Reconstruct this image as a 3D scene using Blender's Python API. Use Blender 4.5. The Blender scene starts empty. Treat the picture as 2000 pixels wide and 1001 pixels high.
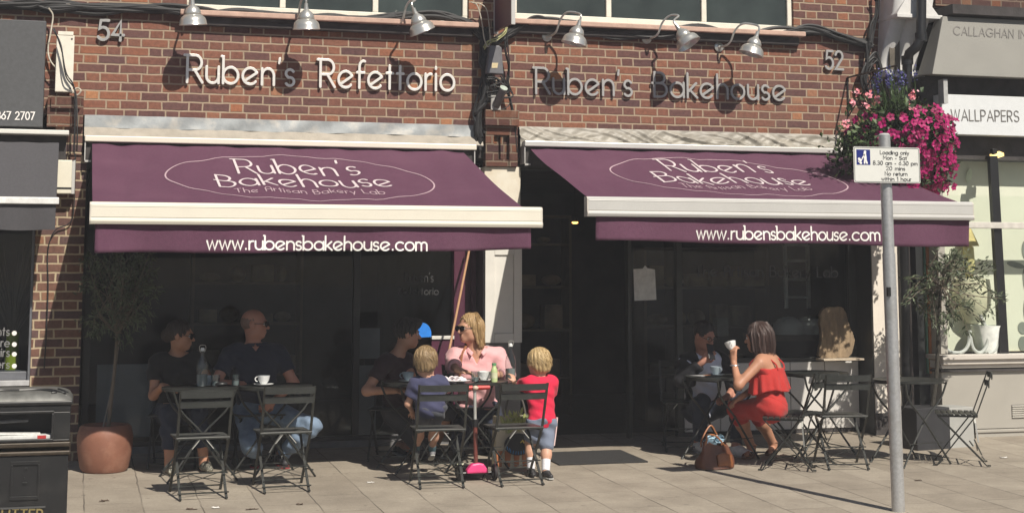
import bpy, bmesh, math, random
import numpy as np
from mathutils import Vector, Matrix, Euler
random.seed(7); rng = np.random.default_rng(7)
sc = bpy.context.scene
PI = math.pi
rad = math.radians
# ------------------------------------------------------------------ camera
F_PX, YAW, PITCH, ROLL, PPY = 2988.06, 0.2764, 0.116, 0.0007, 178.47
CAM = np.array([-3.7104, -13.0715, 1.5201])
def _axes():
    cy, sy = math.cos(YAW), math.sin(YAW)
    fwd = np.array([sy*math.cos(PITCH), cy*math.cos(PITCH), math.sin(PITCH)])
    r = np.array([cy, -sy, 0]); u = np.cross(r, fwd)
    return r*math.cos(ROLL)+u*math.sin(ROLL), -r*math.sin(ROLL)+u*math.cos(ROLL), fwd
RX, UX, FX = _axes()
cd = bpy.data.cameras.new('camera'); cam = bpy.data.objects.new('camera', cd)
sc.collection.objects.link(cam); sc.camera = cam
cam.matrix_world = Matrix(((RX[0], UX[0], -FX[0], CAM[0]), (RX[1], UX[1], -FX[1], CAM[1]), (RX[2], UX[2], -FX[2], CAM[2]), (0, 0, 0, 1)))
cd.sensor_width = 36; cd.lens = F_PX*36/2000; cd.shift_y = (PPY-500.5)/2000
cd.clip_start = .1; cd.clip_end = 600
# ------------------------------------------------------------------ light
SUN = np.array([.29, -1, 1.09]); SUN /= np.linalg.norm(SUN)
w = bpy.data.worlds.new('World'); sc.world = w; w.use_nodes = True
sky = w.node_tree.nodes.new('ShaderNodeTexSky'); sky.sky_type = 'NISHITA'; sky.sun_disc = False
sky.sun_elevation = math.asin(SUN[2]); sky.sun_rotation = math.atan2(SUN[0], SUN[1])
bg = w.node_tree.nodes['Background']; bg.inputs[1].default_value = .042
w.node_tree.links.new(sky.outputs[0], bg.inputs[0])
sl = bpy.data.lights.new('sun', 'SUN'); sl.energy = 4.2; sl.angle = rad(.5); sl.color = (1, .93, .82)
so = bpy.data.objects.new('sun', sl); sc.collection.objects.link(so)
so.rotation_euler = Vector(SUN).to_track_quat('Z', 'Y').to_euler()
sc.view_settings.view_transform = 'Standard'; sc.view_settings.look = 'None'
sc.view_settings.gamma = 1; sc.view_settings.exposure = .40
# ------------------------------------------------------------------ measuring helpers (photo pixel + real depth -> metres)
SLOPE = .029                       # pavement falls towards the kerb
def _ray(px, py): return FX*F_PX + RX*(px-1000) - UX*(py-PPY)
def at(px, py, Y=0.0):
    d = _ray(px, py); return CAM + d*((Y-CAM[1])/d[1])
def gnd(px, py):
    d = _ray(px, py); return CAM + d*((SLOPE*CAM[1]-CAM[2])/(d[2]-SLOPE*d[1]))
def onplane(px, py, A, N):
    d = _ray(px, py); return CAM + d*(np.dot(np.array(A)-CAM, N)/np.dot(d, N))
def gz(y): return SLOPE*y
# ------------------------------------------------------------------ materials
MATS = {}
def node_mat(name):
    m = bpy.data.materials.new(name); m.use_nodes = True; MATS[name] = m
    nt = m.node_tree; return m, nt, nt.nodes['Principled BSDF']
def math_n(nt, op, a, b=None, c=None):
    n = nt.nodes.new('ShaderNodeMath'); n.operation = op
    for i, v in enumerate((a, b, c)):
        if v is None: continue
        if hasattr(v, 'is_linked') or hasattr(v, 'links'): nt.links.new(v, n.inputs[i])
        else: n.inputs[i].default_value = v
    return n.outputs[0]
def ramp(nt, fac, stops):
    n = nt.nodes.new('ShaderNodeValToRGB'); e = n.color_ramp.elements
    e[0].position, e[0].color = stops[0][0], (*stops[0][1], 1)
    e[1].position, e[1].color = stops[-1][0], (*stops[-1][1], 1)
    for p, c in stops[1:-1]:
        k = e.new(p); k.color = (*c, 1)
    nt.links.new(fac, n.inputs[0]); return n.outputs[0]
def mixc(nt, fac, a, b, mode='MIX'):
    n = nt.nodes.new('ShaderNodeMix'); n.data_type = 'RGBA'; n.blend_type = mode
    for k, v in ((0, fac), (6, a), (7, b)):
        if hasattr(v, 'links'): nt.links.new(v, n.inputs[k])
        elif k == 0: n.inputs[0].default_value = v
        else: n.inputs[k].default_value = (*v, 1)
    return n.outputs[2]
def noise(nt, scale, detail=4, coord=None, rough=.55, stretch=None):
    tc = nt.nodes.new('ShaderNodeTexCoord'); v = tc.outputs['Object'] if coord is None else coord
    if stretch:
        mp = nt.nodes.new('ShaderNodeMapping'); mp.inputs['Scale'].default_value = stretch
        nt.links.new(v, mp.inputs[0]); v = mp.outputs[0]
    n = nt.nodes.new('ShaderNodeTexNoise'); n.inputs['Scale'].default_value = scale
    n.inputs['Detail'].default_value = detail; n.inputs['Roughness'].default_value = rough
    nt.links.new(v, n.inputs['Vector']); return n.outputs[0]
def bump(nt, b, h, strength=.3, dist=.01):
    n = nt.nodes.new('ShaderNodeBump'); n.inputs['Strength'].default_value = strength
    n.inputs['Distance'].default_value = dist
    nt.links.new(h, n.inputs['Height']); nt.links.new(n.outputs[0], b.inputs['Normal'])
def M(name, col, rough=.6, metal=0, var=.15, scale=18, bmp=0, bscale=None, stretch=None, spec=.5, dirt=None, dscale=3, bdist=.01, sheen=0):
    if name in MATS: return MATS[name]
    m, nt, b = node_mat(name)
    n = noise(nt, scale, 5, stretch=stretch)
    c = ramp(nt, n, [(.3, tuple(x*(1-var) for x in col)), (.7, tuple(min(1, x*(1+var)) for x in col))])
    if dirt:
        d = noise(nt, dscale, 8, rough=.65)
        dm = nt.nodes.new('ShaderNodeMapRange'); dm.inputs[1].default_value = .5; dm.inputs[2].default_value = .75
        nt.links.new(d, dm.inputs[0]); c = mixc(nt, dm.outputs[0], c, dirt)
    nt.links.new(c, b.inputs['Base Color'])
    b.inputs['Roughness'].default_value = rough; b.inputs['Metallic'].default_value = metal
    b.inputs['Specular IOR Level'].default_value = spec
    if sheen: b.inputs['Sheen Weight'].default_value = sheen
    if bmp: bump(nt, b, noise(nt, bscale or scale*2, 4, stretch=stretch), bmp, bdist)
    return m
def brick_mat(name, stops, mortar, stain=.35, course=.075, tone=1.0):
    m, nt, b = node_mat(name)
    tc = nt.nodes.new('ShaderNodeTexCoord'); sp = nt.nodes.new('ShaderNodeSeparateXYZ')
    dn = nt.nodes.new('ShaderNodeTexNoise'); dn.inputs['Scale'].default_value = 9; dn.inputs['Detail'].default_value = 3
    nt.links.new(tc.outputs['Object'], dn.inputs['Vector'])
    va = nt.nodes.new('ShaderNodeVectorMath'); va.operation = 'MULTIPLY_ADD'
    nt.links.new(dn.outputs['Color'], va.inputs[0]); va.inputs[1].default_value = (.014, .014, .012)
    nt.links.new(tc.outputs['Object'], va.inputs[2]); nt.links.new(va.outputs[0], sp.inputs[0])
    u = math_n(nt, 'ADD', sp.outputs[0], sp.outputs[1]); z = sp.outputs[2]
    zr = math_n(nt, 'DIVIDE', z, course); row = math_n(nt, 'FLOOR', zr); fz = math_n(nt, 'MULTIPLY', math_n(nt, 'SUBTRACT', zr, row), course)
    par = math_n(nt, 'MODULO', math_n(nt, 'ABSOLUTE', row), 2.0)
    wn0 = nt.nodes.new('ShaderNodeTexWhiteNoise'); wn0.noise_dimensions = '1D'; nt.links.new(row, wn0.inputs['W'])
    per = .3375
    uu = math_n(nt, 'DIVIDE', math_n(nt, 'ADD', u, math_n(nt, 'MULTIPLY', wn0.outputs[0], .03)), per)
    uu = math_n(nt, 'ADD', uu, math_n(nt, 'MULTIPLY', par, .5))
    cell = math_n(nt, 'FLOOR', uu); fu = math_n(nt, 'MULTIPLY', math_n(nt, 'SUBTRACT', uu, cell), per)
    head = math_n(nt, 'GREATER_THAN', fu, .225)
    lu = math_n(nt, 'SUBTRACT', fu, math_n(nt, 'MULTIPLY', head, .225))          # position in brick
    bw = math_n(nt, 'SUBTRACT', .225, math_n(nt, 'MULTIPLY', head, .1125))
    eu = math_n(nt, 'MINIMUM', lu, math_n(nt, 'SUBTRACT', bw, lu)); ez = math_n(nt, 'MINIMUM', fz, math_n(nt, 'SUBTRACT', course, fz))
    e = math_n(nt, 'MINIMUM', eu, ez)
    mr = nt.nodes.new('ShaderNodeMapRange'); mr.inputs[1].default_value = .0052; mr.inputs[2].default_value = .0088; nt.links.new(e, mr.inputs[0])
    cb = nt.nodes.new('ShaderNodeCombineXYZ'); nt.links.new(cell, cb.inputs[0]); nt.links.new(row, cb.inputs[1]); nt.links.new(head, cb.inputs[2])
    wn = nt.nodes.new('ShaderNodeTexWhiteNoise'); nt.links.new(cb.outputs[0], wn.inputs['Vector'])
    rnd = math_n(nt, 'ADD', math_n(nt, 'MULTIPLY', wn.outputs[0], .78), math_n(nt, 'MULTIPLY', head, .2))
    bc = ramp(nt, rnd, stops)
    n1 = noise(nt, 30, 6, rough=.7); g = ramp(nt, n1, [(.25, (.6, .6, .62)), (.75, (1.25, 1.2, 1.15))])
    bc = mixc(nt, 1, bc, g, 'MULTIPLY')
    wn2 = nt.nodes.new('ShaderNodeTexWhiteNoise'); wn2.noise_dimensions = '4D'; nt.links.new(cb.outputs[0], wn2.inputs['Vector']); wn2.inputs['W'].default_value = 3.7
    bc = mixc(nt, 1, bc, ramp(nt, wn2.outputs[0], [(0, (.82, .80, .84)), (.55, (1.02, 1, 1)), (.86, (1.12, 1.05, .95)), (1, (1.5, 1.35, 1.05))]), 'MULTIPLY')
    mc = mixc(nt, noise(nt, 12, 5), tuple(x*.72 for x in mortar), tuple(min(1, x*1.15) for x in mortar))
    c = mixc(nt, mr.outputs[0], mc, bc)
    st = noise(nt, 1.3, 6, rough=.7, stretch=(1, 1, .45)); sm = nt.nodes.new('ShaderNodeMapRange'); sm.inputs[1].default_value = .5; sm.inputs[2].default_value = .8
    sm.inputs[4].default_value = stain; nt.links.new(st, sm.inputs[0])
    c = mixc(nt, sm.outputs[0], c, (.16, .125, .095))
    ef = nt.nodes.new('ShaderNodeMapRange'); ef.inputs[1].default_value = .62; ef.inputs[2].default_value = .80; ef.inputs[4].default_value = .45; nt.links.new(noise(nt, 1.0, 5, rough=.7, stretch=(9, 9, .7)), ef.inputs[0])
    c = mixc(nt, ef.outputs[0], c, (.36, .30, .23))
    nt.links.new(c, b.inputs['Base Color']); b.inputs['Roughness'].default_value = .88; b.inputs['Specular IOR Level'].default_value = .2
    hgt = math_n(nt, 'ADD', mr.outputs[0], math_n(nt, 'MULTIPLY', n1, .5)); bump(nt, b, hgt, .7, .006)
    return m
STOPS = [(0, (.128, .072, .070)), (.3, (.155, .080, .070)), (.5, (.195, .092, .070)), (.72, (.235, .108, .074)), (.88, (.28, .135, .086)), (1, (.31, .185, .12))]
BRICK = brick_mat('old_red_brick', STOPS, (.375, .288, .208), .42)
BRICKD = brick_mat('sooty_brick', [(p, tuple(x*.62 for x in c)) for p, c in STOPS], (.2, .15, .11), .4)
BRICKP = brick_mat('pier_brick', [(p, (c[0]*.8, c[1]*.95, c[2]*1.02)) for p, c in STOPS], (.46, .37, .25), .3)
def glass_mat(name, tint=(.85, .9, .9), refl=.05):
    m = bpy.data.materials.new(name); m.use_nodes = True; nt = m.node_tree; MATS[name] = m
    nt.nodes.remove(nt.nodes['Principled BSDF']); out = nt.nodes['Material Output']
    t = nt.nodes.new('ShaderNodeBsdfTransparent'); t.inputs[0].default_value = (*tint, 1)
    g = nt.nodes.new('ShaderNodeBsdfGlossy'); g.inputs['Roughness'].default_value = .03
    lw = nt.nodes.new('ShaderNodeLayerWeight'); lw.inputs[0].default_value = .12
    f = math_n(nt, 'MULTIPLY_ADD', lw.outputs['Fresnel'], .5, refl*.3)
    mx = nt.nodes.new('ShaderNodeMixShader'); nt.links.new(f, mx.inputs[0]); nt.links.new(t.outputs[0], mx.inputs[1]); nt.links.new(g.outputs[0], mx.inputs[2])
    nt.links.new(mx.outputs[0], out.inputs[0]); return m
GLASS = glass_mat('shop_glass', (.80, .83, .84), .05)
CLEAR = glass_mat('clear_glass', (.86, .9, .9), .25)
def emit_mat(name, col, s):
    m, nt, b = node_mat(name); b.inputs['Base Color'].default_value = (*col, 1)
    b.inputs['Emission Color'].default_value = (*col, 1); b.inputs['Emission Strength'].default_value = s; return m
# ------------------------------------------------------------------ objects
COL = sc.collection
def link(o): COL.objects.link(o); return o
def thing(name, label, cat, loc=(0, 0, 0), rz=0, group=None):
    o = link(bpy.data.objects.new(name, None)); o.location = loc; o.rotation_euler = (0, 0, rz); o.empty_display_size = .1
    return tag(o, label, cat, group)
def tag(o, label, cat, group=None, kind=None):
    if label: o['label'] = label
    if cat: o['category'] = cat
    if group: o['group'] = group
    if kind: o['kind'] = kind
    return o
def copy_tree(o, loc=None, rz=None, label=None, parent=None):
    c = link(o.copy())
    if parent is not None: c.parent = parent
    if loc is not None: c.location = loc
    if rz is not None: c.rotation_euler = (0, 0, rz)
    if label: c['label'] = label
    for ch in [x for x in COL.objects if x.parent == o]: copy_tree(ch, parent=c)
    return c
class MB:
    def __init__(s): s.v = []; s.f = []; s.mi = []; s.cur = 0
    def add(s, vs, fs):
        b = len(s.v); s.v.extend([tuple(map(float, p)) for p in vs]); s.f.extend([tuple(i+b for i in f) for f in fs]); s.mi.extend([s.cur]*len(fs)); return s
    def box(s, c, d, R=None):
        h = np.array(d)/2; pts = np.array([[x, y, z] for x in (-1, 1) for y in (-1, 1) for z in (-1, 1)])*h
        if R is not None: pts = pts@np.array(R).T
        return s.add(pts+np.array(c), [(0, 1, 3, 2), (4, 6, 7, 5), (0, 4, 5, 1), (2, 3, 7, 6), (0, 2, 6, 4), (1, 5, 7, 3)])
    def bx(s, x0, x1, y0, y1, z0, z1): return s.box(((x0+x1)/2, (y0+y1)/2, (z0+z1)/2), (abs(x1-x0), abs(y1-y0), abs(z1-z0)))
    def bar(s, a, b, wd, th, up=(0, 0, 1)):
        a, b = np.array(a, float), np.array(b, float); d = b-a; L = np.linalg.norm(d); d /= L
        x = np.cross(d, up)
        if np.linalg.norm(x) < 1e-4: x = np.cross(d, (1, 0, 0))
        x /= np.linalg.norm(x); y = np.cross(x, d)
        return s.box((a+b)/2, (wd, L, th), np.array([x, d, y]).T)
    def tube(s, pts, r, n=8, cap=True):
        pts = np.array(pts, float); m = len(pts); r = np.broadcast_to(np.array(r, float), (m,))
        tg = np.gradient(pts, axis=0); tg /= np.linalg.norm(tg, axis=1)[:, None]+1e-12
        up = np.array([0, 0, 1.]) if abs(tg[0][2]) < .9 else np.array([1., 0, 0])
        x = np.cross(tg[0], up); x /= np.linalg.norm(x); vs = []
        for i in range(m):
            x = x-tg[i]*np.dot(x, tg[i]); x /= np.linalg.norm(x)+1e-12; y = np.cross(tg[i], x)
            for k in range(n):
                a = 2*PI*k/n; vs.append(pts[i]+r[i]*(x*math.cos(a)+y*math.sin(a)))
        fs = [(i*n+k, i*n+(k+1) % n, (i+1)*n+(k+1) % n, (i+1)*n+k) for i in range(m-1) for k in range(n)]
        if cap: fs += [tuple(range(n))[::-1], tuple(range((m-1)*n, m*n))]
        return s.add(vs, fs)
    def lathe(s, prof, n=24, o=(0, 0, 0), R=None):
        vs = []; m = len(prof)
        for r, z in prof:
            for k in range(n):
                a = 2*PI*k/n; vs.append((max(r, 1e-4)*math.cos(a), max(r, 1e-4)*math.sin(a), z))
        vs = np.array(vs)
        if R is not None: vs = vs@np.array(R).T
        return s.add(vs+np.array(o), [(i*n+k, i*n+(k+1) % n, (i+1)*n+(k+1) % n, (i+1)*n+k) for i in range(m-1) for k in range(n)])
    def grid(s, fn, nu, nv):
        vs = [fn(i/nu, j/nv) for j in range(nv+1) for i in range(nu+1)]
        return s.add(vs, [(j*(nu+1)+i, j*(nu+1)+i+1, (j+1)*(nu+1)+i+1, (j+1)*(nu+1)+i) for j in range(nv) for i in range(nu)])
    def ell(s, c, r, R=None, n=14):
        prof = [(math.sin(t), -math.cos(t)) for t in np.linspace(0, PI, n//2+2)]
        vs = []; 
        for q, z in prof:
            for k in range(n): vs.append((max(q, 1e-3)*math.cos(2*PI*k/n)*r[0], max(q, 1e-3)*math.sin(2*PI*k/n)*r[1], z*r[2]))
        vs = np.array(vs)
        if R is not None: vs = vs@np.array(R).T
        m = len(prof); return s.add(vs+np.array(c), [(i*n+k, i*n+(k+1) % n, (i+1)*n+(k+1) % n, (i+1)*n+k) for i in range(m-1) for k in range(n)])
    def prism(s, poly, O, U, V, N, t):
        O, U, V, N = map(lambda q: np.array(q, float), (O, U, V, N)); k = len(poly)
        vs = [O+U*a+V*b for a, b in poly]+[O+U*a+V*b+N*t for a, b in poly]
        return s.add(vs, [tuple(range(k))[::-1], tuple(range(k, 2*k))]+[(i, (i+1) % k, (i+1) % k+k, i+k) for i in range(k)])
    def build(s, name, mat, parent=None, smooth=False, bevel=0, ang=35, origin=None):
        me = bpy.data.meshes.new(name); v = s.v
        if origin is not None: v = [tuple(np.array(p)-origin) for p in v]
        me.from_pydata(v, [], s.f)
        mats = mat if isinstance(mat, (list, tuple)) else [mat]
        for q in mats: me.materials.append(q)
        if len(mats) > 1: me.polygons.foreach_set('material_index', s.mi)
        bm = bmesh.new(); bm.from_mesh(me); bmesh.ops.recalc_face_normals(bm, faces=bm.faces); bm.to_mesh(me); bm.free()
        if smooth:
            me.polygons.foreach_set('use_smooth', [True]*len(me.polygons)); me.set_sharp_from_angle(angle=rad(ang))
        o = link(bpy.data.objects.new(name, me))
        if parent is not None: o.parent = parent
        if origin is not None: o.location = origin
        if bevel:
            b = o.modifiers.new('bevel', 'BEVEL'); b.width = bevel; b.segments = 2; b.limit_method = 'ANGLE'; b.angle_limit = rad(40)
        return o
def catmull(P, n=8):
    P = np.array(P, float); Q = np.vstack([2*P[0]-P[1], P, 2*P[-1]-P[-2]]); out = []
    for i in range(1, len(Q)-2):
        for t in np.linspace(0, 1, n, endpoint=False):
            a, b, c, d = Q[i-1], Q[i], Q[i+1], Q[i+2]
            out.append(.5*(2*b+(c-a)*t+(2*a-5*b+4*c-d)*t*t+(3*b-a-3*c+d)*t**3))
    out.append(Q[-2]); return np.array(out)
def rotm(x=0, y=0, z=0): return np.array(Euler((x, y, z)).to_matrix())
# ------------------------------------------------------------------ monoline lettering
def arc(cx, cy, rx, ry, a0, a1, n=14): return [(cx+rx*math.cos(rad(a)), cy+ry*math.sin(rad(a))) for a in np.linspace(a0, a1, n)]
XH = .6
def glyph(ch):
    r = XH/2; o = arc(r, r, r, r, 0, 360, 26)
    G = {
     ' ': ([], .32), '.': ([[(.06, .03), (.06, .06)]], .14), "'": ([[(.05, 1.0), (.03, .82)]], .12), '-': ([[(.05, .32), (.3, .32)]], .36), ',': ([[(.06, .04), (.0, -.12)]], .14),
     'a': ([o, [(2*r, XH), (2*r, 0)]], 2*r), 'b': ([[(-.07, 1), (.0, .98), (0, 0)] if RUB else [(0, 1), (0, 0)], o], 2*r), 'c': ([arc(r, r, r, r, 48, 312)], 1.75*r),
     'd': ([o, [(2*r, 1), (2*r, 0)]], 2*r), 'e': ([arc(r, r, r, r, 28, 318, 20), [(.1, .13), (2*r-.03, .43)]] if RUB else [arc(r, r, r, r, 0, 318, 20), [(0, r), (2*r, r)]], 2*r),
     'f': ([arc(.27, .8, .17, .2, 70, 180, 8)+[(.1, 0)], [(0, XH-.03), (.3, XH-.03)]], .3), 'g': ([o, [(2*r, XH), (2*r, -.1)]+arc(r, -.1, r, .22, 0, -150, 10)], 2*r),
     'h': ([[(0, 1), (0, 0)], [(0, .2)]+arc(.24, .34, .24, .26, 180, 0, 12)+[(.48, 0)]], .48), 'i': ([[(0, XH), (0, 0)], [(0, .8), (0, .86)]], .02),
     'k': ([[(0, 1), (0, 0)], [(.4, XH), (.04, .25)], [(.12, .3), (.44, 0)]], .42), 'l': ([[(0, 1), (0, 0)]], .02),
     'm': ([[(0, XH), (0, 0)], arc(.19, .4, .19, .2, 180, 0, 10)+[(.38, 0)], arc(.57, .4, .19, .2, 180, 0, 10)+[(.76, 0)]], .76),
     'n': ([[(0, XH), (0, 0)], [(0, .2)]+arc(.24, .34, .24, .26, 180, 0, 12)+[(.48, 0)]], .48), 'o': ([o], 2*r),
     'p': ([[(0, XH), (0, -.35)], o], 2*r), 'r': ([[(0, XH), (0, 0)], [(0, .28)]+arc(.22, .36, .22, .24, 180, 80, 8)], .27),
     's': ([arc(.17, .445, .16, .155, 30, 200, 10)+arc(.17, .15, .17, .155, 110, -150, 12)], .35), 't': ([[(.13, .86), (.13, 0)], [(0, XH-.02), (.27, XH-.02)]], .27),
     'u': ([[(0, XH), (0, .26)]+arc(.24, .26, .24, .26, 180, 360, 12)+[(.48, XH)], [(.48, .3), (.48, 0)]], .48),
     'w': ([[(0, XH), (.17, 0), (.34, XH), (.51, 0), (.68, XH)]], .68), 'x': ([[(0, XH), (.42, 0)], [(.42, XH), (0, 0)]], .42), 'y': ([[(0, XH), (.24, 0)], [(.48, XH), (.15, -.35)]], .48),
     'R': ([[(-.12, 1), (.32, 1)]+arc(.3, .73, .26, .27, 80, -90, 12)+[(.0, .46)], [(0, 1), (0, 0)], [(.3, .44), (.6, 0)]] if RUB else [[(0, 0), (0, 1), (.25, 1)]+arc(.28, .74, .26, .26, 90, -90, 12)+[(0, .48)], [(.25, .48), (.55, 0)]], .58),
     'B': ([[(0, 0), (0, 1), (.2, 1)]+arc(.25, .78, .22, .22, 90, -90, 10)+[(-.1 if RUB else 0, .56)], [(.2, .56)]+arc(.28, .28, .28, .28, 90, -90, 12)+[(0, 0)]], .56),
     'T': ([[(0, 1), (.6, 1)], [(.3, 1), (.3, 0)]], .6), 'A': ([[(0, 0), (.36, 1), (.72, 0)], [(.13, .34), (.59, .34)]] if not RUB else [[(0, 0), (0, .7)]+arc(.27, .7, .27, .3, 180, 0, 12)+[(.54, 0)], [(0, .45), (.54, .45)]], .7 if not RUB else .54),
     'L': ([[(0, 1), (0, 0), (.45, 0)]], .45), 'M': ([[(0, 0), (0, 1), (.38, .35), (.76, 1), (.76, 0)]], .76), 'S': ([arc(.28, .74, .26, .25, 30, 200, 12)+arc(.28, .25, .28, .25, 110, -150, 14)], .56),
     'N': ([[(0, 0), (0, 1), (.62, 0), (.62, 1)]], .62), 'C': ([arc(.48, .5, .48, .5, 45, 315, 20)], .85), 'G': ([arc(.48, .5, .48, .5, 45, 350, 20)+[(.55, .45)]], .95), 'H': ([[(0, 0), (0, 1)], [(.65, 0), (.65, 1)], [(0, .52), (.65, .52)]], .65),
     'I': ([[(0, 0), (0, 1)]], .02), 'W': ([[(0, 1), (.25, 0), (.5, 1), (.75, 0), (1, 1)]], 1.0), 'P': ([[(0, 0), (0, 1), (.25, 1)]+arc(.28, .73, .26, .27, 90, -90, 12)+[(0, .46)]], .54), 'E': ([[(.5, 1), (0, 1), (0, 0), (.5, 0)], [(0, .52), (.45, .52)]], .5),
     '0': ([arc(.27, .5, .27, .5, 0, 360, 22)], .54), '1': ([[(0, .84), (.16, 1), (.16, 0)]], .2), '2': ([arc(.25, .73, .25, .27, 165, -30, 12)+[(0, 0), (.54, 0)]], .54), '3': ([arc(.25, .76, .22, .24, 150, -90, 12), arc(.25, .26, .27, .26, 90, -150, 12)], .52),
     '4': ([[(.4, 0), (.4, 1), (0, .28), (.56, .28)]], .56), '5': ([[(.5, 1), (.12, 1), (.06, .56)]+arc(.24, .32, .28, .32, 110, -145, 16)], .52), '6': ([arc(.27, .3, .27, .3, 0, 360, 20), [(.44, 1), (.06, .44)]], .54), '7': ([[(0, 1), (.52, 1), (.14, 0)]], .52),
     '8': ([arc(.27, .76, .22, .24, 0, 360, 18), arc(.27, .26, .27, .26, 0, 360, 20)], .54),
     '&': ([[(.6, .0), (.12, .68)]+arc(.27, .8, .16, .2, 200, -20, 12)+[(.1, .36)]+arc(.24, .22, .22, .22, 150, 330, 12)+[(.6, .45)]], .62)}
    return G[ch]
RUB = True
def strokes(text, gap=.16):
    out = []; x = 0
    for ch in text:
        st, wd = glyph(ch)
        out.append([[(x+a, b) for a, b in s] for s in st]); x += wd+gap
    return out, x-gap
def ribbon(mb, pts, hw, O, U, V, N, t, z0):
    """flat stroke with round ends in the plane O,U,V (unit vectors), thickness t along N starting at z0"""
    P = np.array(pts, float); keep = [0]
    for i in range(1, len(P)):
        if np.linalg.norm(P[i]-P[keep[-1]]) > 1e-5: keep.append(i)
    P = P[keep]; closed = len(P) > 3 and np.linalg.norm(P[0]-P[-1]) < 1e-4*max(1, np.ptp(P))+1e-4
    if closed: P = P[:-1]
    m = len(P); L = []; Rr = []
    for i in range(m):
        a = P[(i-1) % m] if (closed or i > 0) else None; b = P[(i+1) % m] if (closed or i < m-1) else None
        d1 = (P[i]-a)/np.linalg.norm(P[i]-a) if a is not None else None; d2 = (b-P[i])/np.linalg.norm(b-P[i]) if b is not None else None
        if d1 is None: d1 = d2
        if d2 is None: d2 = d1
        n1 = np.array([-d1[1], d1[0]]); n2 = np.array([-d2[1], d2[0]]); nn = n1+n2; q = np.linalg.norm(nn); nn = nn/q if q > .3 else n1
        k = min(1/max(.35, abs(np.dot(nn, n1))), 1.8); L.append(P[i]+nn*hw*k); Rr.append(P[i]-nn*hw*k)
    vs = []; fs = []
    def put(p, h): vs.append(np.array(O)+np.array(U)*p[0]+np.array(V)*p[1]+np.array(N)*h); return len(vs)-1
    if closed:
        idx = [[put(L[i], z0+t), put(Rr[i], z0+t), put(L[i], z0), put(Rr[i], z0)] for i in range(m)]
        for i in range(m):
            a, b = idx[i], idx[(i+1) % m]
            fs += [(a[0], b[0], b[1], a[1]), (a[0], a[2], b[2], b[0]), (a[1], b[1], b[3], a[3])]
    else:
        def cap(p, d):
            a0 = math.atan2(d[1], d[0]); return [p+hw*np.array([math.cos(a0+a), math.sin(a0+a)]) for a in np.linspace(-PI/2, PI/2, 7)[1:-1]]
        dE = (P[-1]-P[-2]); dS = (P[0]-P[1]); ring = list(Rr)+cap(P[-1], dE)+list(L[::-1])+cap(P[0], dS)
        k = len(ring); tp = [put(p, z0+t) for p in ring]; bt = [put(p, z0) for p in ring]
        # top as quads + end fans
        for i in range(m-1): fs.append((tp[i], tp[i+1], tp[m+5+m-2-i], tp[m+5+m-1-i]))
        fs.append(tuple(tp[m-1:m+6])); fs.append(tuple(tp[m+5+m-1:])+(tp[0],))
        fs += [(tp[i], bt[i], bt[(i+1) % k], tp[(i+1) % k]) for i in range(k)]
    mb.add(vs, fs)
def lettering(text, A, B, V, N, cap, stroke, t=.003, z0=.003, gap=.16, shear=0.0, squash=None):
    """returns one MB per glyph; text runs from A to B (left/right end of baseline), cap height in metres"""
    A, B = np.array(A, float), np.array(B, float); U = B-A; L = np.linalg.norm(U); U /= L
    V = np.array(V, float); V = V-U*np.dot(V, U); V /= np.linalg.norm(V); N = np.cross(U, V) if N is None else np.array(N, float)
    gl, wd = strokes(text, gap); sx = L/wd; out = []; q = 0
    for g in gl:
        if not g: continue
        mb = MB()
        for s in g:
            ribbon(mb, [((a+shear*b)*sx, b*cap) for a, b in s], stroke/2, A, U, V, N, t, z0+q*.0007); q = (q+1) % 3
        out.append(mb)
    return out
def merge(mbs):
    o = MB()
    for m in mbs: o.add(m.v, m.f)
    return o
# ------------------------------------------------------------------ palette
LEAD = M('lead_flashing', (.30, .32, .33), .6, .2, .2, 8, .3, dirt=(.5, .45, .38), dscale=4)
CEMENT = M('cement_fillet', (.36, .325, .275), .9, 0, .15, 9, .3)
CREAMSTONE = M('cream_painted_stone', (.72, .67, .56), .7, 0, .05, 6, .1, dirt=(.55, .45, .3), dscale=2)
WHITEP = M('white_paint', (.69, .67, .62), .45, 0, .05, 8, .05)
WINFRAME = M('window_white_paint', (.74, .70, .6), .5, 0, .08, 14, .1)
SILL = M('terracotta_sill', (.50, .34, .27), .8, 0, .15, 12, .3)
SOOT_SHADE = M('soot_and_shade_black', (.05, .045, .045), .95, 0, .3, 9, .4)  # one near-black for dark plinths and for painted shade under sills and soffits
BLACKP = M('black_paint', (.012, .012, .013), .35, 0, .2, 20, .05)
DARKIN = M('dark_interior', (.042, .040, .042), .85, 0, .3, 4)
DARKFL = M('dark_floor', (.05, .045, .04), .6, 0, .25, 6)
PURPLEW = M('aubergine_paint', (.085, .022, .045), .4, 0, .1, 8)
GREYPAN = M('grey_panel_paint', (.30, .30, .31), .5, 0, .06, 6)
GREYSIGN = M('slate_grey_sign', (.075, .077, .081), .6, 0, .12, 40, .05)
GREYAWN = M('charcoal_canvas', (.062, .060, .066), .85, 0, .12, 60, .2)
CREAMAL = M('cream_aluminium', (.72, .675, .575), .35, 0, .03, 4)
GREYAL = M('silver_aluminium', (.55, .54, .515), .35, .15, .04, 4)
CANVAS = M('aubergine_canvas', (.112, .047, .080), .9, 0, .1, 45, .25, 120, spec=.2, dirt=(.135, .060, .096), dscale=1.3)
CREST = M('faded_crest_print', (.66, .57, .58), .7, 0, .06)
PRINT = M('white_print', (.82, .79, .76), .7, 0, .03)
PRINTP = M('pinkish_print', (.50, .36, .40), .7, 0, .05)
STEEL = M('steel_letters_in_glint', (.80, .77, .72), .42, .55, .05, 60)  # letter metal coloured pale to hold the sun's glint
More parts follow.
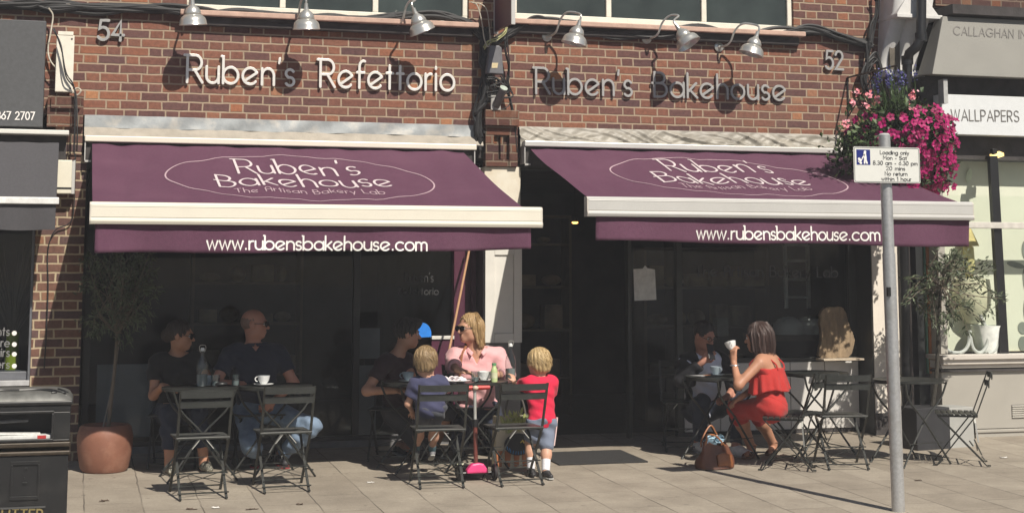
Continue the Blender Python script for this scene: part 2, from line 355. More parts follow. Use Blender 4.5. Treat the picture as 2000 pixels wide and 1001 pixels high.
STEELD = M('steel_letters_off_glint', (.34, .335, .33), .55, .4, .1, 30)  # same letter metal, coloured greyer where no sun glint falls
GALV = M('galvanised_steel', (.52, .52, .52), .42, .6, .12, 50, .1, dirt=(.40, .39, .36), dscale=6)
LAMPM = M('silver_lamp_enamel', (.62, .61, .57), .3, .7, .05, 10, .04)
CABLE = M('black_cable', (.016, .016, .017), .6, 0, .3, 20)
CABLEG = M('pale_cable', (.5, .46, .38), .6, 0, .2, 20)
UPVC = M('cream_plastic', (.74, .70, .58), .4, 0, .03)
TARP = M('crumpled_grey_tarpaulin', (.29, .268, .228), .5, 0, .25, 6, .2, 9, bdist=.02)
INTGREY = M('putty_grey_paint', (.36, .34, .30), .6, 0, .04, 5, .04)
DKGLASS = M('upstairs_glass', (.035, .045, .042), .06, 0, .4, 2.5, spec=.5)
# ------------------------------------------------------------------ ground
def paving():
    m, nt, b = node_mat('concrete_paving')
    tc = nt.nodes.new('ShaderNodeTexCoord'); sp = nt.nodes.new('ShaderNodeSeparateXYZ'); nt.links.new(tc.outputs['Object'], sp.inputs[0])
    wob = noise(nt, 2.2, 4); wo = math_n(nt, 'MULTIPLY', math_n(nt, 'SUBTRACT', wob, .5), .035)
    PX, PY = .383, .62
    ux = math_n(nt, 'DIVIDE', math_n(nt, 'ADD', math_n(nt, 'ADD', sp.outputs[0], wo), 3.60), PX); ix = math_n(nt, 'FLOOR', ux)
    off = math_n(nt, 'MULTIPLY', math_n(nt, 'MODULO', math_n(nt, 'ABSOLUTE', ix), 2.0), .5)
    uy = math_n(nt, 'ADD', math_n(nt, 'DIVIDE', math_n(nt, 'ADD', math_n(nt, 'ADD', sp.outputs[1], wo), .83), PY), off); iy = math_n(nt, 'FLOOR', uy)
    def edge(u, i, P):
        f = math_n(nt, 'SUBTRACT', u, i); return math_n(nt, 'MULTIPLY', math_n(nt, 'MINIMUM', f, math_n(nt, 'SUBTRACT', 1.0, f)), P)
    ex = edge(ux, ix, PX); ey = math_n(nt, 'ADD', edge(uy, iy, PY), .0015); e = math_n(nt, 'MINIMUM', ex, ey)
    mr = nt.nodes.new('ShaderNodeMapRange'); mr.inputs[1].default_value = .002; mr.inputs[2].default_value = .0062; nt.links.new(e, mr.inputs[0])
    # joints fade where grit fills them
    fade = nt.nodes.new('ShaderNodeMapRange'); fade.inputs[1].default_value = .38; fade.inputs[2].default_value = .62; nt.links.new(noise(nt, 1.7, 3), fade.inputs[0])
    j = math_n(nt, 'MAXIMUM', mr.outputs[0], math_n(nt, 'MULTIPLY', fade.outputs[0], .75))
    cb = nt.nodes.new('ShaderNodeCombineXYZ'); nt.links.new(ix, cb.inputs[0]); nt.links.new(iy, cb.inputs[1])
    wn = nt.nodes.new('ShaderNodeTexWhiteNoise'); nt.links.new(cb.outputs[0], wn.inputs['Vector'])
    c = ramp(nt, wn.outputs[0], [(0, (.295, .258, .212)), (1, (.345, .305, .252))])
    g = ramp(nt, noise(nt, 60, 6, rough=.7), [(.25, (.82, .82, .82)), (.75, (1.15, 1.14, 1.12))]); c = mixc(nt, 1, c, g, 'MULTIPLY')
    g2 = ramp(nt, noise(nt, 2.4, 6, rough=.65), [(.3, (.78, .77, .76)), (.68, (1.14, 1.14, 1.13))]); c = mixc(nt, 1, c, g2, 'MULTIPLY')
    sp2 = nt.nodes.new('ShaderNodeMapRange'); sp2.inputs[1].default_value = .70; sp2.inputs[2].default_value = .74; nt.links.new(noise(nt, 14, 2), sp2.inputs[0])
    c = mixc(nt, math_n(nt, 'MULTIPLY', sp2.outputs[0], .5), c, (.13, .11, .095))
    gm = nt.nodes.new('ShaderNodeTexVoronoi'); gm.inputs['Scale'].default_value = 3.2; nt.links.new(tc.outputs['Object'], gm.inputs['Vector'])
    gd = nt.nodes.new('ShaderNodeMapRange'); gd.inputs[1].default_value = .05; gd.inputs[2].default_value = .075; gd.inputs[3].default_value = .55; gd.inputs[4].default_value = 0; nt.links.new(gm.outputs['Distance'], gd.inputs[0])
    c = mixc(nt, gd.outputs[0], c, (.19, .165, .14))
    stn = nt.nodes.new('ShaderNodeMapRange'); stn.inputs[1].default_value = .56; stn.inputs[2].default_value = .8; stn.inputs[4].default_value = .5; nt.links.new(noise(nt, .9, 7, rough=.7), stn.inputs[0])
    c = mixc(nt, stn.outputs[0], c, (.20, .165, .13))
    c = mixc(nt, j, (.105, .09, .075), c)
    nt.links.new(c, b.inputs['Base Color']); b.inputs['Roughness'].default_value = .85; b.inputs['Specular IOR Level'].default_value = .25
    bump(nt, b, math_n(nt, 'ADD', j, math_n(nt, 'MULTIPLY', noise(nt, 70, 4), .25)), .5, .005)
    return m
PAVE = paving()
ASPH = M('asphalt', (.05, .05, .052), .9, 0, .25, 60, .5)
KERBM = M('granite_kerb', (.30, .29, .28), .8, 0, .2, 40, .3)
YK = -4.5
o = MB().add([(-60, .6, gz(.6)), (60, .6, gz(.6)), (60, YK, gz(YK)), (-60, YK, gz(YK))], [(0, 1, 2, 3)]).build('pavement', PAVE); o['kind'] = 'structure'
zk = gz(YK); o = MB().bx(-60, 60, YK-.15, YK, zk-.2, zk+.004).build('kerb', KERBM, bevel=.015); o['kind'] = 'structure'
o = MB().bx(-150, 150, -150, YK-.15, zk-.5, zk-.12).build('road', ASPH); o['kind'] = 'structure'
o = MB().bx(-150, 150, .6, 150, -.6, -.1).build('ground', M('earth', (.09, .075, .06), .95)); o['kind'] = 'structure'
# ------------------------------------------------------------------ the brick building
BLD = thing('brick_shop_building', 'red and brown brick building over the two cafe fronts, with white framed upper windows', 'building')
X = lambda px, py=200, Y=0: at(px, py, Y)[0]
Z = lambda px, py, Y=0: at(px, py, Y)[2]
ZS = 2.785                              # foot of the brickwork above the shopfronts
xL, xR = -5.6, X(1768, 120)
z_sill = 3.64
wl0, wl1 = X(365, 8), X(916, 10); wr0, wr1 = X(1001, 12), X(1550, 25)
mb = MB(); mb.bx(xL, xR, 0, .3, ZS, z_sill)
for a, b in ((xL, wl0), (wl1, wr0), (wr1, xR)): mb.bx(a, b, 0, .3, z_sill+.0005, 5.0)
mb.bx(wr0, wr1, .0, .3, z_sill+.0005, 3.695)
mb.build('brick_wall', BRICK, BLD)
MB().bx(xL, xR, .31, .45, 2.5, 5.0).bx(xL, xR, .45, 6, 4.96, 5.1).bx(xL, -5.5, .45, 6, 2.6, 4.96).bx(3.9, xR+.02, .45, 6, 2.6, 4.96).bx(xL, xR, 6, 6.2, -.1, 5.1).build('rear_structure', DARKIN, BLD)
for x0, x1, mull, z_sill in ((wl0, wl1, [.33, .66], 3.645), (wr0, wr1, [.335, .675], 3.70)):
    wd = x1-x0
    f = MB(); f.bx(x0, x1, .03, .09, z_sill+.055, z_sill+.12); f.bx(x0, x0+.05, .03, .09, z_sill+.12, 4.99); f.bx(x1-.05, x1, .03, .09, z_sill+.12, 4.99)
    for q in mull: f.bx(x0+wd*q-.025, x0+wd*q+.025, .032, .088, z_sill+.12, 4.99)
    f = f.build('window', WINFRAME, BLD, bevel=.006)
    MB().bx(x0+.01, x1-.01, .055, .065, z_sill+.1, 4.98).build('pane', DKGLASS, f)
    MB().bx(x0+.02, x1-.02, .2, .24, z_sill+.1, 4.98).build('blind', M('faded_green_blind', (.10, .13, .115), .9, 0, .4, 3, stretch=(8, 1, .6)), f)
    MB().bx(x0-.06, x1+.06, -.13, .03, z_sill+.0, z_sill+.045).build('sill', SILL, f, bevel=.008)
    MB().bx(x0-.02, x1+.02, -.07, -.001, z_sill-.075, z_sill-.002).build('sill_shade_band', SOOT_SHADE, f, bevel=.01)  # near-black band painted for the deep shade under the sill
# ledge course carrying the cables, left piece
# lead and cement flashing left, tarpaulin-wrapped flashing right
fx0, fx1 = X(165, 240), X(918, 245)
def flash(x0, x1, z0, z1, y0, y1, mat, name, nu=60, wob=.006):
    g = MB(); ph = rng.uniform(0, 9)
    def f(u, v):
        x = x0+(x1-x0)*u; y = y0+(y1-y0)*v; z = z1+(z0-z1)*v
        return (x, y-wob*math.sin(u*37+ph+v*3)-wob*.6*math.sin(u*83+ph*2), z+wob*.5*math.sin(u*51+ph)*v)
    g.grid(f, nu, 6); b = [f(i/nu, 1) for i in range(nu+1)]; g.add(b+[(p[0], .02, p[2]) for p in b], [(i, i+1, nu+2+i, nu+1+i) for i in range(nu)])
    return g.build(name, mat, BLD, smooth=True)
flash(fx0, fx1+.03, 2.685, ZS+.004, -.012, -.022, LEAD, 'lead_flashing')
flash(fx0, fx1+.10, 2.60, 2.687, -.022, -.11, CEMENT, 'cement_fillet', wob=.012)
tx0, tx1 = X(1012, 270), X(1640, 280)
g = MB(); 
def tarp(u, v):
    x = tx0+(tx1-tx0)*u; z = ZS+.004+(2.60-ZS)*v
    def fold(a, b, w_, c): q = (u*a+v*b+c+.35*math.sin(u*17)) % 1.0; return max(0, 1-abs(q-.5)/w_)
    n = -.022*fold(7, -1.1, .22, .1)-.016*fold(11, -2.0, .2, .5)-.012*fold(9, 1.3, .16, .3)-.006*math.sin(u*120+v*9)
    return (x, -.03-.05*v+n*(math.sin(PI*min(1, .06+v*.97))), z)
g.grid(tarp, 300, 20).build('tarpaulin_flashing', TARP, BLD, smooth=True, ang=60)
MB().bx(xL, xR, -.02, .31, 2.50, 2.597).build('fascia_beam', SOOT_SHADE, BLD)
# left pier
p0, p1 = X(64, 600), X(152, 600)
zc = Z(130, 190)
MB().bx(p0+.13, X(160, 300), -.075, .25, 2.45, zc-.005).bx(p0, X(160, 600), -.06, .3, -.1, 2.449).build('pier', BRICKP, BLD)
MB().bx(X(93, 215), X(163, 215), -.13, -.001, Z(130, 250), zc).bx(X(100, 215), X(156, 215), -.16, -.131, Z(130, 215), zc-.01).build('pier_corbel', BRICKD, BLD)
# central pier: brick corbel, stone cap, panelled pilaster
c0, c1 = X(943, 300), X(1005, 300)
z1, z2, z3 = Z(975, 218), Z(975, 248), Z(975, 326)
mb = MB(); mb.bx(c0-.015, c1+.0, -.15, -.001, z2+.002, z1); mb.bx(c0, c1, -.10, -.001, Z(975, 266), z2); mb.bx(c0, c0+.075, -.1, -.001, z3, Z(975, 266)-.001); mb.bx(c1-.075, c1, -.1, -.001, z3, Z(975, 266)-.001)
mb.bx(c0+.0755, c1-.0755, -.05, -.001, z3, Z(975, 266)-.001); mb.bx(c0+.077, c1-.077, -.085, -.0505, z3, z3+.06)
mb.bx(c0+.14, c0+.165, -.085, -.0505, z3+.065, Z(975, 266)-.003); mb.build('pier_corbel', BRICKD, BLD)
MB().bx(c0, X(1013, 400), -.06, .25, 2.07, z3-.002).build('stone_cap', CREAMSTONE, BLD, bevel=.006)
a0, a1 = X(943.5, 560), X(1015, 560)
zb = Z(980, 668)
mb = MB(); mb.bx(a0, a0+.085, -.075, .25, zb, 2.068); mb.bx(a1-.075, a1, -.075, .25, zb, 2.068); mb.bx(a0+.0855, a1-.0755, -.075, .25, zb, zb+.08); mb.bx(a0+.0855, a1-.0755, -.075, .25, Z(980, 498), 2.068)
mb.bx(a0+.0855, a1-.0755, -.06, .25, zb+.0805, Z(980, 498)-.001)
pil = mb.build('pilaster', WHITEP, BLD, bevel=.004)
MB().bx(a0+.01, a1-.01, -.06, .25, -.12, zb-.001).build('pilaster_base', M('grey_stone_base', (.17, .165, .16), .8, 0, .15, 8), BLD)
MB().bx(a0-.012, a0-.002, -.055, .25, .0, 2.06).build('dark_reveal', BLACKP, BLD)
MB().bx(fx0, fx1+.1, -.10, -.06, 2.594, 2.604).build('lichen_line', SOOT_SHADE, BLD)
# right pier
r0, r1 = X(1699, 560), X(1760, 560)
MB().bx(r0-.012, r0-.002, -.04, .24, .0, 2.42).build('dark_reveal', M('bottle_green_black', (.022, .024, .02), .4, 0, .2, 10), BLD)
MB().bx(r0, r1, -.05, .3, 1.585, 2.52).bx(r0, r1, -.05, .3, .2, 1.58).bx(r0, r1, -.048, .3, 1.578, 1.587).build('stone_pilaster', M('warm_white_stone', (.74, .68, .60), .7, 0, .05, 6, .1), BLD)
MB().bx(r0-.01, r1+.01, -.065, .3, -.2, .199).build('pilaster_plinth', SOOT_SHADE, BLD)
# ------------------------------------------------------------------ left shopfront (recessed)
YS = .25
s0, s1 = X(160, 600), X(943, 600)-.014
mb = MB(); mb.bx(s0, s1, YS-.02, YS+.08, -.06, .06); MB.build(mb, 'threshold', M('grey_stone_step', (.16, .16, .165), .75, 0, .2, 10), BLD)
mb = MB(); mb.bx(s0, X(880, 600, YS), YS, YS+.06, .062, .10)
for xx in (s0+.02, X(690, 600, YS), X(885, 600, YS)): mb.bx(xx, xx+.06, YS-.005, YS+.05, .102, 2.49)
mb.bx(s0, s1, YS-.003, YS+.055, 2.36, 2.42)
mb.build('window_frame', BLACKP, BLD, bevel=.004)
MB().bx(s0+.08, X(884, 600, YS), YS+.022, YS+.030, .1, 2.36).build('shop_window', GLASS, BLD)
d0, d1 = X(884, 560, YS), X(938, 560, YS)
mb = MB(); mb.bx(d0, d0+.10, YS-.05, YS+.05, .062, 2.36); mb.bx(d1-.095, d1, YS-.05, YS+.05, .062, 2.36); mb.bx(d0+.1005, d1-.0955, YS-.02, YS+.03, .062, .80); mb.bx(d0+.1005, d1-.0955, YS+.0, YS+.03, .80, 2.36); mb.build('door_frame', PURPLEW, BLD, bevel=.005)
MB().bx(X(842, 660, YS-.03), X(884, 660, YS-.03), YS-.045, YS-.012, Z(860, 768, YS), Z(860, 662, YS)).build('window_box', PURPLEW, BLD, bevel=.004)
MB().bx(X(842, 660, YS-.03), X(886, 660, YS-.03), YS-.06, YS-.010, Z(860, 661.5, YS), Z(860, 655, YS)).build('window_ledge', WHITEP, BLD, bevel=.003)
# dim panels seen through / on the left window
MB().bx(X(188, 770, YS+.07), X(300, 770, YS+.07), YS+.07, YS+.11, .13, Z(240, 712, YS)).build('stall_riser', GREYPAN, BLD, bevel=.004)
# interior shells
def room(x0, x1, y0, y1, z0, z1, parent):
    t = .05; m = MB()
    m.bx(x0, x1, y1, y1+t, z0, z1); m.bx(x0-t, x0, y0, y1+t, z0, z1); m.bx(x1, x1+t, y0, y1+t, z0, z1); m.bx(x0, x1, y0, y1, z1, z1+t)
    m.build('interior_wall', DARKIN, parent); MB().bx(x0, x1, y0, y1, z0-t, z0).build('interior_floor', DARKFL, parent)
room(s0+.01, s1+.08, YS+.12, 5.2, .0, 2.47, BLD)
# ------------------------------------------------------------------ right shopfront
q0, q1 = a1+.002, r0-.014
ZR = -.05
mb = MB(); mb.bx(q0, q1, YS-.06, YS+.1, -.22, .0); mb.build('threshold', M('black_slate_step', (.02, .02, .021), .6, 0, .2, 10), BLD)
xd = X(1330, 600, YS)
mb = MB()
for xx, ww in ((q0, .05), (X(1225, 600, YS), .035), (xd-.05, .06), (q1-.085, .085)): mb.bx(xx, xx+ww, YS-.02, YS+.06, .002, 2.42)
mb.bx(q0, q1, YS-.018, YS+.058, 2.422, 2.49); mb.bx(xd, q1, YS-.03, YS+.05, Z(1500, 706, YS), Z(1500, 698, YS)); mb.build('window_frame', M('bottle_green_black', (.022, .024, .02), .4, 0, .2, 10), BLD, bevel=.004)
MB().bx(xd+.011, q1-.086, YS+.012, YS+.020, Z(1500, 700, YS), 2.421).build('shop_window', GLASS, BLD)
MB().bx(X(1228, 600, YS)+.036, xd-.052, YS+.012, YS+.02, .1, 2.421).build('door_glass', GLASS, BLD)
# white tiled stall riser
mb = MB(); zt = Z(1500, 707, YS); zb2 = Z(1500, 838, YS); n = 5; xa = xd+.012; xb = q1-.003; ww = (xb-xa)/n
for i in range(n): mb.bx(xa+i*ww+.0035, xa+(i+1)*ww-.0035, YS-.025, YS+.01, zb2, zt)
mb.build('tiled_stall_riser', M('white_glazed_tile', (.62, .60, .57), .3, 0, .04, 5), BLD, bevel=.003)
MB().bx(xa, xb, YS-.015, YS+.04, -.02, zb2-.002).bx(xa, xb, YS-.01, YS+.04, zb2, zt).build('plinth', SOOT_SHADE, BLD)
room(q0+.01, q1-.01, YS+.12, 5.2, .0, 2.47, BLD)
MB().bx(-5.6, p0-.01, .05, .3, 2.3, 2.5).build('neighbour_lintel', DARKIN, BLD)
# ------------------------------------------------------------------ awnings
def awning(name, label, x0, x1, zt, slope, yf, bx0, bx1, alum, seed, vz1, lets, elli, url, vx0, vx1, arm_side=1):
    T = thing(name, label, 'awning', (0, 0, 0), 0, 'retractable aubergine awnings')
    r = np.random.default_rng(seed); ph = r.uniform(0, 6, 8)
    yt = -.12
    N = np.array([0, -slope, 1.]); N /= np.linalg.norm(N); A = np.array([x0, yt, zt])
    def disp(x, y):
        v = (yt-y)/(yt-yf); u = (x-x0)/(x1-x0)
        return -.03*math.sin(PI*min(max(v, 0), 1))+.006*math.sin(u*26+ph[0]+v*4)*math.sin(PI*v)+.005*math.sin(u*41+ph[1]-v*6)+.003*math.sin(u*83+ph[2]+v*9)+.007*math.exp(-((u-.93+v*-.1)/.03)**2)-.007*math.exp(-((u-.07)/.02)**2)
    g = MB()
    def f(u, v):
        x = x0+(x1-x0)*u; y = yt+(yf-yt)*v; return (x, y, zt-slope*(yt-y)+disp(x, y))
    g.grid(f, 120, 24); fab = g.build('canopy', CANVAS, T, smooth=True)
    def drape(mb):
        mb.v = [(p[0], p[1], p[2]+disp(p[0], p[1])) for p in mb.v]; return mb
    V = np.array([0, 1, slope]); V /= np.linalg.norm(V)
    for (txt, pa, pb, ph_, stroke, gap, mat) in lets:
        a = onplane(*pa, A, N); b = onplane(*pb, A, N); h = onplane(*ph_, A, N)
        U = (b-a)/np.linalg.norm(b-a); Vp = V-U*np.dot(U, V); Vp /= np.linalg.norm(Vp); cap = abs(np.dot(h-a, Vp))
        drape(merge(lettering(txt, a, b, V, N, cap, stroke, .0015, .003, gap))).build('lettering', mat, fab)
    el, er, et, eb, st = elli
    a, b = onplane(*el, A, N), onplane(*er, A, N); c = (a+b)/2; U = (b-a)/np.linalg.norm(b-a); Vp = V-U*np.dot(U, V); Vp /= np.linalg.norm(Vp)
    hh = abs(np.dot(onplane(*et, A, N)-onplane(*eb, A, N), Vp))/2; wd = np.linalg.norm(b-a)/2
    mb = MB(); ribbon(mb, [(wd*math.cos(t), hh*math.sin(t)) for t in np.linspace(0, 2*PI, 90)], st/2, c, U, Vp, N, .0015, .003)
    drape(mb).build('oval_border', PRINTP, fab)
    zf = zt-slope*(yt-yf)
    # faded strip where the cloth meets the bar
    for u0, u1 in (((.0, .22), (.24, .42)) if seed == 3 else ((.03, .12), (.2, .27))):
        g = MB().grid(lambda u, v: (x0+(x1-x0)*(u0+(u1-u0)*u), yf+.05-.05*v+.012*math.sin(u*23+u0*40)*(1-v), 0), 40, 2); g.v = [(a_, b_, zt-slope*(yt-b_)+disp(a_, b_)+.003) for a_, b_, _ in g.v]
        g.build('worn_edge', M('worn_canvas', (.23, .105, .14), .9, 0, .25, 30), fab)
    # cassette and end plates on the wall
    m = MB(); m.bx(x0-.06, x1+.11, -.165, .0, zt+.012, zt+.062); m.build('cassette', alum, T, bevel=.008)
    MB().bx(x0-.05, x1+.09, -.118, -.09, zt-.16, zt+.010).build('painted_shadow_line', SOOT_SHADE, T)  # dark slab coloured as the shadow line below the cassette
    for xx in (x0-.055, x1+.095): MB().bx(xx-.004, xx+.004, -.15, 0, zt-.14, zt+.011).bx(xx, xx+.05, -.155, -.14, zt-.155, zt-.14).build('bracket', GREYAL, T)
    # folding arms
    for xs, d in ((x0+.35, .9), (x1-.35, -.9)):
        m = MB(); e = (xs+d*.55, (yt+yf)/2, zf+.06); m.bar((xs, -.1, zt-.1), e, .04, .05); m.bar(e, (xs+.05, yf+.05, zf-.05), .035, .045); m.build('folding_arm', GREYAL, T, bevel=.005)
    # front bar
    m = MB(); prof = [(0, .0), (-.035, -.002), (-.05, -.02), (-.05, -.115), (-.058, -.12), (-.06, -.135), (-.05, -.155), (.03, -.155), (.03, 0)]
    zb = zf+.02; O = np.array([bx0, yf, zb])
    m.prism(prof, O, (0, 1, 0), (0, 0, 1), (1, 0, 0), bx1-bx0)
    m.bx(bx0+.005, bx1-.005, yf-.0525, yf-.049, zb-.034, zb-.028); bar = m.build('front_bar', alum, T, bevel=.004)
    MB().bx(bx0+.003, bx1-.003, yf-.0512, yf-.045, zb-.1085, zb-.1055).build('groove', M('bar_groove', (.3, .28, .24), .6), bar)
    for xx, s in ((bx0, -1), (bx1, 1)): MB().prism([(a*.98-.001, b-.001) for a, b in prof], (xx+(s-1)*.004, yf, zb), (0, 1, 0), (0, 0, 1), (1, 0, 0), .008).build('end_cap', M('bar_end_cap', (.55, .51, .45), .5), bar)
    # valance
    yv = yf-.012; z0 = zb-.157
    def vf(x, z): 
        v = (z0-z)/.19; u = (x-vx0)/(vx1-vx0)
        return (.016*math.sin(u*17+ph[2])+.011*math.sin(u*39+ph[3]))*v
    g = MB()
    def vfn(u, v):
        x = vx0+(vx1-vx0)*u; zb_ = vz1(u); z = z0+.02+(zb_-z0-.02)*v+.007*math.sin(u*13+ph[4])*v
        return (x, yv+vf(x, z), z)
    val = g.grid(vfn, 110, 8).build('valance', CANVAS, T, smooth=True)
    val.modifiers.new('thick', 'SOLIDIFY').thickness = .002
    txt, pa, pb, ph_, stroke, gap = url
    a, b, h = at(*pa, yv), at(*pb, yv), at(*ph_, yv)
    mb = merge(lettering(txt, a, b, (0, 0, 1), (0, -1, 0), h[2]-a[2], stroke, .0015, .003, gap))
    mb.v = [(p[0], p[1]+vf(p[0], p[2]), p[2]) for p in mb.v]; mb.build('lettering', PRINT, val)
    return T, fab, yf, zf
YFL, YFR = -2.05, -1.80
RUB = True
zbl = lambda u: Z(185+850*u, 495-8*u, YFL)
awning('cafe_awning', 'aubergine awning with cream bar over the left cafe front, oval crest in sun', -3.608, -.478, 2.545, .299, YFL, X(177, 430, YFL-.05), X(1058, 432, YFL-.05), CREAMAL, 3, zbl,
  [("Ruben's", (467, 332), (705, 336), (460, 307), .020, .17, CREST), ('Bakehouse', (430, 356), (770, 360), (421, 333), .020, .17, CREST), ('The Artisan Bakery Lab', (461, 370), (753, 374.5), (458, 361), .0085, .22, PRINTP)],
  ((323, 334), (847, 351.5), (550, 298), (640, 384), .012), ('www.rubensbakehouse.com', (404, 486.5), (833, 489), (404, 459), .0125, .13), X(185, 470, YFL), X(1036, 470, YFL))
zbr = lambda u: Z(1163+730*u, 470+12*u, YFR)
awning('bakery_awning', 'aubergine awning with silver grey bar over the right cafe front, beside the hanging basket', .129, 3.386, 2.590, .312, YFR, X(1149, 408, YFR-.05), X(1901, 425, YFR-.05), GREYAL, 5, zbr,
  [("Ruben's", (1310, 328), (1513, 332.5), (1286, 308.5), .020, .17, CREST), ('Bakehouse', (1298, 350), (1588, 355.5), (1278, 331), .020, .17, CREST), ('The Artisan Bakery Lab', (1336, 361.5), (1588, 367.5), (1331, 354), .0085, .22, PRINTP)],
  ((1192.5, 328), (1651.5, 355), (1336, 302), (1514, 375.5), .012), ('www.rubensbakehouse.com', (1361, 466.5), (1717, 469.5), (1361, 440), .0125, .13), X(1163, 450, YFR), X(1892, 450, YFR))
# ------------------------------------------------------------------ wall lettering
def wall_sign(name, label, words, mat, stroke, cat='lettering'):
    T = thing(name, label, cat, (0, 0, 0))
    for txt, pa, pb, ytop in words:
        yl = -.014; a, b, h = at(*pa, yl), at(*pb, yl), at(pa[0], ytop, yl)
        for ch, mb in zip(txt.replace(' ', ''), lettering(txt, a, b, (0, 0, 1), (0, -1, 0), h[2]-a[2], stroke, .022, 0, .18)):
            mb.build('letter', mat, T, bevel=.0015)
    return T
wall_sign('shop_lettering', "steel letters coloured bright with sun glint, reading Ruben's Refettorio on the brick wall", [("Ruben's", (365, 161), (574, 168), 108), ('Refettorio', (625, 170), (886, 178), 117)], STEEL, .0225)
wall_sign('shop_lettering', "grey steel letters coloured without sun glint, reading Ruben's Bakehouse on the brick wall", [("Ruben's", (1046, 183), (1233, 188), 133), ('Bakehouse', (1277, 189), (1533, 196.5), 142)], STEELD, .0215)
wall_sign('house_number', 'grey metal number 54 at the left end of the brick wall', [('54', (191, 78), (241, 80.5), 40)], STEELD, .024, 'number')
wall_sign('house_number', 'grey metal number 52 near the right end of the brick wall', [('52', (1611, 135), (1645, 136.5), 100)], STEELD, .022, 'number')
# ------------------------------------------------------------------ gooseneck lamps
def lamp(px, py, tilt, swing, out, label):
    s = .36; c = at(px, py, -s)                                   # centre of the shade
    T = thing('wall_lamp', label, 'lamp', (c[0], 0, c[2]), 0, 'gooseneck lamps above the shop lettering')
    Rm = rotm(out, tilt, 0); nk = np.array([0, -s, .06])+Rm@np.array([0, 0, .055])
    MB().lathe([(0, -.006), (.045, -.006), (.045, .012), (.02, .02), (.014, .03), (0, .03)], 20, (-swing, -.004, .06), rotm(PI/2, 0, 0)).build('wall_plate', LAMPM, T, smooth=True)
    pts = catmull([(-swing, -.02, .06), (-swing*.9, -.10, .058), (-swing*.75, -.16, .09), (-swing*.6, -.20, .19), (-swing*.35, -.255, .245), (nk[0]*.7, -.315, .235), nk+Rm@np.array([0, 0, .09]), nk], 6)
    MB().tube(pts, .0095, 10).build('gooseneck_arm', LAMPM, T, smooth=True)
    o = nk-Rm@np.array([0, 0, .0])
    sh = MB().lathe([(.0, .0), (.022, -.002), (.03, -.012), (.052, -.03), (.066, -.058), (.069, -.075), (.066, -.082), (.080, -.092), (.098, -.108), (.108, -.130), (.112, -.158), (.117, -.166), (.112, -.172), (.106, -.15), (.088, -.105), (.06, -.08), (.0, -.06)], 32, o, Rm).build('lamp_shade', LAMPM, T, smooth=True, ang=50)
    MB().lathe([(0, .05), (.016, .05), (.018, .02), (.022, .0), (.0, .0)], 16, o, Rm).build('collar', LAMPM, T, smooth=True)
    MB().ell(o+Rm@np.array([0, 0, -.13]), (.03, .03, .04)).build('bulb', M('frosted_bulb', (.7, .68, .6), .4), sh, smooth=True)
    return T
lamp(376, 36, rad(-4), .02, rad(8), 'silver gooseneck lamp nearest the number 54, its neck out of frame')
lamp(598, 45, rad(-3), .05, rad(8), "silver gooseneck lamp above the apostrophe of the Refettorio sign")
lamp(816, 52, rad(-24), .12, rad(6), 'silver gooseneck lamp above the two letters t, shade tipped to the right')
lamp(1127, 75, rad(13), .17, rad(6), 'silver gooseneck lamp on a tall curl left of the Bakehouse sign')
lamp(1333, 80, rad(-28), .21, rad(-18), 'silver gooseneck lamp with its dome tipped sideways, over the letter B')
lamp(1474, 96, rad(17), .20, rad(6), 'silver gooseneck lamp nearest the number 52')
# ------------------------------------------------------------------ cables
def cables(label, pts, n, spread, r=.010, mat=None, name='cable_bundle', Y=-.03, seed=1):
    rr = np.random.default_rng(seed); m = MB()
    base = np.array([at(x, y, Y-.02) for x, y in pts]); L = np.linalg.norm(np.diff(base, axis=0), axis=1).sum()
    for k in range(n):
        P = base.copy(); P[:, 2] += rr.normal(0, spread, len(P)); P[:, 1] += rr.uniform(-.03, .015, len(P)); P[:, 0] += rr.normal(0, spread*.6, len(P))
        P[:, 1] = np.minimum(P[:, 1], Y+.015)
        m.tube(catmull(P, 7), r*rr.uniform(.55, 1.25), 6)
    return tag(m.build(name, mat or CABLE, smooth=True), label, 'cable', 'cables along the brick wall')
cables('thick black cable bundle sagging along the wall over the Refettorio letters', [(-20, 6), (60, 12), (110, 16), (200, 15), (300, 20), (380, 22), (470, 30), (560, 36), (640, 40), (720, 40), (790, 32), (850, 30), (905, 42), (945, 72)], 11, .022, .017, seed=2)
cables('thick black cable bundle arching along the wall over the Bakehouse letters', [(965, 85), (1000, 58), (1040, 42), (1080, 44), (1130, 55), (1200, 64), (1280, 64), (1360, 60), (1440, 68), (1510, 70), (1580, 62), (1640, 72), (1700, 90)], 11, .022, .017, seed=3)
cables('loose pale wire trailing over the black bundle at top left', [(-10, 4), (70, 8), (130, 10), (160, 15), (240, 13)], 1, .004, .006, CABLEG, seed=4)
cables('pale wire looping down beside the white meter strip', [(95, 16), (103, 30), (100, 60), (94, 95), (98, 118), (110, 134), (125, 150), (137, 172), (150, 186), (158, 178), (150, 172), (140, 182)], 1, .002, .006, CABLEG, Y=-.1, seed=5)
cables('black wires slanting across the white meter strip', [(105, 60), (118, 95), (130, 140), (145, 180), (148, 260), (146, 300)], 3, .014, .006, Y=-.19, seed=6)
cables('thin black wire snaking down the left brick pier', [(148, 300), (146, 360), (143, 420), (132, 438), (112, 446), (99, 465), (93, 500), (94, 560), (91, 640), (86, 720)], 1, .001, .006, Y=-.062, seed=7)
cables('dense tangle of black cables running down the brick pier between the two signs', [(950, 60), (945, 90), (944, 120), (948, 150), (943, 185), (936, 215), (933, 245), (938, 280)], 12, .034, .015, Y=-.05, seed=8)
cables('knotted black wires below the grey junction box', [(950, 150), (968, 158), (985, 165), (960, 175), (980, 185), (955, 195), (992, 180), (985, 150)], 8, .035, .006, Y=-.1, seed=9)
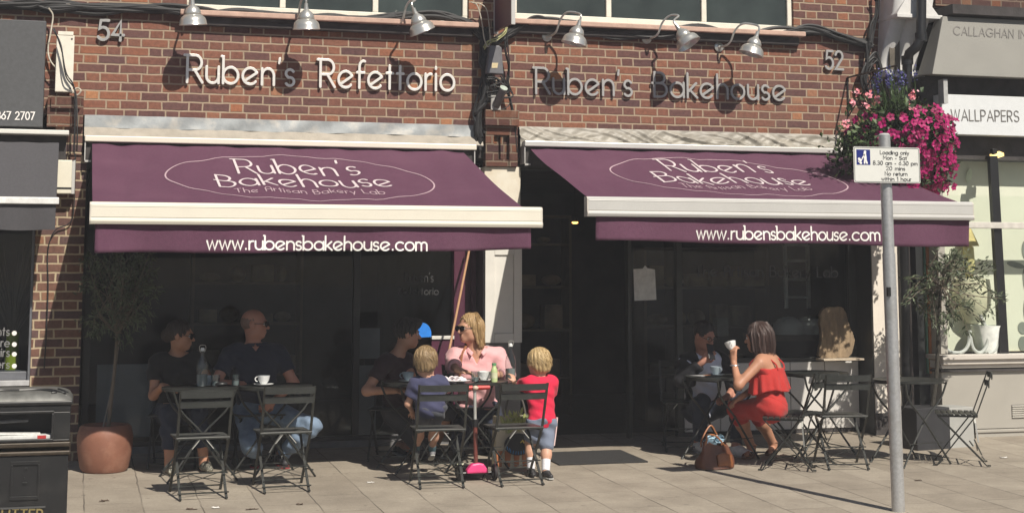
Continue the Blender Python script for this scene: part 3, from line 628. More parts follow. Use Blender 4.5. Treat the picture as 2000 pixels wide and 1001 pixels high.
cables('black wires hanging right of the grey junction box', [(990, 60), (988, 95), (994, 130), (992, 170), (1000, 210), (1005, 250), (1010, 300)], 4, .012, .008, Y=-.06, seed=10)
cables('pale loop of wire dangling beside the purple bracket sign', [(920, 5), (932, 12), (940, 40), (945, 75), (952, 92), (958, 80), (955, 45), (950, 18), (938, 8), (925, 6)], 1, .004, .006, CABLEG, Y=-.1, seed=11)
cables('yellow-green wires fanning out under the purple bracket sign', [(945, 95), (955, 82), (970, 78), (985, 66), (990, 55)], 3, .012, .005, M('yellow_cable', (.45, .45, .22), .6), Y=-.1, seed=12)
cables('tangled black cables at the right end of the brick wall above the flowers', [(1698, 90), (1703, 60), (1712, 20), (1708, -10)], 5, .03, .010, Y=-.06, seed=13)
cables('black cables drooping down the right edge of the brick wall', [(1695, 88), (1690, 120), (1692, 160), (1700, 190), (1686, 150), (1712, 110), (1720, 150)], 6, .03, .010, Y=-.06, seed=14)
# ------------------------------------------------------------------ boxes and fittings on the piers
def bolt_on(name, label, cat, pxa, pxb, Y, t, mat, bevel=.006):
    a, b = at(*pxa, Y), at(*pxb, Y)
    T = thing(name, label, cat, ((a[0]+b[0])/2, Y+t, min(a[2], b[2])))
    MB().bx(-abs(b[0]-a[0])/2, abs(b[0]-a[0])/2, -t, 0, 0, abs(a[2]-b[2])).build('cover', mat, T, bevel=bevel); return T, abs(b[0]-a[0])/2, abs(a[2]-b[2]), t
T, hw, hh, t = bolt_on('meter_strip', 'tall white plastic cover strip on the left brick pier', 'cover', (111, 68), (142, 180), -.17, .09, WINFRAME)
MB().bx(-hw+.01, hw-.01, -t+.005, -t-.004, hh+.0005, hh+.03).build('end_flange', WINFRAME, T); 
for zz in (.03, hh-.03): MB().lathe([(0, 0), (.007, 0), (.007, .004), (0, .004)], 10, (hw-.02, -t-.0005, zz), rotm(PI/2, 0, 0)).build('screw', BLACKP, T)
T, hw, hh, t = bolt_on('alarm_box', 'cream plastic box with dark slots below the charcoal awning cassette', 'box', (113, 312), (139, 378), -.2, .1, UPVC)
MB().bx(-hw, hw, -t-.002, -t+.02, .035, .05).build('slot', BLACKP, T)
MB().bx(hw+.001, hw+.025, -t+.01, 0, .0, hh).build('side_plate', GREYAL, T)
# grey junction box: trapezoid with a cream label
Yb = -.17
T = thing('junction_box', 'grey tapered junction box with a cream patch on the central pier', 'box', at(967, 145, Yb))
A0 = at(967, 145, Yb)
def rel(px, py): q = at(px, py, Yb)-A0; return (q[0], q[2])
MB().prism([rel(950, 143), rel(984, 145), rel(980, 93), rel(975, 89), rel(957, 89)][::1], (0, 0, 0), (1, 0, 0), (0, 0, 1), (0, 1, 0), .09).build('housing', M('grey_box_plastic', (.13, .13, .14), .5), T, bevel=.008)
MB().prism([rel(960, 133), rel(971, 133), rel(973, 123), rel(961, 123)], (0, -.004, 0), (1, 0, 0), (0, 0, 1), (0, 1, 0), .005).build('sticker', M('cream_label', (.6, .5, .3), .6), T)
# floodlight/pipe stub
T = thing('floodlight', 'short dark cylindrical floodlight on a pale plate above the pier corbel', 'lamp', at(968, 200, -.12)); 
MB().tube([(0, -.02, -.03), (.012, -.08, .03), (.03, -.15, .105)], [.035, .036, .034], 14).build('barrel', M('dark_zinc', (.14, .14, .14), .45, .4), T, smooth=True)
MB().tube([(.03, -.15, .105), (.032, -.157, .113)], [.036, .036], 14).build('lens', M('pale_lens', (.42, .48, .42), .2), T, smooth=True)
MB().bx(-.05, .04, -.03, .0, -.09, .06).build('mounting_plate', M('weathered_plate', (.35, .34, .32), .7, 0, .3, 25), T, bevel=.005)
# purple bracket sign (edge on, cropped by the frame)
q = at(982, 55, -.3)
T = thing('bracket_sign', 'purple projecting sign with a silver edge, cut off by the top of the picture', 'sign', (q[0], 0, q[2]))
MB().bx(-.015, .015, -.62, -.08, 0, .6).build('panel', PURPLEW, T); MB().bx(-.02, .02, -.08, -.06, -.02, .6).bx(-.018, .018, -.64, -.622, -.02, .6).build('edge_trim', GREYAL, T, bevel=.003)
MB().bx(-.018, .018, -.06, 0.0, .05, .1).bx(-.018, .018, -.06, 0.0, .35, .4).build('fixing', BLACKP, T)
# ------------------------------------------------------------------ left neighbour: grey fascia, charcoal awning, window
RUB = False
Yg = -.16
T = thing('fascia_sign', 'slate grey shop fascia panel with a white telephone number at far left', 'sign', (0, 0, 0))
xg0, xg1 = -5.4, X(87, 140, Yg)
fp = MB().bx(xg0, xg1, Yg, 0-.001, Z(40, 247, Yg), Z(40, 39, Yg)).build('panel', GREYSIGN, T, bevel=.006)
a, b, h = at(-7, 232.5, Yg), at(67, 234, Yg), at(0, 218, Yg)
merge(lettering('867 2707', a, b, (0, 0, 1), (0, -1, 0), h[2]-a[2], .009, .001, .003, .2)).build('lettering', PRINT, fp)
T = thing('charcoal_awning', 'charcoal awning with white bar on the shop at far left', 'awning', (0, 0, 0))
xe = X(135, 257, -.2); MB().bx(-5.4, xe, -.24, -.001, Z(60, 262, -.22), Z(60, 253, -.22)).build('cassette', WHITEP, T, bevel=.006)
MB().bx(-5.4, xe-.02, -.12, -.002, Z(60, 310, -.12), Z(60, 263, -.2)).build('dark_recess', SOOT_SHADE, T)  # near-black block painted as the shaded recess below the cassette
yb = -.62; xf = X(113, 330, -.4); z0, z1 = Z(60, 278, -.2), Z(60, 388, yb)
MB().grid(lambda u, v: (-5.4+(xf+5.4)*u, -.2+(yb+.2)*v, z0+(z1-z0)*v-.01*math.sin(PI*v)+.002*math.sin(u*40)), 40, 10).build('canopy', GREYAWN, T, smooth=True)
xb_ = X(115.5, 390, yb-.03); MB().bx(-5.4, xb_, yb-.03, yb+.02, Z(60, 398, yb-.03), Z(60, 384.5, yb-.03)).build('front_bar', M('white_bar', (.72, .72, .70), .4), T, bevel=.006)
xv = X(108.5, 420, yb); MB().grid(lambda u, v: (-5.4+(xv+5.4)*u, yb+.01*math.sin(u*30)*v, Z(60, 398, yb)+(Z(60, 449, yb)-Z(60, 398, yb))*v+.004*math.sin(u*21)), 40, 4).build('valance', GREYAWN, T, smooth=True)
T = thing('estate_shop_front', 'grey framed shop window of the business at far left, white words on the glass', 'shop window', (0, 0, 0))
yw = -.03; xw = X(57, 640, yw)
m = MB(); m.bx(xw, p0-.002, yw-.04, .25, Z(60, 752, yw), 2.3); m.bx(-5.4, xw-.001, yw, .2, Z(30, 741, yw), Z(30, 725, yw)); m.build('frame', M('mid_grey_frame', (.12, .125, .14), .5), T, bevel=.005)
MB().bx(-5.4, p0-.003, yw-.07, .2, Z(30, 752, yw), Z(30, 741.5, yw)).build('sill', M('pale_grey_sill', (.42, .42, .43), .6), T, bevel=.005)
gp = MB().bx(-5.4, xw-.002, .02, .028, Z(30, 726, yw), 2.3).build('glass', GLASS, T)
MB().bx(-5.4, p0-.01, -.02, .2, -.1, Z(30, 752.5, yw)).build('stall_riser', GREYSIGN, T)
MB().bx(-5.4, p0-.02, 1.2, 1.25, .0, 2.5).bx(p0-.02, p0, .26, 1.25, 0, 2.5).bx(-5.45, -5.4, .03, 1.25, 0, 2.5).bx(-5.4, p0-.02, .03, 1.2, .3, .34).build('interior', DARKIN, T)
for txt, yy in (('nts', 654), ('ure', 676), ('airs', 695), ('ers', 718)):
    a, b, h = at({'nts': -6, 'ure': -9, 'airs': -10, 'ers': -8}[txt], yy, .018), at(18, yy+.5, .018), at(0, yy-17, .018)
    merge(lettering(txt, a, b, (0, 0, 1), (0, -1, 0), h[2]-a[2], .008, .001, .0, .2)).build('lettering', M('grey_vinyl', (.20, .20, .20), .6), gp)
    q = at(28, yy-4, .016); MB().lathe([(0, 0), (.019, 0), (.019, .002), (0, .002)], 16, q, rotm(PI/2, 0, 0)).build('bullet', PRINT, gp)
T = thing('dried_grass', 'vase of tall dried grasses in a lime green vase behind the window at far left', 'plant', at(22, 735, .35))
MB().lathe([(.0, 0), (.05, 0), (.06, .1), (.05, .3), (.055, .36), (.0, .36)], 18).build('vase', M('lime_vase', (.35, .42, .03), .3), T, smooth=True)
m = MB()
for k in range(70):
    a = rng.uniform(0, 2*PI); s = rng.uniform(.1, .38); h = rng.uniform(.7, 1.1); m.tube(catmull([(0, 0, .3), (s*.3*math.cos(a), s*.3*math.sin(a), h*.6), (s*math.cos(a), s*math.sin(a)*.5, h)], 4), [.003]*8+[.001], 4)
m.build('stems', M('dried_stem', (.12, .11, .09), .8), T)
# ------------------------------------------------------------------ right neighbour: interiors shop
Yn = -.35
SH = thing('interiors_shop', 'putty grey painted interiors shop with pale green window display at far right', 'building', (0, 0, 0))
xn = X(1834, 700, Yn); xend = 7.5
XN = lambda px, py, Y=Yn: at(px, py, Y)[0]
ZN = lambda px, py, Y=Yn: at(px, py, Y)[2]
zsill = ZN(1920, 700); zg = -.14
m = MB(); m.bx(xn+.02, xend, Yn, .0, zg+.2, zsill-.09); m.bx(XN(1834, 560), XN(1848, 560), Yn, -.02, zsill+.05, ZN(1900, 310)); m.build('stall_riser', INTGREY, SH, bevel=.004)
MB().bx(xn-.02, xend, Yn-.10, .0, zsill, zsill+.045).bx(xn, xend, Yn-.07, .0, zsill-.045, zsill-.001).bx(xn, xend, Yn-.04, .0, zsill-.08, zsill-.046).build('sill', M('putty_sill', (.56, .52, .47), .5, 0, .04, 6), SH, bevel=.006)
MB().bx(xn, xend, Yn-.03, .0, zsill-.115, zsill-.095).build('drip_line', SOOT_SHADE, SH)
MB().bx(xn+.02, xend, Yn-.045, .0, zg+.17, zg+.195).bx(xn+.02, xend, Yn-.03, .0, zg, zg+.169).build('skirting', INTGREY, SH, bevel=.004)
MB().bx(xn+.0, xend, Yn-.06, .0, zg-.25, zg-.001).build('plinth', M('grey_render_plinth', (.20, .20, .205), .9, 0, .15, 12, .3), SH)
v0, v1 = XN(1976, 800), XN(2001, 800); vz = ZN(1985, 816); m = MB(); 
for k in range(6): m.box(((v0+v1)/2+.06, Yn-.008, vz+.012+k*.02), (v1-v0+.12, .012, .011), rotm(rad(25)))
m.build('vent_grille', M('putty_vent', (.50, .48, .43), .6), SH)
MB().bx(v0, v1+.12, Yn-.003, Yn+.01, vz, vz+.125).build('vent_back', SOOT_SHADE, SH)
# side return with poster-like coloured strips, dark posts
MB().bx(XN(1762, 640, -.07), XN(1776, 640, -.07), -.12, .2, -.15, 2.9).build('corner_post', M('dark_umber_paint', (.03, .024, .022), .5), SH)
MB().bx(XN(1786, 640, -.1), XN(1799, 640, -.1), -.16, .2, -.15, 2.9).build('corner_post', M('black_green_paint', (.018, .02, .02), .45), SH)
MB().bx(XN(1777, 640, -.05), XN(1785, 640, -.05), -.05, .2, -.15, 2.9).build('side_strip', GREYPAN, SH)
zc0, zc1 = ZN(1808, 728, -.1), 2.75
m = MB(); m.bx(XN(1799.5, 600, -.1), XN(1832, 600, -.1), -.15, .2, zc0, zc1); m.build('side_window_backing', M('cream_backing', (.6, .56, .42), .7), SH)
MB().bx(XN(1803, 600, -.1), XN(1812, 600, -.1), -.19, -.151, zc0, zc1).build('orange_post', M('orange_wood', (.42, .16, .055), .5, 0, .2, 30), SH, bevel=.004)
MB().bx(XN(1799.5, 600, -.1), XN(1802, 600, -.1), -.18, -.151, zc0, zc1).build('green_strip', M('green_strip', (.12, .26, .18), .6), SH)
MB().bx(XN(1799.5, 800, -.1), XN(1834, 800, -.1), -.15, .2, -.15, zc0-.002).build('side_riser', M('dark_riser', (.03, .03, .032), .6), SH)
# window: backing, glass, mullions
zw0, zw1 = zsill+.046, ZN(1900, 309)
yb2 = .02
MB().bx(XN(1838, 500, yb2), xend, yb2, yb2+.04, zw0-.1, zw1+.4).build('display_backing', M('pale_green_paper', (.73, .72, .62), .8, 0, .05, 2.5), SH)
MB().bx(xn, xend, Yn+.05, yb2, zw0-.06, zw0-.001).build('display_floor', M('oak_board', (.32, .2, .09), .6), SH)
gl = MB().bx(XN(1849, 500), xend, Yn+.06, Yn+.066, zw0, zw1).build('glass', glass_mat('display_glass', (.95, .97, .95), .05), SH)
m = MB(); m.bar(at(1938, 305, Yn+.03), at(1960, 694, Yn+.03), .085, .05, (0, 1, 0)); m.build('mullion', BLACKP, SH)
m = MB(); m.bar(at(1832, 300, Yn+.05), at(1836, 560, Yn+.05), .04, .04, (0, 1, 0)); m.build('mullion', BLACKP, SH)
MB().bx(XN(1850, 440), xend, Yn-.03, Yn+.05, ZN(1950, 446), ZN(1950, 434)).build('transom', M('putty_transom', (.58, .55, .50), .5), SH, bevel=.004)
# fascia above
MB().bx(XN(1812, 280), xend, -.2, .2, zw1+.0, ZN(1900, 266)+.02).bx(XN(1812, 200), xend, Yn+.12, .2, ZN(1900, 266)+.021, ZN(1900, 150)).build('soffit', SOOT_SHADE, SH)  # near-black blocks carry the deep shade under fascia and name board
xs = XN(1838, 225, Yn-.02)
fs_ = MB().bx(xs, xend, Yn-.02, Yn+.11, ZN(1930, 264, Yn-.02), ZN(1930, 187, Yn-.02)).build('name_board', M('name_board_white', (.66, .68, .69), .5, 0, .03), SH, bevel=.004)
a, b, h = at(1858, 235, Yn-.02), at(1990, 237.5, Yn-.02), at(1858, 214, Yn-.02)
merge(lettering('WALLPAPERS', a, b, (0, 0, 1), (0, -1, 0), h[2]-a[2], .010, .001, .003, .22)).build('lettering', M('grey_ink', (.16, .15, .14), .6), fs_)
a, b = at(2001, 237.7, Yn-.02), at(2016, 238, Yn-.02); merge(lettering('&', a, b, (0, 0, 1), (0, -1, 0), h[2]-a[2], .010, .001, .003, .22)).build('lettering', MATS['grey_ink'], fs_)
# slanting awning box
zt_, zb_ = ZN(1920, 36, Yn-.05), ZN(1920, 149, Yn-.17)
xa_ = XN(1842, 36, Yn-.05); xb2 = XN(1821, 147, Yn-.17)
bxm = M('putty_grey_fascia', (.235, .228, .205), .6, 0, .05, 5)
m = MB(); tp = np.array([0, Yn-.05, zt_]); bt = np.array([0, Yn-.17, zb_])
vs = []
for xx, xz in ((xa_, xb2), (xend, xend)): vs += [(xx, tp[1], tp[2]), (xz, bt[1], bt[2]), (xz, Yn+.1, bt[2]+.02), (xx, Yn+.1, tp[2])]
m.add(vs, [(0, 1, 2, 3), (7, 6, 5, 4), (0, 4, 5, 1), (1, 5, 6, 2), (2, 6, 7, 3), (3, 7, 4, 0)])
ab = m.build('sloping_fascia', bxm, SH, bevel=.006)
Nn = np.cross([1, 0, 0], tp-bt); Nn /= np.linalg.norm(Nn)
if Nn[1] > 0: Nn = -Nn
a, b, h = (onplane(*q, bt, Nn) for q in ((1862, 68), (2003, 76), (1862, 52)))
Vv = (tp-bt)/np.linalg.norm(tp-bt)
merge(lettering('CALLAGHAN IN', a, b, Vv, Nn, abs(np.dot(h-a, Vv)), .011, .001, .003, .24, shear=.18)).build('lettering', MATS['grey_ink'], ab)
MB().bx(XN(1841, 180, Yn-.1), XN(1849, 180, Yn-.1), Yn-.12, Yn-.025, ZN(1845, 202, Yn-.1), ZN(1845, 155, Yn-.1)).build('bracket', M('grey_bracket', (.4, .4, .39), .5), SH)
MB().bx(XN(1836, 15, Yn+.1), xend, Yn-.12, .2, ZN(1920, 32, Yn-.05), ZN(1920, 14, Yn-.05)).build('lead_cornice', SOOT_SHADE, SH)
MB().bx(XN(1838, 5, .0), xend, .1, .3, ZN(1920, 16, .1), 5.0).build('upper_wall', BRICKD, SH)
# console bracket, grey pier
cx0 = XN(1775, 60, -.3); K = M('white_stucco', (.62, .61, .59), .6, 0, .08, 10, .1)
ctop, cbot = Z(1790, -30, -.3), Z(1790, 135, -.3)
CB = MB(); xk0, xk1 = XN(1758, 60, -.35), XN(1832, 60, -.35)
def cons(u, v):
    x0_, x1_ = xk0-.06*v, xk1-.10*v; yb_ = -.10-.17*(1-v)**1.4-.05*math.sin(v*5.2); fl_ = abs(math.sin(u*PI*2.5)); return (x0_+(x1_-x0_)*u, yb_-.045*fl_**.6, ctop+(cbot-ctop)*v)
CB.grid(cons, 84, 22)
for u_ in (0, 1): CB.add([cons(u_, j/22) for j in range(23)]+[(cons(u_, j/22)[0], .05, cons(u_, j/22)[2]) for j in range(23)], [(j, j+1, 24+j, 23+j) for j in range(22)])
CB.build('console_bracket', K, SH, smooth=True, ang=60)
z25 = Z(1795, 30, -.4); MB().bx(xk0-.03, xk1+.05, -.36, .05, z25-.02, z25+.018).build('console_moulding', K, SH, bevel=.006)
MB().bx(xk0-.07, xk1-.06, -.20, .05, cbot-.06, cbot-.001).build('console_foot', K, SH, bevel=.006)
MB().prism([(0, 0), (xk1-xk0+.04, 0), ((xk1-xk0)/2, .30)], (xk0-.02, -.34, z25+.0185), (1, 0, 0), (0, 0, 1), (0, 1, 0), .2).build('console_gable', K, SH, bevel=.006)
MB().bx(X(1752, 60), xend, .2, .3, 2.4, 5.0).build('rear_wall', SOOT_SHADE, SH)
MB().bx(X(1722, 60), X(1752, 60, -.1), -.14, .3, 2.9, 5.0).bx(X(1722, 60), XN(1835, 150, 0), -.02, .3, 2.5, 3.3).build('rendered_pier', M('grey_brown_render', (.115, .10, .08), .9, 0, .25, 8, .3), SH)
# drainpipe
yp = -.42
P = [at(1800, -20, yp), at(1799, 75, yp), at(1790, 92, yp), at(1776, 104, yp+.05), at(1772, 120, yp+.1), at(1771, 250, yp+.1), (at(1771, 300, yp+.1)[0], -.22, 2.0), (at(1768, 300, yp+.1)[0], -.22, -.1)]
T = thing('drainpipe', 'black cast iron drainpipe with a cranked elbow beside the hanging basket', 'pipe', (0, 0, 0))
MB().tube(np.vstack([P[0:1], P[1:2], P[2:3], P[3:4], P[4:5], P[5:6]]), .046, 14).build('upper_pipe', BLACKP, T, smooth=True)
for q in (P[4], P[1]): MB().tube([q+np.array([0, 0, -.03]), q+np.array([0, 0, .05])], .056, 14).build('collar', BLACKP, T, smooth=True)
MB().tube([P[5], P[6], P[7]], .045, 12).build('lower_pipe', BLACKP, T, smooth=True)
# spot lamp in the neighbour's soffit
T = thing('spot_lamp', 'lit golden spot lamp under the white name board at far right', 'lamp', at(1947, 303, Yn+.05))
MB().box((0, 0, 0), (.11, .07, .03), rotm(rad(20), rad(-18), 0)).build('reflector', emit_mat('warm_lamp_face', (1, .72, .25), 1.1), T); MB().box((-.02, .02, .03), (.05, .05, .06)).build('housing', BLACKP, T, bevel=.005)
# display objects behind the glass
yd = -.12
def shelf(px, py): q = at(px, py, yd); return (q[0], yd, zw0)
T = thing('plant_pot', 'white tapered pot with grey swirls standing in the shop window at far right', 'pot', shelf(1918, 690)); hgt = at(1918, 634, yd)[2]-zw0; T.location.y = yd-.09
WG = M('white_glaze', (.80, .83, .79), .25)
MB().lathe([(0, 0), (.10, 0), (.15, hgt), (.14, hgt), (.10, .05), (0, .05)], 28).build('body', WG, T, smooth=True)
T = thing('table_lamp', 'cream bowl lamp with a yellow conical shade in the shop window at far right', 'lamp', shelf(1905, 690)); T.location.y = yd+.06; z_ = lambda y: at(1905, y, yd)[2]-zw0
MB().lathe([(0, z_(634)), (.07, z_(630)), (.17, z_(600)), (.185, z_(570)), (.17, z_(545)), (0, z_(540))], 28, (.02, 0, 0)).build('bowl', M('cream_bowl', (.70, .66, .5), .4, 0, .1, 8), T, smooth=True)
MB().lathe([(.02, 0), (.02, z_(634)), (.0, z_(634))], 10, (.02, 0, 0)).build('stand', WG, T, smooth=True)
MB().lathe([(.03, z_(445)), (.10, z_(478)), (.10, z_(480)), (.02, z_(450))], 24, (0, 0, 0)).build('shade', M('yellow_shade', (.62, .5, .22), .7), T, smooth=True)
MB().lathe([(.0, z_(478)), (.05, z_(482)), (.06, z_(520)), (.03, z_(541)), (0, z_(541))], 20, (0, 0, 0)).build('neck', M('yellow_vase', (.58, .52, .25), .5), T, smooth=True)
DG = M('dark_grey_shape', (.22, .235, .21), .8, 0, .1)
T = thing('leafy_shapes', 'dark grey leafy shapes on the pale green backing at far right', 'decoration', (0, 0, 0))
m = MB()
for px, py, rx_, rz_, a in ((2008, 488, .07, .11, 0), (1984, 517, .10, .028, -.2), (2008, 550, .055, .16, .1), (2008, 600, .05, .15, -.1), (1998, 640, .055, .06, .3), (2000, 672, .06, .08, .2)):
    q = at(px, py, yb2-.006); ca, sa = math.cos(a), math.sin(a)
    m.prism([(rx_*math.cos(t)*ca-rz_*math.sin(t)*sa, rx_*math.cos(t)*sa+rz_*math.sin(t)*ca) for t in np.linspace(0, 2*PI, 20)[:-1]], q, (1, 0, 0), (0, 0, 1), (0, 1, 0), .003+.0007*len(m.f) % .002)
m.build('flat_shape', DG, T)  # flat dark grey leaf shapes laid on the backing
MB().prism([(.03*math.cos(t), .07*math.sin(t)) for t in np.linspace(0, 2*PI, 20)[:-1]], at(1893, 343, yb2-.02), (1, .0, 0), (.2, 0, 1), (0, 1, 0), .006).build('leaf', M('pale_leaf', (.72, .76, .6), .6), T)
m = MB(); Ys = Yn+.045
def sw(pts): 
    P3 = catmull([at(x, y, Ys) for x, y in pts], 8); m.tube(P3, .017, 8)
sw([(1846, 640), (1843, 665), (1852, 684), (1875, 688), (1890, 675), (1895, 645)]); sw([(1893, 645), (1900, 678), (1915, 688), (1928, 670), (1925, 640), (1915, 615)]); sw([(1930, 690), (1945, 680), (1953, 650), (1951, 622)])
T = thing('window_swirl', 'grey painted swirls in front of the white pot in the window at far right', 'decoration', (0, 0, 0)); m.build('swirl', M('grey_swirl', (.42, .45, .42), .6), T, smooth=True)
# ------------------------------------------------------------------ foliage helpers
def leaf(mb, p, d, L, wd, r):
    d = np.array(d, float); d /= np.linalg.norm(d); s = np.cross(d, r.normal(0, 1, 3)); s /= np.linalg.norm(s)+1e-9; n = np.cross(s, d)
    p = np.array(p, float)
    mb.add([p, p+d*L*.5+s*wd*.5+n*wd*.15, p+d*L-n*L*.06, p+d*L*.5-s*wd*.5+n*wd*.15], [(0, 1, 2), (0, 2, 3)])
def leaf_mat(name, a, b, c):
    m, nt, bs = node_mat(name)
    g = nt.nodes.new('ShaderNodeNewGeometry'); col = ramp(nt, g.outputs['Random Per Island'], [(0, a), (.5, b), (1, c)])
    nt.links.new(col, bs.inputs['Base Color']); bs.inputs['Roughness'].default_value = .5; bs.inputs['Specular IOR Level'].default_value = .35
    return m
OLIVE = leaf_mat('olive_leaf', (.035, .05, .025), (.075, .095, .05), (.16, .19, .12))
BARK = M('grey_bark', (.15, .12, .09), .9, 0, .3, 25, .6, stretch=(1, 1, .2))
def olive_crown(T, c, rx, ry, rz, nb, nl, base, r, mat=OLIVE, seed=0, Ll=.055, droop=.2):
    rr = np.random.default_rng(seed); br = MB(); lf = MB()
    for k in range(nb):
        v = rr.normal(0, 1, 3); v /= np.linalg.norm(v); q = np.array(c)+v*np.array([rx, ry, rz])*rr.uniform(.55, 1.05)
        mid = (np.array(base)+q)/2+rr.normal(0, .06, 3)+np.array([0, 0, .05])
        P = catmull([base, mid, q, q+(q-mid)*.35-np.array([0, 0, droop*.3])], 6); br.tube(P, np.linspace(r*.5, .0015, len(P)), 5)
        for j in range(nl):
            t = rr.uniform(.35, 1); i = min(int(t*(len(P)-1)), len(P)-2); p = P[i]+rr.normal(0, .022, 3); d = (P[i+1]-P[i]); d = d/np.linalg.norm(d)+rr.normal(0, .65, 3); leaf(lf, p, d, Ll*rr.uniform(.6, 1.25), Ll*.26, rr)
    br.build('branches', BARK, T, smooth=True); lf.build('crown', mat, T)
# ------------------------------------------------------------------ terracotta pot with olive tree
q = gnd(201, 921); q[1] -= -.22; base = np.array([q[0]+.01, -.62, gz(-.62)])
TP = thing('potted_olive_tree', 'slim olive tree in a big terracotta pot standing in the shade of the left awning', 'tree', base)
zr = at(203, 828, -.62)[2]-base[2]
sc_ = .47/2.0*.86
MB().lathe([(0, 0), (.165, 0), (.185, .03), (.207, zr*.45), (.212, zr*.75), (.196, zr*.95), (.178, zr), (.165, zr-.004), (.163, zr-.05), (0, zr-.05)], 40).build('pot', M('terracotta', (.225, .095, .060), .6, 0, .14, 7, .12, dirt=(.34, .18, .12), dscale=5), TP, smooth=True, ang=50)
MB().lathe([(0, zr-.03), (.08, zr-.028), (.164, zr-.035)], 24).build('soil', M('soil', (.05, .035, .025), .95, 0, .3, 50, .8), TP)
def loc(px, py, Y): return at(px, py, Y)-base
tp = [np.array([.02, 0, zr-.04]), loc(218, 770, -.62), loc(224, 720, -.6), loc(229, 650, -.6)]
MB().tube(catmull(tp, 6), np.linspace(.016, .011, 19), 8).build('trunk', BARK, TP, smooth=True)
MB().tube(catmull([np.array([-.02, .02, zr-.04]), loc(222, 740, -.58), loc(233, 660, -.58)], 5), .007, 6).build('stake', M('grey_stake', (.25, .22, .19), .8), TP, smooth=True)
olive_crown(TP, loc(232, 565, -.6), .33, .28, .36, 60, 42, tp[-1], .012, seed=11)
# ------------------------------------------------------------------ right olive tree in dark planter
b2 = np.array([*gnd(1812, 893)[:2], 0]); b2[1] = -.85; b2[0] = at(1812, 880, -.85)[0]; b2[2] = gz(-.85)-.06
T = thing('olive_tree_in_planter', 'young olive tree with spreading leaves in a dark square planter beside the neighbouring shop', 'tree', b2, rad(10))
zp = at(1800, 793, -.85)[2]-b2[2]
MB().bx(-.24, .13, -.15, .15, .02, zp).build('planter', M('black_planter', (.025, .025, .028), .6, 0, .2, 10), T, bevel=.006)
MB().bx(.131, .42, -.13, .15, .02, zp-.01).build('planter_liner', M('pale_grey_side', (.36, .36, .34), .7, 0, .06, 8), T, bevel=.006)
m = MB(); 
for xx in (-.2, -.1, .02, .1): m.bx(xx, xx+.02, -.155, -.12, 0, .02)
m.build('feet', M('white_foot', (.6, .6, .58), .6), T)
l2 = lambda px, py, Y=-.85: rotm(0, 0, -rad(10))@(at(px, py, Y)-b2)
tk = [l2(1820, 800), l2(1829, 730), l2(1833, 640), l2(1838, 560)]
MB().tube(catmull(tk, 6), np.linspace(.021, .013, 19), 8).build('trunk', M('dark_olive_bark', (.038, .034, .026), .9, 0, .3, 25, .6), T, smooth=True)
olive_crown(T, l2(1858, 562), .43, .3, .33, 56, 24, tk[-1], .011, seed=12, Ll=.066, droop=.0)
# ------------------------------------------------------------------ hanging basket
hb = at(1758, 262, -.95)
T = thing('hanging_basket', 'hanging basket overflowing with magenta petunias, pink geraniums and blue salvia', 'flower basket', hb)
rr = np.random.default_rng(21); lf = MB(); fl = MB(); pk = MB(); sv = MB(); svs = MB(); ce = MB()
def sh(u, v):   # point on the overall heart-shaped mound; v elevation -1..1
    return u
def inside():
    while True:
        x, y, z = rr.uniform(-.50, .52), rr.uniform(-.42, .38), rr.uniform(-.50, .38)
        top = .22-.30*(x+.02)**2
        if z > 0: ok = (x/.47)**2+(y/.40)**2+(z/max(top+.08, .05))**2 < 1
        else: ok = ((x-.08*min(1, -z*2))/(.50-.35*(-z)))**2+(y/(.40-.2*(-z)))**2 < 1 and z > -.46+.55*max(0, -x+.02)
        if ok: return np.array([x, y, z])
pts = [inside() for _ in range(1500)]
for p in pts:
    o_ = p/np.array([.5, .42, .4]); k = np.linalg.norm(o_)
    for j in range(3): leaf(lf, p+rr.normal(0, .02, 3), o_/(k+.1)+rr.normal(0, .7, 3)+np.array([0, 0, -.2]), rr.uniform(.035, .065), rr.uniform(.02, .034), rr)
for k in range(620):
    x, y, z = rr.normal(-.44, .10), rr.normal(-.02, .13), rr.normal(-.13, .10); leaf(lf, (x, y, z), rr.normal(0, 1, 3), .06, .035, rr)
def bloom(mb, p, d, r_, n=5, eye=None):
    d = d/np.linalg.norm(d); s = np.cross(d, (0, 0, 1)); s /= np.linalg.norm(s)+1e-6; t = np.cross(d, s); vs = [p-d*r_*.5]; k = 0
    ph = rr.uniform(0, 6)
    for i in range(n*4):
        a = 2*PI*i/(n*4)+ph; q = r_*(1+.16*math.cos(n*a)); vs.append(p+(s*math.cos(a)+t*math.sin(a))*q+d*(.12*r_*math.cos(n*a+1)))
    m_ = n*4; vs += [p+(s*math.cos(2*PI*i/m_+ph)+t*math.sin(2*PI*i/m_+ph))*r_*.35-d*r_*.12 for i in range(m_)]
    mb.add(vs, [(0, 1+m_+i, 1+m_+(i+1) % m_) for i in range(m_)]+[(1+m_+i, 1+i, 1+(i+1) % m_, 1+m_+(i+1) % m_) for i in range(m_)])
    if eye is not None: eye.ell(p-d*r_*.2, (r_*.16,)*3, n=6)
nb = 0; fls = []
for p in sorted(pts, key=lambda p: -np.linalg.norm(p/np.array([.5, .42, .42]))+.5*(p[1] > .05)):
    if p[0] < -.16 and rr.random() < .5: continue
    if p[0] > .02 and p[0] < .08 and rr.random() < .3: continue
    if p[2] > .16 and p[0] < .2: continue
    o_ = p/np.array([.5, .42, .4]); o_ = o_/(np.linalg.norm(o_)+1e-6)
    if o_[1] > .35: continue
    fl = MB(); fls.append(fl)
    bloom(fl, p+o_*.05+rr.normal(0, .012, 3), o_+np.array([-.1, -.6, .15])+rr.normal(0, .3, 3), rr.uniform(.030, .040), eye=ce); nb += 1
    if nb > 420: break
pks = []; svl = []
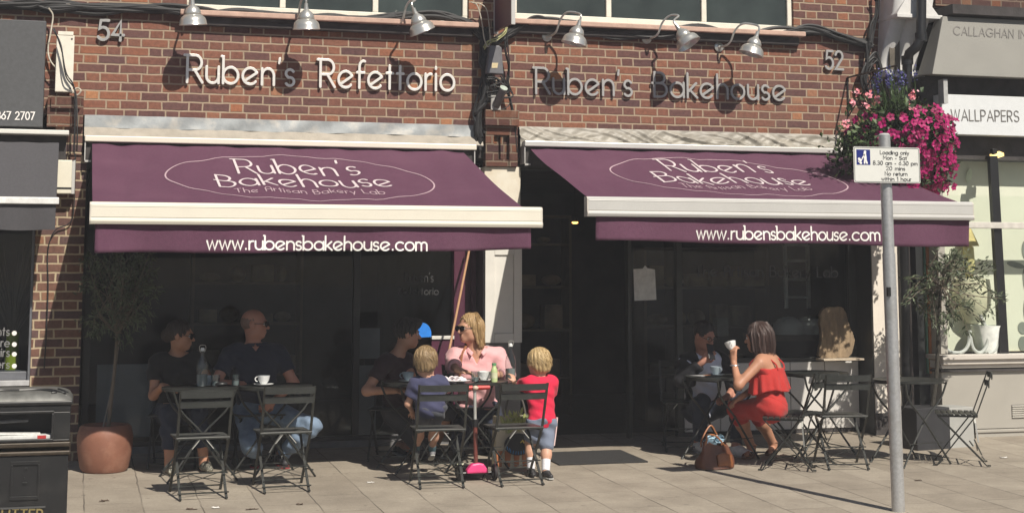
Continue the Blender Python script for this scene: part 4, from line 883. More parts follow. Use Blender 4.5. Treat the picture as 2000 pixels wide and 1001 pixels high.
for px, py in ((1675, 180), (1697, 187), (1712, 190), (1665, 200), (1782, 190), (1781, 212), (1652, 242), (1690, 205), (1784, 180)):
    c = at(px, py, -1.22)-hb; pk = MB(); pks.append(pk)
    for k in range(13): bloom(pk, c+rr.normal(0, .017, 3), rr.normal(0, .6, 3)+np.array([0, -1, .4]), .012)
    for k in range(6): leaf(lf, c+rr.normal(0, .05, 3)-np.array([0, 0, .05]), rr.normal(0, 1, 3), .07, .05, rr)
for k in range(46):
    x0_ = rr.uniform(-.17, .10); y0_ = rr.normal(-.05, .08); h_ = rr.uniform(.16, .56); tip = np.array([x0_*1.35-.06, y0_*1.3, .12+h_*.85]); b_ = np.array([x0_*.8, y0_, .05])
    svs.tube(catmull([b_, (b_+tip)/2+rr.normal(0, .015, 3), tip], 3), .0035, 4)
    for j in range(10): leaf(lf, b_+(tip-b_)*rr.uniform(.05, .72), rr.normal(0, .6, 3)+np.array([0, 0, .6]), .06, .014, rr)
    if h_ > .42:
        sv = MB(); svl.append(sv)
        for j in range(26): bloom(sv, tip-np.array([0, 0, 1.])*rr.uniform(0, .13)+rr.normal(0, .012, 3), rr.normal(0, 1, 3), .008, 3)
for p in [inside() for _ in range(50)]: leaf(lf, p, (0, -1, 0), .05, .03, rr)
lf.build('foliage', leaf_mat('basket_leaf', (.018, .035, .014), (.04, .07, .025), (.085, .13, .045)), T)
PET = leaf_mat('magenta_petal', (.20, .002, .055), (.33, .004, .10), (.45, .012, .155))
for f_ in fls[:100]: f_.build('petunia_bloom', PET, T)
merge(fls[100:]).build('petunia_blooms', PET, T)['kind'] = 'stuff'
ce.build('petunia_eyes', M('dark_petal_eye', (.09, .005, .05), .6), T)['kind'] = 'stuff'
GER = leaf_mat('salmon_pink_petal', (.70, .18, .20), (.75, .30, .36), (.80, .48, .53))
for p_ in pks: p_.build('geranium_head', GER, T)

SAL = leaf_mat('violet_blue_petal', (.05, .05, .18), (.09, .085, .27), (.16, .15, .36))
for p_ in svl: p_.build('salvia_spike', SAL, T)
svs.build('stems', M('green_stem', (.07, .12, .04), .6), T)
MB().lathe([(0, -.30), (.12, -.28), (.22, -.16), (.26, 0), (.25, .01), (.2, -.14), (0, -.26)], 24, (0, .02, 0)).build('basket_bowl', M('moss_liner', (.05, .05, .03), .95, 0, .4, 30, .6), T, smooth=True)
m = MB(); hk = np.array([0, .02, .62])
for a in (0, 2.1, 4.2): m.tube([(.25*math.cos(a), .02+.25*math.sin(a), 0), hk], .004, 5)
m.tube([hk+np.array([0, -.02, 0]), (0, .94, .62)], .009, 8); m.tube([(0, .935, .62), (0, .935, .25), (0, .4, .615)], .007, 6)
m.build('hanger', BLACKP, T, smooth=True)
# ------------------------------------------------------------------ parking sign
YP = -3.55
pb = at(1756, 1030, YP); pt = at(1727, 264, YP)
gz_ = gz(YP); d_ = (pt-pb)/np.linalg.norm(pt-pb); foot = pb+d_*((gz_-pb[2])/d_[2])
T = thing('parking_sign', 'galvanised post by the kerb carrying a white loading restrictions plate', 'sign', foot)
pol = MB().tube([np.zeros(3)-d_*.1, (pt-foot)*.68], .044, 28).tube([(pt-foot)*.6795, pt-foot], .040, 28).build('pole', GALV, T, smooth=True)
q = at(1737.5, 569, YP)-foot; MB().box(q+np.array([-.028, -.037, 0]), (.022, .022, .062)).build('access_slot', BLACKP, pol)
MB().lathe([(.0405, -.002), (.041, .0), (.03, .012), (0, .016)], 24, pt-foot).build('cap', M('grey_cap', (.4, .4, .4), .6), pol, smooth=True)
yp_ = YP-.062; c4 = [at(*p_, yp_)-foot for p_ in ((1666, 286), (1795, 289), (1797, 358), (1669, 356))]
U_ = (c4[1]-c4[0]); L_ = np.linalg.norm(U_); U_ /= L_; Wd = np.array([0, 0, 1.]); Wd -= U_*np.dot(Wd, U_); Wd /= np.linalg.norm(Wd); Hh = abs(np.dot(c4[3]-c4[0], Wd)); O_ = c4[3]; 
O_ = c4[0]-Wd*Hh; N_ = np.array([0, -1, 0])
def rrect(w, h, r_, n=5): return [(cx+r_*math.cos(a), cy+r_*math.sin(a)) for cx, cy, a0 in ((w-r_, r_, -PI/2), (w-r_, h-r_, 0), (r_, h-r_, PI/2), (r_, r_, PI)) for a in np.linspace(a0, a0+PI/2, n)]
pl = MB().prism(rrect(L_, Hh, .012), O_, U_, Wd, N_, .004).build('plate', M('sign_white', (.68, .68, .64), .35, 0, .02), T)
def ring(mb, pts, hw): ribbon(mb, pts, hw, O_, U_, Wd, N_, .0006, .0045)
m = MB(); ring(m, [(p_[0], p_[1]) for p_ in rrect(L_-.012, Hh-.012, .01)]+[rrect(L_-.012, Hh-.012, .01)[0]], .0016); m.v = [tuple(np.array(v_)+U_*.006+Wd*.006) for v_ in m.v]; m.build('border', M('sign_ink', (.03, .03, .035), .5), pl)
INK = MATS['sign_ink']
for i, (txt, x0_, x1_) in enumerate((('Loading only', .40, .835), ('Mon - Sat', .445, .80), ('8.30 am - 6.30 pm', .29, .96), ('20 mins', .485, .77), ('No return', .465, .80), ('within 1 hour', .41, .86))):
    yy = Hh*(1-.20-.148*i); a = O_+U_*L_*x0_+Wd*yy; b = O_+U_*L_*x1_+Wd*yy
    merge(lettering(txt, a, b, Wd, N_, Hh*.105, .0043, .0006, .0045, .2)).build('lettering', INK, pl)
sq = MB().prism([(0, 0), (.105, 0), (.105, .105), (0, .105)], O_+U_*.022+Wd*(Hh-.125), U_, Wd, N_, .0052).build('blue_square', M('sign_blue', (.01, .02, .17), .4), pl)
Oq = O_+U_*.022+Wd*(Hh-.125); m = MB()
def rb(pts, hw): ribbon(m, pts, hw, Oq, U_, Wd, N_, .0006, .006+.0008*(len(m.f) % 3))
rb([(.064, .088), (.066, .089)], .009); rb([(.062, .076), (.066, .045)], .010); rb([(.066, .045), (.078, .012)], .006); rb([(.062, .045), (.060, .012)], .006); rb([(.060, .07), (.043, .045)], .0045); rb([(.050, .055), (.025, .012), (.012, .024)], .003); rb([(.030, .03), (.018, .04)], .009)
rb([(.030, .012), (.032, .012)], .008); m.build('porter_symbol', PRINT, pl)
MB().tube([c4[0]*.35+c4[1]*.35+c4[2]*.15+c4[3]*.15+np.array([0, .02, 0])]*1+[np.array([0, 0, 0])+(pt-foot)*.9+np.array([0, -.02, 0])], .012, 6).build('clip', GALV, T)
# ------------------------------------------------------------------ litter bin
yb_ = -3.35
bl_ = at(-12, 770, yb_); br_ = at(142, 770, yb_); bw_ = .62; bz = gz(yb_); top = at(60, 757, yb_+.2)[2]-bz
T = thing('litter_bin', 'black cast litter bin with scrolled grey top and open slot at the lower left corner', 'bin', (br_[0]-bw_/2, yb_, bz))
BM = M('bin_black', (.013, .013, .0135), .4, 0, .2, 8, .06, dirt=(.032, .030, .028), dscale=4)
zs0, zs1 = at(60, 852, yb_)[2]-bz, at(60, 812, yb_)[2]-bz
ztop = at(60, 792, yb_)[2]-bz; zr1, zr2 = at(60, 862, yb_)[2]-bz, at(60, 890, yb_)[2]-bz
h2 = bw_/2; D_ = .5
m = MB(); m.bx(-h2+.012, h2-.012, .012, D_-.012, .03, zr2+.001)
sx1 = h2-.115
m.bx(-h2+.008, h2-.008, .008, D_, zr1, zs0-.02); m.bx(-h2+.008, h2-.008, .008, D_, zs1+.022, ztop); m.bx(sx1, h2-.008, .008, D_, zs0-.02, zs1+.022); m.bx(-h2+.008, -h2+.1, .008, D_, zs0-.02, zs1+.022); m.bx(-h2+.1, sx1, .25, D_, zs0-.02, zs1+.022)
m.build('body', BM, T, bevel=.012)
m = MB(); m.bx(-h2+.002, h2-.002, .0, D_+.005, zr1-.035, zr1-.004); m.bx(-h2+.002, h2-.002, .0, D_+.005, zr2+.002, zr2+.028); m.build('band', M('worn_gilt_band', (.05, .038, .026), .45, .3, .3, 20), T, bevel=.008)
m = MB(); m.bx(-h2-.004, h2+.004, -.004, D_+.01, ztop, ztop+.03); m.build('lid_rim', BM, T, bevel=.01)
lid = MB(); 
def lidf(u, v):
    x = -h2+.0+u*bw_; y = v*D_; e = 1-(abs(u-.5)*2)**6; e2 = 1-(abs(v-.5)*2)**4; return (x, y, ztop+.028+(top-ztop-.03)*max(0, e)**.5*max(0, e2)**.5)
lid.grid(lidf, 40, 30); ld = lid.build('lid', M('sunlit_grey_lid', (.14, .14, .13), .45, .2, .3, 14, .1), T, smooth=True)  # lid colour paler than the body to hold the sun on top
m = MB()
def lz(x, y): return lidf((x+h2)/bw_, y/D_)[2]+.004
for s in (1, -1):
    for P_ in ([(0, .085), (.12, .095), (.20, .07), (.25, .045), (.22, .035), (.235, .05)], [(0, .10), (.12, .108), (.19, .10), (.27, .06), (.31, .05), (.30, .04)], [(.26, .14), (.30, .10), (.33, .09)]):
        m.tube([(s*x, y, lz(s*x, y)) for x, y in catmull([(a*.86, b, 0) for a, b in P_], 6)[:, :2]], .006, 6)
m.build('scrollwork', BM, ld, smooth=True)
m = MB(); x0_, x1_ = -h2+.09, sx1+.012
for (a, b, c, d) in ((x0_, x1_, zs1+.014, zs1+.03), (x0_, x1_, zs0-.03, zs0-.014), (x1_-.014, x1_, zs0-.0139, zs1+.0139)): m.bx(a, b, -.006, .02, c, d)
m.build('slot_frame', BM, T, bevel=.004)
pz0, pz1 = at(60, 975, yb_)[2]-bz, at(60, 900, yb_)[2]-bz; px0, px1 = (at(20, 930, yb_)-np.array([br_[0]-h2, 0, 0]))[0], (at(77, 930, yb_)-np.array([br_[0]-h2, 0, 0]))[0]
m = MB(); m.bx(px0, px1, .003, .02, pz0, pz0+.02).bx(px0, px1, .003, .02, pz1-.02, pz1).bx(px0, px0+.012, .003, .02, pz0+.0205, pz1-.0205).bx(px1-.012, px1, .003, .02, pz0+.0205, pz1-.0205)
for k in range(5): m.bx(px0+.07+.01*(k % 2), px1-.07-.012*(k % 3), .004, .02, pz0+.09+k*.028, pz0+.102+k*.028)
m.build('raised_panel', BM, T, bevel=.004)
m = MB(); m.bx(px0-.05, px1+.04, .002, .02, at(60, 990, yb_)[2]-bz-.006, at(60, 990, yb_)[2]-bz+.004); m.build('trim_line', M('dull_grey_trim', (.07, .07, .07), .5), T)
OB = np.array([br_[0]-h2, yb_, bz]); a, b, h = at(3, 1011, yb_)-OB, at(82, 1012.5, yb_)-OB, at(3, 993, yb_)-OB
merge(lettering('LITTER', a, b, (0, 0, 1), (0, -1, 0), h[2]-a[2], .010, .002, -.0115+.003, .28)).build('lettering', M('tarnished_gold_letters', (.30, .24, .10), .45, .4), T)
T2 = thing('newspaper', 'folded white newspaper with a red patch lying in the slot of the litter bin', 'newspaper', (br_[0]-h2-.02, yb_+.06, bz+zs0-.018))
MB().box((0.02, .02, .012), (.44, .12, .022)).box((-.03, .03, .031), (.36, .1, .012), rotm(0, rad(1.5), rad(3))).build('pages', M('newsprint', (.62, .62, .6), .8, 0, .15, 30), T2, bevel=.004)
MB().box((.16, -.0415, .012), (.05, .003, .021)).build('red_patch', M('red_print', (.42, .03, .03), .7), T2)
MB().box((-.05, .05, .10), (.26, .02, .02), rotm(0, rad(-2), rad(4))).box((-.14, .06, .085), (.06, .012, .03)).build('crumpled_wrapper', M('grey_wrapper', (.12, .12, .125), .5, 0, .3, 30), T2, bevel=.006)
# ------------------------------------------------------------------ bistro chairs and tables
CH = M('olive_black_metal', (.032, .034, .031), .38, .2, .2, 30)
CHL = M('worn_metal_highlight', (.62, .62, .58), .35, .6)
S = .905
def make_chair():
    """local: seat front towards +Y, back at -Y (so the back faces the street when rz=0)"""
    T = thing('bistro_chair', 'x', 'chair', (0, 0, 0), 0, 'folding metal bistro chairs')
    w2, hs = .195*S, .45*S
    m = MB(); n = 7
    for k in range(n): m.bx(-w2-.012, w2+.012, (-.17+k*.052)*S, (-.17+k*.052+.042)*S, hs-.006-(k == 0)*.004, hs+.006)
    m.build('seat', CH, T, bevel=.003)
    for s in (-1, 1):
        x = s*(w2-.012); m = MB(); m.bar((x, -.17*S, hs-.014), (x, .18*S, hs-.014), .012, .014); m.build('seat_rail', CH, T)
        m = MB(); m.bar((x+s*.014, -.30*S, .82*S), (x+s*.014, -.16*S, hs), .009, .018, (1, 0, 0)); m.bar((x+s*.014, -.16*S, hs), (x+s*.014, .20*S, .0), .009, .018, (1, 0, 0)); m.bar((x+s*.014, .20*S, .006), (x+s*.014, .23*S, .006), .012, .012); m.build('back_post', CH, T)
        m = MB(); m.bar((x-s*.006, .17*S, hs-.02), (x-s*.006, -.24*S, .0), .009, .018, (1, 0, 0)); m.bar((x-s*.006, -.24*S, .006), (x-s*.006, -.27*S, .006), .012, .012); m.build('leg', CH, T)
    zb1, zb2_ = .79*S, .715*S
    for z in (zb1, zb2_):
        yb = -.30*S+(.82*S-z)*.38; m = MB(); m.grid(lambda u, v: (-w2+u*2*w2, yb-.014-.018*math.sin(PI*u), z-.024+v*.048), 12, 1)
        o_ = m.build('back_slat', CH, T); sm_ = o_.modifiers.new('t', 'SOLIDIFY'); sm_.thickness = .008
    for y, z in ((.185*S, .04), (-.225*S, .04), (-.12*S, hs*.40)): MB().bar((-w2, y, z), (w2, y, z), .009, .009).build('cross_bar', CH, T)
    for s in (-1, 1):
        m = MB(); m.bar((s*.022, -.15*S, hs-.012), (s*.075, -.155*S, hs-.075), .014, .005); m.build('seat_stay', CHL, T)  # upper stay coloured pale as a highlight on the worn metal
        m = MB(); m.bar((s*.075, -.1555*S, hs-.076), (s*(w2-.02), -.17*S, hs*.46), .012, .004); m.bar((s*(w2-.02), -.19*S+s*.004, hs*.22), (-s*(w2-.03), -.155*S+s*.004, hs*.44), .010, .004); m.build('cross_stay', CH, T)
    return T
chair = make_chair(); used = []
def place_chair(px, py, rz, label, Y=None, xy=None):
    if xy is None: q = gnd(px, py); xy = (q[0], q[1])
    l_ = (xy[0], xy[1], gz(xy[1])-.0)
    if not used: chair.location = l_; chair.rotation_euler = (0, 0, rz); chair['label'] = label; used.append(1); return chair
    return copy_tree(chair, l_, rz, label)
def make_table():
    T = thing('bistro_table', 'x', 'table', (0, 0, 0), 0, 'round folding bistro tables')
    h, r_ = .680, .285
    MB().lathe([(0, h-.004), (r_-.004, h-.004), (r_, h-.002), (r_, h-.022), (r_-.004, h-.024), (r_-.008, h-.008), (0, h-.008)], 48).build('tabletop', CH, T, smooth=True)
    for s in (-1, 1):
        for t in (-1, 1):
            P = catmull([(s*.23, t*.2, h-.02), (s*.17, t*.17, h-.16), (-s*.0, t*.16, h*.5), (-s*.26, t*.19+.0, .0)], 5) if t > 0 else catmull([(s*.23, t*.2, h-.02), (s*.17, t*.18, h-.16), (s*.0, t*.17+.012*s, h*.5), (-s*.26, t*.19, .0)], 5)
            MB().tube(P, .0085, 6).build('leg', CH, T, smooth=True)
    for s in (-1, 1): MB().bar((s*.24, -.19, .05), (s*.24, .19, .05), .008, .008).build('cross_bar', CH, T); MB().bar((s*.23, -.2, h-.03), (s*.23, .2, h-.03), .014, .01).build('top_rail', CH, T)
    MB().bar((-.19, -.19, .18), (.19, -.19, .18), .006, .006).build('cross_bar', CH, T); return T
table = make_table(); tused = []; TOPZ = .680
def place_table(px, Y, rz, label):
    x = at(px, 750, Y)[0]; l_ = (x, Y, gz(Y))
    if not tused: table.location = l_; table.rotation_euler = (0, 0, rz); table['label'] = label; tused.append(1); t = table
    else: t = copy_tree(table, l_, rz, label)
    return t, x, gz(Y)+TOPZ
T1, t1x, t1z = place_table(391, -1.15, .1, 'round bistro table in shade at far left with a corked glass bottle on it')
T2_, t2x, t2z = place_table(537, -1.15, .3, 'round bistro table carrying a lone white coffee cup before the navy polo shirt')
T3, t3x, t3z = place_table(815, -1.1, .2, 'round bistro table behind the boy in the navy T-shirt')
T4, t4x, t4z = place_table(922, -1.12, .0, 'round bistro table in front of the woman in the pink shirt')
T5, t5x, t5z = place_table(1405, -1.12, .4, 'round bistro table between the man with a phone and the woman in red')
T6, t6x, t6z = place_table(1592, -.95, .1, 'empty round bistro table behind the woman in red')
T7, t7x, t7z = place_table(1774, -1.66, .25, 'empty round bistro table partly behind the galvanised sign post')
place_chair(0, 0, rad(4), 'empty bistro chair with its back to the street, nearest the terracotta pot', xy=(-2.82, -1.85))
place_chair(0, 0, rad(3), 'empty bistro chair, back to the street, in front of the lone white coffee cup', xy=(-2.22, -1.70))
place_chair(0, 0, rad(-4), 'bistro chair that the small boy in navy sits on', xy=(-1.08, -1.78))
place_chair(0, 0, rad(2), 'bistro chair the boy in red leans against, patterned bag behind it', xy=(-.50, -1.80))
place_chair(0, 0, rad(62), 'bistro chair that the woman in red sits on', xy=(1.80, -1.66))
place_chair(0, 0, rad(30), 'empty bistro chair turned sideways just behind the woman in red', xy=(2.02, -1.48))
place_chair(0, 0, rad(-12), 'empty bistro chair squarely facing the window, left of the sign post', xy=(2.29, -1.66))
c8 = place_chair(0, 0, rad(62), 'empty bistro chair seen from the side at far right, leaning back', xy=(3.31, -1.74))
# chairs under the people who face the street
place_chair(0, 0, rad(172), 'bistro chair in shade under the woman in black at far left', xy=(-2.92, -.52))
place_chair(0, 0, rad(184), 'bistro chair in shade under the man in the navy polo shirt', xy=(-2.28, -.66))
place_chair(0, 0, rad(160), 'bistro chair in shade under the young man in the dark T-shirt', xy=(-1.16, -.52))
place_chair(0, 0, rad(184), 'bistro chair under the woman in the pink shirt', xy=(-.50, -.56))
place_chair(0, 0, rad(165), 'bistro chair in shade under the man with the phone', xy=(1.40, -.52))
# ------------------------------------------------------------------ tableware
CHINA = M('white_china', (.74, .75, .74), .2, 0, .02)
GCH = M('grey_blue_china', (.30, .36, .40), .3, 0, .05)
def make_cup(mat, wide=False):
    T = thing('coffee_cup', 'x', 'cup', (0, 0, 0), 0, 'coffee cups on the tables')
    k = 1.25 if wide else 1.0
    MB().lathe([(0, .012), (.024*k, .012), (.026*k, .018), (.04*k, .04), (.047*k, .075), (.045*k, .076), (.038*k, .042), (.022*k, .022), (0, .02)], 24).build('cup_body', mat, T, smooth=True)
    MB().tube([(-.045*k-.017*math.sin(a)*1.2, 0, .05+.018*math.cos(a)) for a in np.linspace(.1, PI-.1, 10)], .004, 6).build('handle', mat, T, smooth=True)
    MB().lathe([(0, .002), (.04, .0), (.075*k, .012), (.076*k, .015), (.04, .006), (0, .006)], 28).build('saucer', mat, T, smooth=True); return T
cup = make_cup(CHINA); cup.location = (at(515, 748, -1.2)[0], -1.2, t2z); cup['label'] = 'white coffee cup on its saucer in front of the man in the navy polo shirt'
cupg = make_cup(GCH); cupg.location = (at(797, 744, -1.12)[0], -1.12, t3z); cupg['label'] = 'grey blue coffee cup at the elbow of the young man in the dark T-shirt'
c = copy_tree(cupg, (at(1398, 742, -1.1)[0], -1.1, t5z), 2.0, 'grey coffee cup on the table below the phone')
cupw = make_cup(CHINA, True); cupw.location = (at(946, 742, -1.2)[0], -1.2, t4z); cupw.rotation_euler = (0, 0, PI); cupw['label'] = 'wide white cappuccino cup in front of the woman in the pink shirt'
c = copy_tree(cupg, (at(405, 747, -1.1)[0], -1.1, t1z), 1, 'small grey blue cup at the foot of the corked bottle at far left')
def make_bottle():
    T = thing('swing_top_bottle', 'x', 'bottle', (0, 0, 0), 0, 'swing top water bottles')
    MB().lathe([(0, 0), (.040, 0), (.042, .01), (.042, .15), (.034, .185), (.017, .215), (.0145, .25), (.017, .262), (.0, .262)], 24).build('glass_body', CLEAR, T, smooth=True)
    MB().lathe([(0, .004), (.037, .004), (.038, .09), (0, .09)], 20).build('water', M('grey_water', (.25, .27, .27), .1, 0, .05, spec=.3), T, smooth=True)
    MB().lathe([(0, .263), (.016, .263), (.017, .275), (.012, .288), (0, .289)], 14).build('stopper', CHINA, T, smooth=True)
    MB().tube(catmull([(-.016, 0, .255), (-.024, -.005, .28), (-.018, -.01, .305), (.018, -.01, .305), (.024, -.005, .28), (.016, 0, .255)], 5), .0022, 5).build('wire', CHL, T, smooth=True)
    return T
bt = make_bottle(); bt.location = (at(394, 750, -1.15)[0], -1.15, t1z); bt['label'] = 'clear swing top bottle standing on the table at far left'
copy_tree(bt, (at(997, 742, -1.1)[0], -1.1, t4z-.0), .4, 'clear swing top bottle beside the hand of the boy in red')
def make_glass():
    T = thing('water_glass', 'x', 'glass', (0, 0, 0), 0, 'water tumblers on the tables')
    MB().lathe([(0, 0), (.027, 0), (.034, .085), (.032, .085), (.026, .006), (0, .006)], 20).build('tumbler', CLEAR, T, smooth=True); MB().lathe([(0, .007), (.0255, .007), (.028, .04), (0, .04)], 16).build('water', MATS['grey_water'], T, smooth=True); return T
gl_ = make_glass(); gl_.location = (at(460, 752, -1.18)[0], -1.18, t2z); gl_['label'] = 'clear tumbler by the hand of the man in the navy polo shirt'
copy_tree(gl_, (at(928, 745, -1.28)[0], -1.28, t4z), 0, 'clear tumbler just left of the wide white cappuccino cup')
copy_tree(gl_, (at(421, 748, -1.18)[0], -1.18, t1z), 0, 'clear tumbler right of the bottle on the table at far left')
T = thing('smoothie_bottle', 'small pale green smoothie bottle beside the white cappuccino cup', 'bottle', (at(965, 750, -1.3)[0], -1.3, t4z))
MB().lathe([(0, 0), (.026, 0), (.027, .01), (.027, .085), (.019, .108), (.015, .118), (.015, .128), (0, .128)], 20).build('body', M('pale_green_drink', (.50, .60, .30), .3), T, smooth=True); MB().lathe([(0, .1285), (.018, .1285), (.018, .146), (0, .147)], 18).build('cap', M('green_cap', (.12, .3, .14), .4), T, smooth=True); MB().lathe([(.0275, .03), (.0275, .075)], 20).build('label_band', M('cream_band', (.66, .68, .45), .5), T, smooth=True)
T = thing('plate_with_napkin', 'plate holding crumpled white napkins in front of the pink shirt', 'plate', (at(893, 750, -1.25)[0], -1.25, t4z))
MB().lathe([(0, .003), (.06, .003), (.10, .014), (.10, .017), (.06, .007), (0, .007)], 28).build('plate', CHINA, T, smooth=True)
m = MB()
for k in range(5):
    c = (rng.uniform(-.06, .05), rng.uniform(-.03, .03), .02); ph = rng.uniform(0, 6, 4); m.grid(lambda u, v: (c[0]+(u-.5)*.10+.01*math.sin(v*9+ph[0]), c[1]+(v-.5)*.08, c[2]+.016*math.sin(u*7+ph[1])+.013*math.sin(v*8+ph[2])), 8, 8)
m.build('napkin', M('paper_napkin', (.76, .70, .72), .9), T, smooth=True)
T = thing('menu_card', 'flat paper menu with an orange patch on the table by the man with a phone', 'paper', (at(1375, 745, -1.1)[0], -1.1, t5z+.002), .4)
MB().bx(-.10, .10, -.07, .07, 0, .003).build('sheet', M('paper_grey', (.32, .32, .32), .8), T); MB().bx(-.01, .05, -.05, .0, .0035, .006).build('orange_patch', M('orange_print', (.5, .2, .08), .7), T)
T = thing('sunglasses_case', 'small dark glasses case lying on the table at far left', 'case', (at(432, 752, -1.2)[0], -1.2, t1z)); MB().ell((0, 0, .018), (.05, .028, .018)).build('shell', BLACKP, T, smooth=True)
# ------------------------------------------------------------------ door mat, bags, scooter
mq = [gnd(*p_) for p_ in ((1090, 905), (1265, 904), (1220, 878), (1075, 878))]
T = thing('door_mat', 'dark rectangular door mat lying in front of the bakery doorway', 'mat', ((mq[0][0]+mq[1][0])/2, (mq[1][1]+mq[2][1])/2, gz((mq[1][1]+mq[2][1])/2)))
MB().bx(-.38, .38, -.33, .33, -.0, .012).build('mat', M('charcoal_coir', (.028, .027, .027), .95, 0, .3, 90, .6), T, bevel=.004); T.rotation_euler = (math.atan(SLOPE), 0, 0)
q = gnd(1394, 918); yB = -1.55
T = thing('leather_handbag', 'tan brown leather handbag standing on the paving by the red trousered knees', 'bag', (at(1396, 900, yB)[0], yB, gz(yB)), rad(12))
LE = M('tan_leather', (.24, .085, .03), .42, 0, .2, 9, .25, 25); LE2 = M('dark_tan_leather', (.12, .042, .02), .5, 0, .2, 9, .2)
def bagf(u, v):
    a = u*2*PI; t = v; wx = .175*(1-.35*t*t)*(.86+.14*math.sin(PI*min(1, t*1.4+.12)))+.018*math.sin(a*3+t*4)*t; wy = .095*(1-.66*t)+.008*math.sin(a*5+2); return (wx*np.sign(math.cos(a))*abs(math.cos(a))**.7, wy*np.sign(math.sin(a))*abs(math.sin(a))**.7, .005+.205*t+.03*math.sin(a*2+1)*t-.02*abs(math.cos(a))*t)
MB().grid(bagf, 48, 14).add([bagf(i/24, 0) for i in range(24)], [tuple(range(24))]).build('bag_body', LE2, T, smooth=True, ang=70)
MB().grid(lambda u, v: (-.03+.14*u, -.086-.008*math.sin(PI*u)-.006*math.sin(v*5), .015+.10*v+.012*math.sin(u*4)), 10, 8).build('front_pocket', LE, T, smooth=True).modifiers.new('t', 'SOLIDIFY').thickness = .012
for s in (-1, 1): MB().tube(catmull([(-.115, s*.02, .17), (-.10, s*.035, .22), (-.07+.03*s, s*.04, .285+.02*s), (-.03+.03*s, s*.04, .30+.03*s), (.02+.02*s, s*.035, .26+.01*s), (.085, s*.02, .175)], 6), .007, 8).build('handle', M('orange_leather_handle', (.32, .125, .05), .45), T, smooth=True)
m = MB(); rr = np.random.default_rng(5)
for k in range(4): 
    ph = rr.uniform(0, 6, 3); m.grid(lambda u, v: (-.10+.16*u+.01*k, -.03+.05*v+.01*math.sin(u*9+ph[0]), .205+.03*math.sin(u*6+ph[1])*math.sin(v*4+ph[2])+.012*k), 8, 6)
m.build('blue_scarf', M('pale_blue_scarf', (.30, .45, .55), .9, 0, .4, 40), T, smooth=True)
yT = -1.12
T = thing('tote_bag', 'cream tote bag printed with terracotta pots and a black round badge, under the empty chair', 'bag', (at(1003, 880, yT)[0], yT, gz(yT)))
BG = MB().grid(lambda u, v: ((u-.5)*.33*(1-.05*v)+.0, -.055-.03*math.sin(PI*u)*(1-v*.6), .0+.40*v), 16, 10).grid(lambda u, v: ((u-.5)*.33*(1-.05*v), .055-.02*v, .40*v), 8, 6)
for s in (-1, 1): BG.grid(lambda u, v: (s*.165*(1-.05*v), -.055+u*.11, .40*v), 3, 6)
bg_ = BG.build('bag_body', M('cream_tote', (.62, .56, .42), .8, 0, .1, 6, .1), T, smooth=True)
yf_ = lambda x: -.055-.03*math.cos(PI*x/.33)-.006
for i, xx in enumerate((-.135, -.07, .0, .07, .135)):
    y_ = yf_(xx); MB().prism([(-.018, .012), (.018, .012), (.026, .135), (-.026, .135)], (xx, y_, .0), (1, 0, 0), (0, 0, 1), (0, 1, 0), .003).build('printed_pot', M('printed_terracotta', (.42, .15, .06), .8, 0, .15, 12), bg_)
MB().prism([(.115*math.cos(t), .085*math.sin(t)) for t in np.linspace(0, 2*PI, 40)[:-1]], (0.01, yf_(0)-.012, .185), (1, 0, 0), (0, 0, 1), (0, 1, 0), .004).build('round_badge', M('badge_black', (.014, .016, .018), .6), bg_)
m = MB(); rr = np.random.default_rng(8)
for k in range(11):
    a = PI*(1.12+.76*k/10); c = np.array([.01+.097*math.cos(a), .185+.066*math.sin(a)]); ribbon(m, [(c[0]-.0, c[1]-.010), (c[0]+rr.uniform(-.006, .006), c[1]+.010)], .0032, (0, yf_(0)-.013, 0), (1, 0, 0), (0, 0, 1), (0, -1, 0), .001, .001+.0008*(k % 2))
m.build('blue_strokes', M('badge_blue', (.03, .22, .5), .6), bg_)
m = MB(); ribbon(m, [(.03, .20), (.045, .215), (.055, .198), (.07, .21), (.085, .20), (.10, .212)], .005, (0, yf_(0)-.013, 0), (1, 0, 0), (0, 0, 1), (0, -1, 0), .001, .001); m.build('yellow_flourish', M('badge_yellow', (.6, .45, .1), .6), bg_)
for i in range(3): 
    m = MB(); ph = rr.uniform(0, 6); 
    for k in range(26): leaf(m, (-.06+.05*i*1.2+rr.normal(0, .03), yf_(0)+.01, .33+rr.normal(0, .03)), (rr.normal(0, .5), -.1, 1), .07, .03, rr)
    m.build('printed_leaves', M('printed_green', (.38, .42, .16), .8, 0, .2), bg_)
for s in (-.0,): MB().tube(catmull([(-.09, -.05, .39), (-.06, -.04, .52), (0, -.04, .56), (.06, -.04, .52), (.09, -.05, .39)], 6), .008, 6).build('handle', M('tote_handle', (.1, .09, .08), .8), T, smooth=True)
yS = -1.72
T = thing('kick_scooter', 'child kick scooter with a red bar and pink deck standing between two chairs', 'scooter', (at(932, 915, yS)[0], yS, gz(yS)))
zh = at(930, 757, yS)[2]-gz(yS); RD = M('scooter_red', (.42, .04, .035), .4, .1, .1, 20); PKs = M('scooter_pink', (.78, .06, .22), .4)
MB().tube([(-.01, 0, .09), (-.012, .02, zh*.62)], .0165, 14).build('stem', M('scooter_dark_red', (.16, .045, .035), .4, .2), T, smooth=True); MB().tube([(-.012, .02, zh*.6), (-.013, .03, zh)], .0125, 12).build('inner_stem', CHL, T, smooth=True)
MB().tube([(-.011, .018, zh*.58), (-.011, .0195, zh*.66)], .022, 12).build('clamp', BLACKP, T, smooth=True)
for s in (-1, 1): MB().tube([(-.013+s*.02, .03, zh), (-.013+s*.115, .03, zh)], [.0185, .017], 14).build('grip', RD, T, smooth=True)
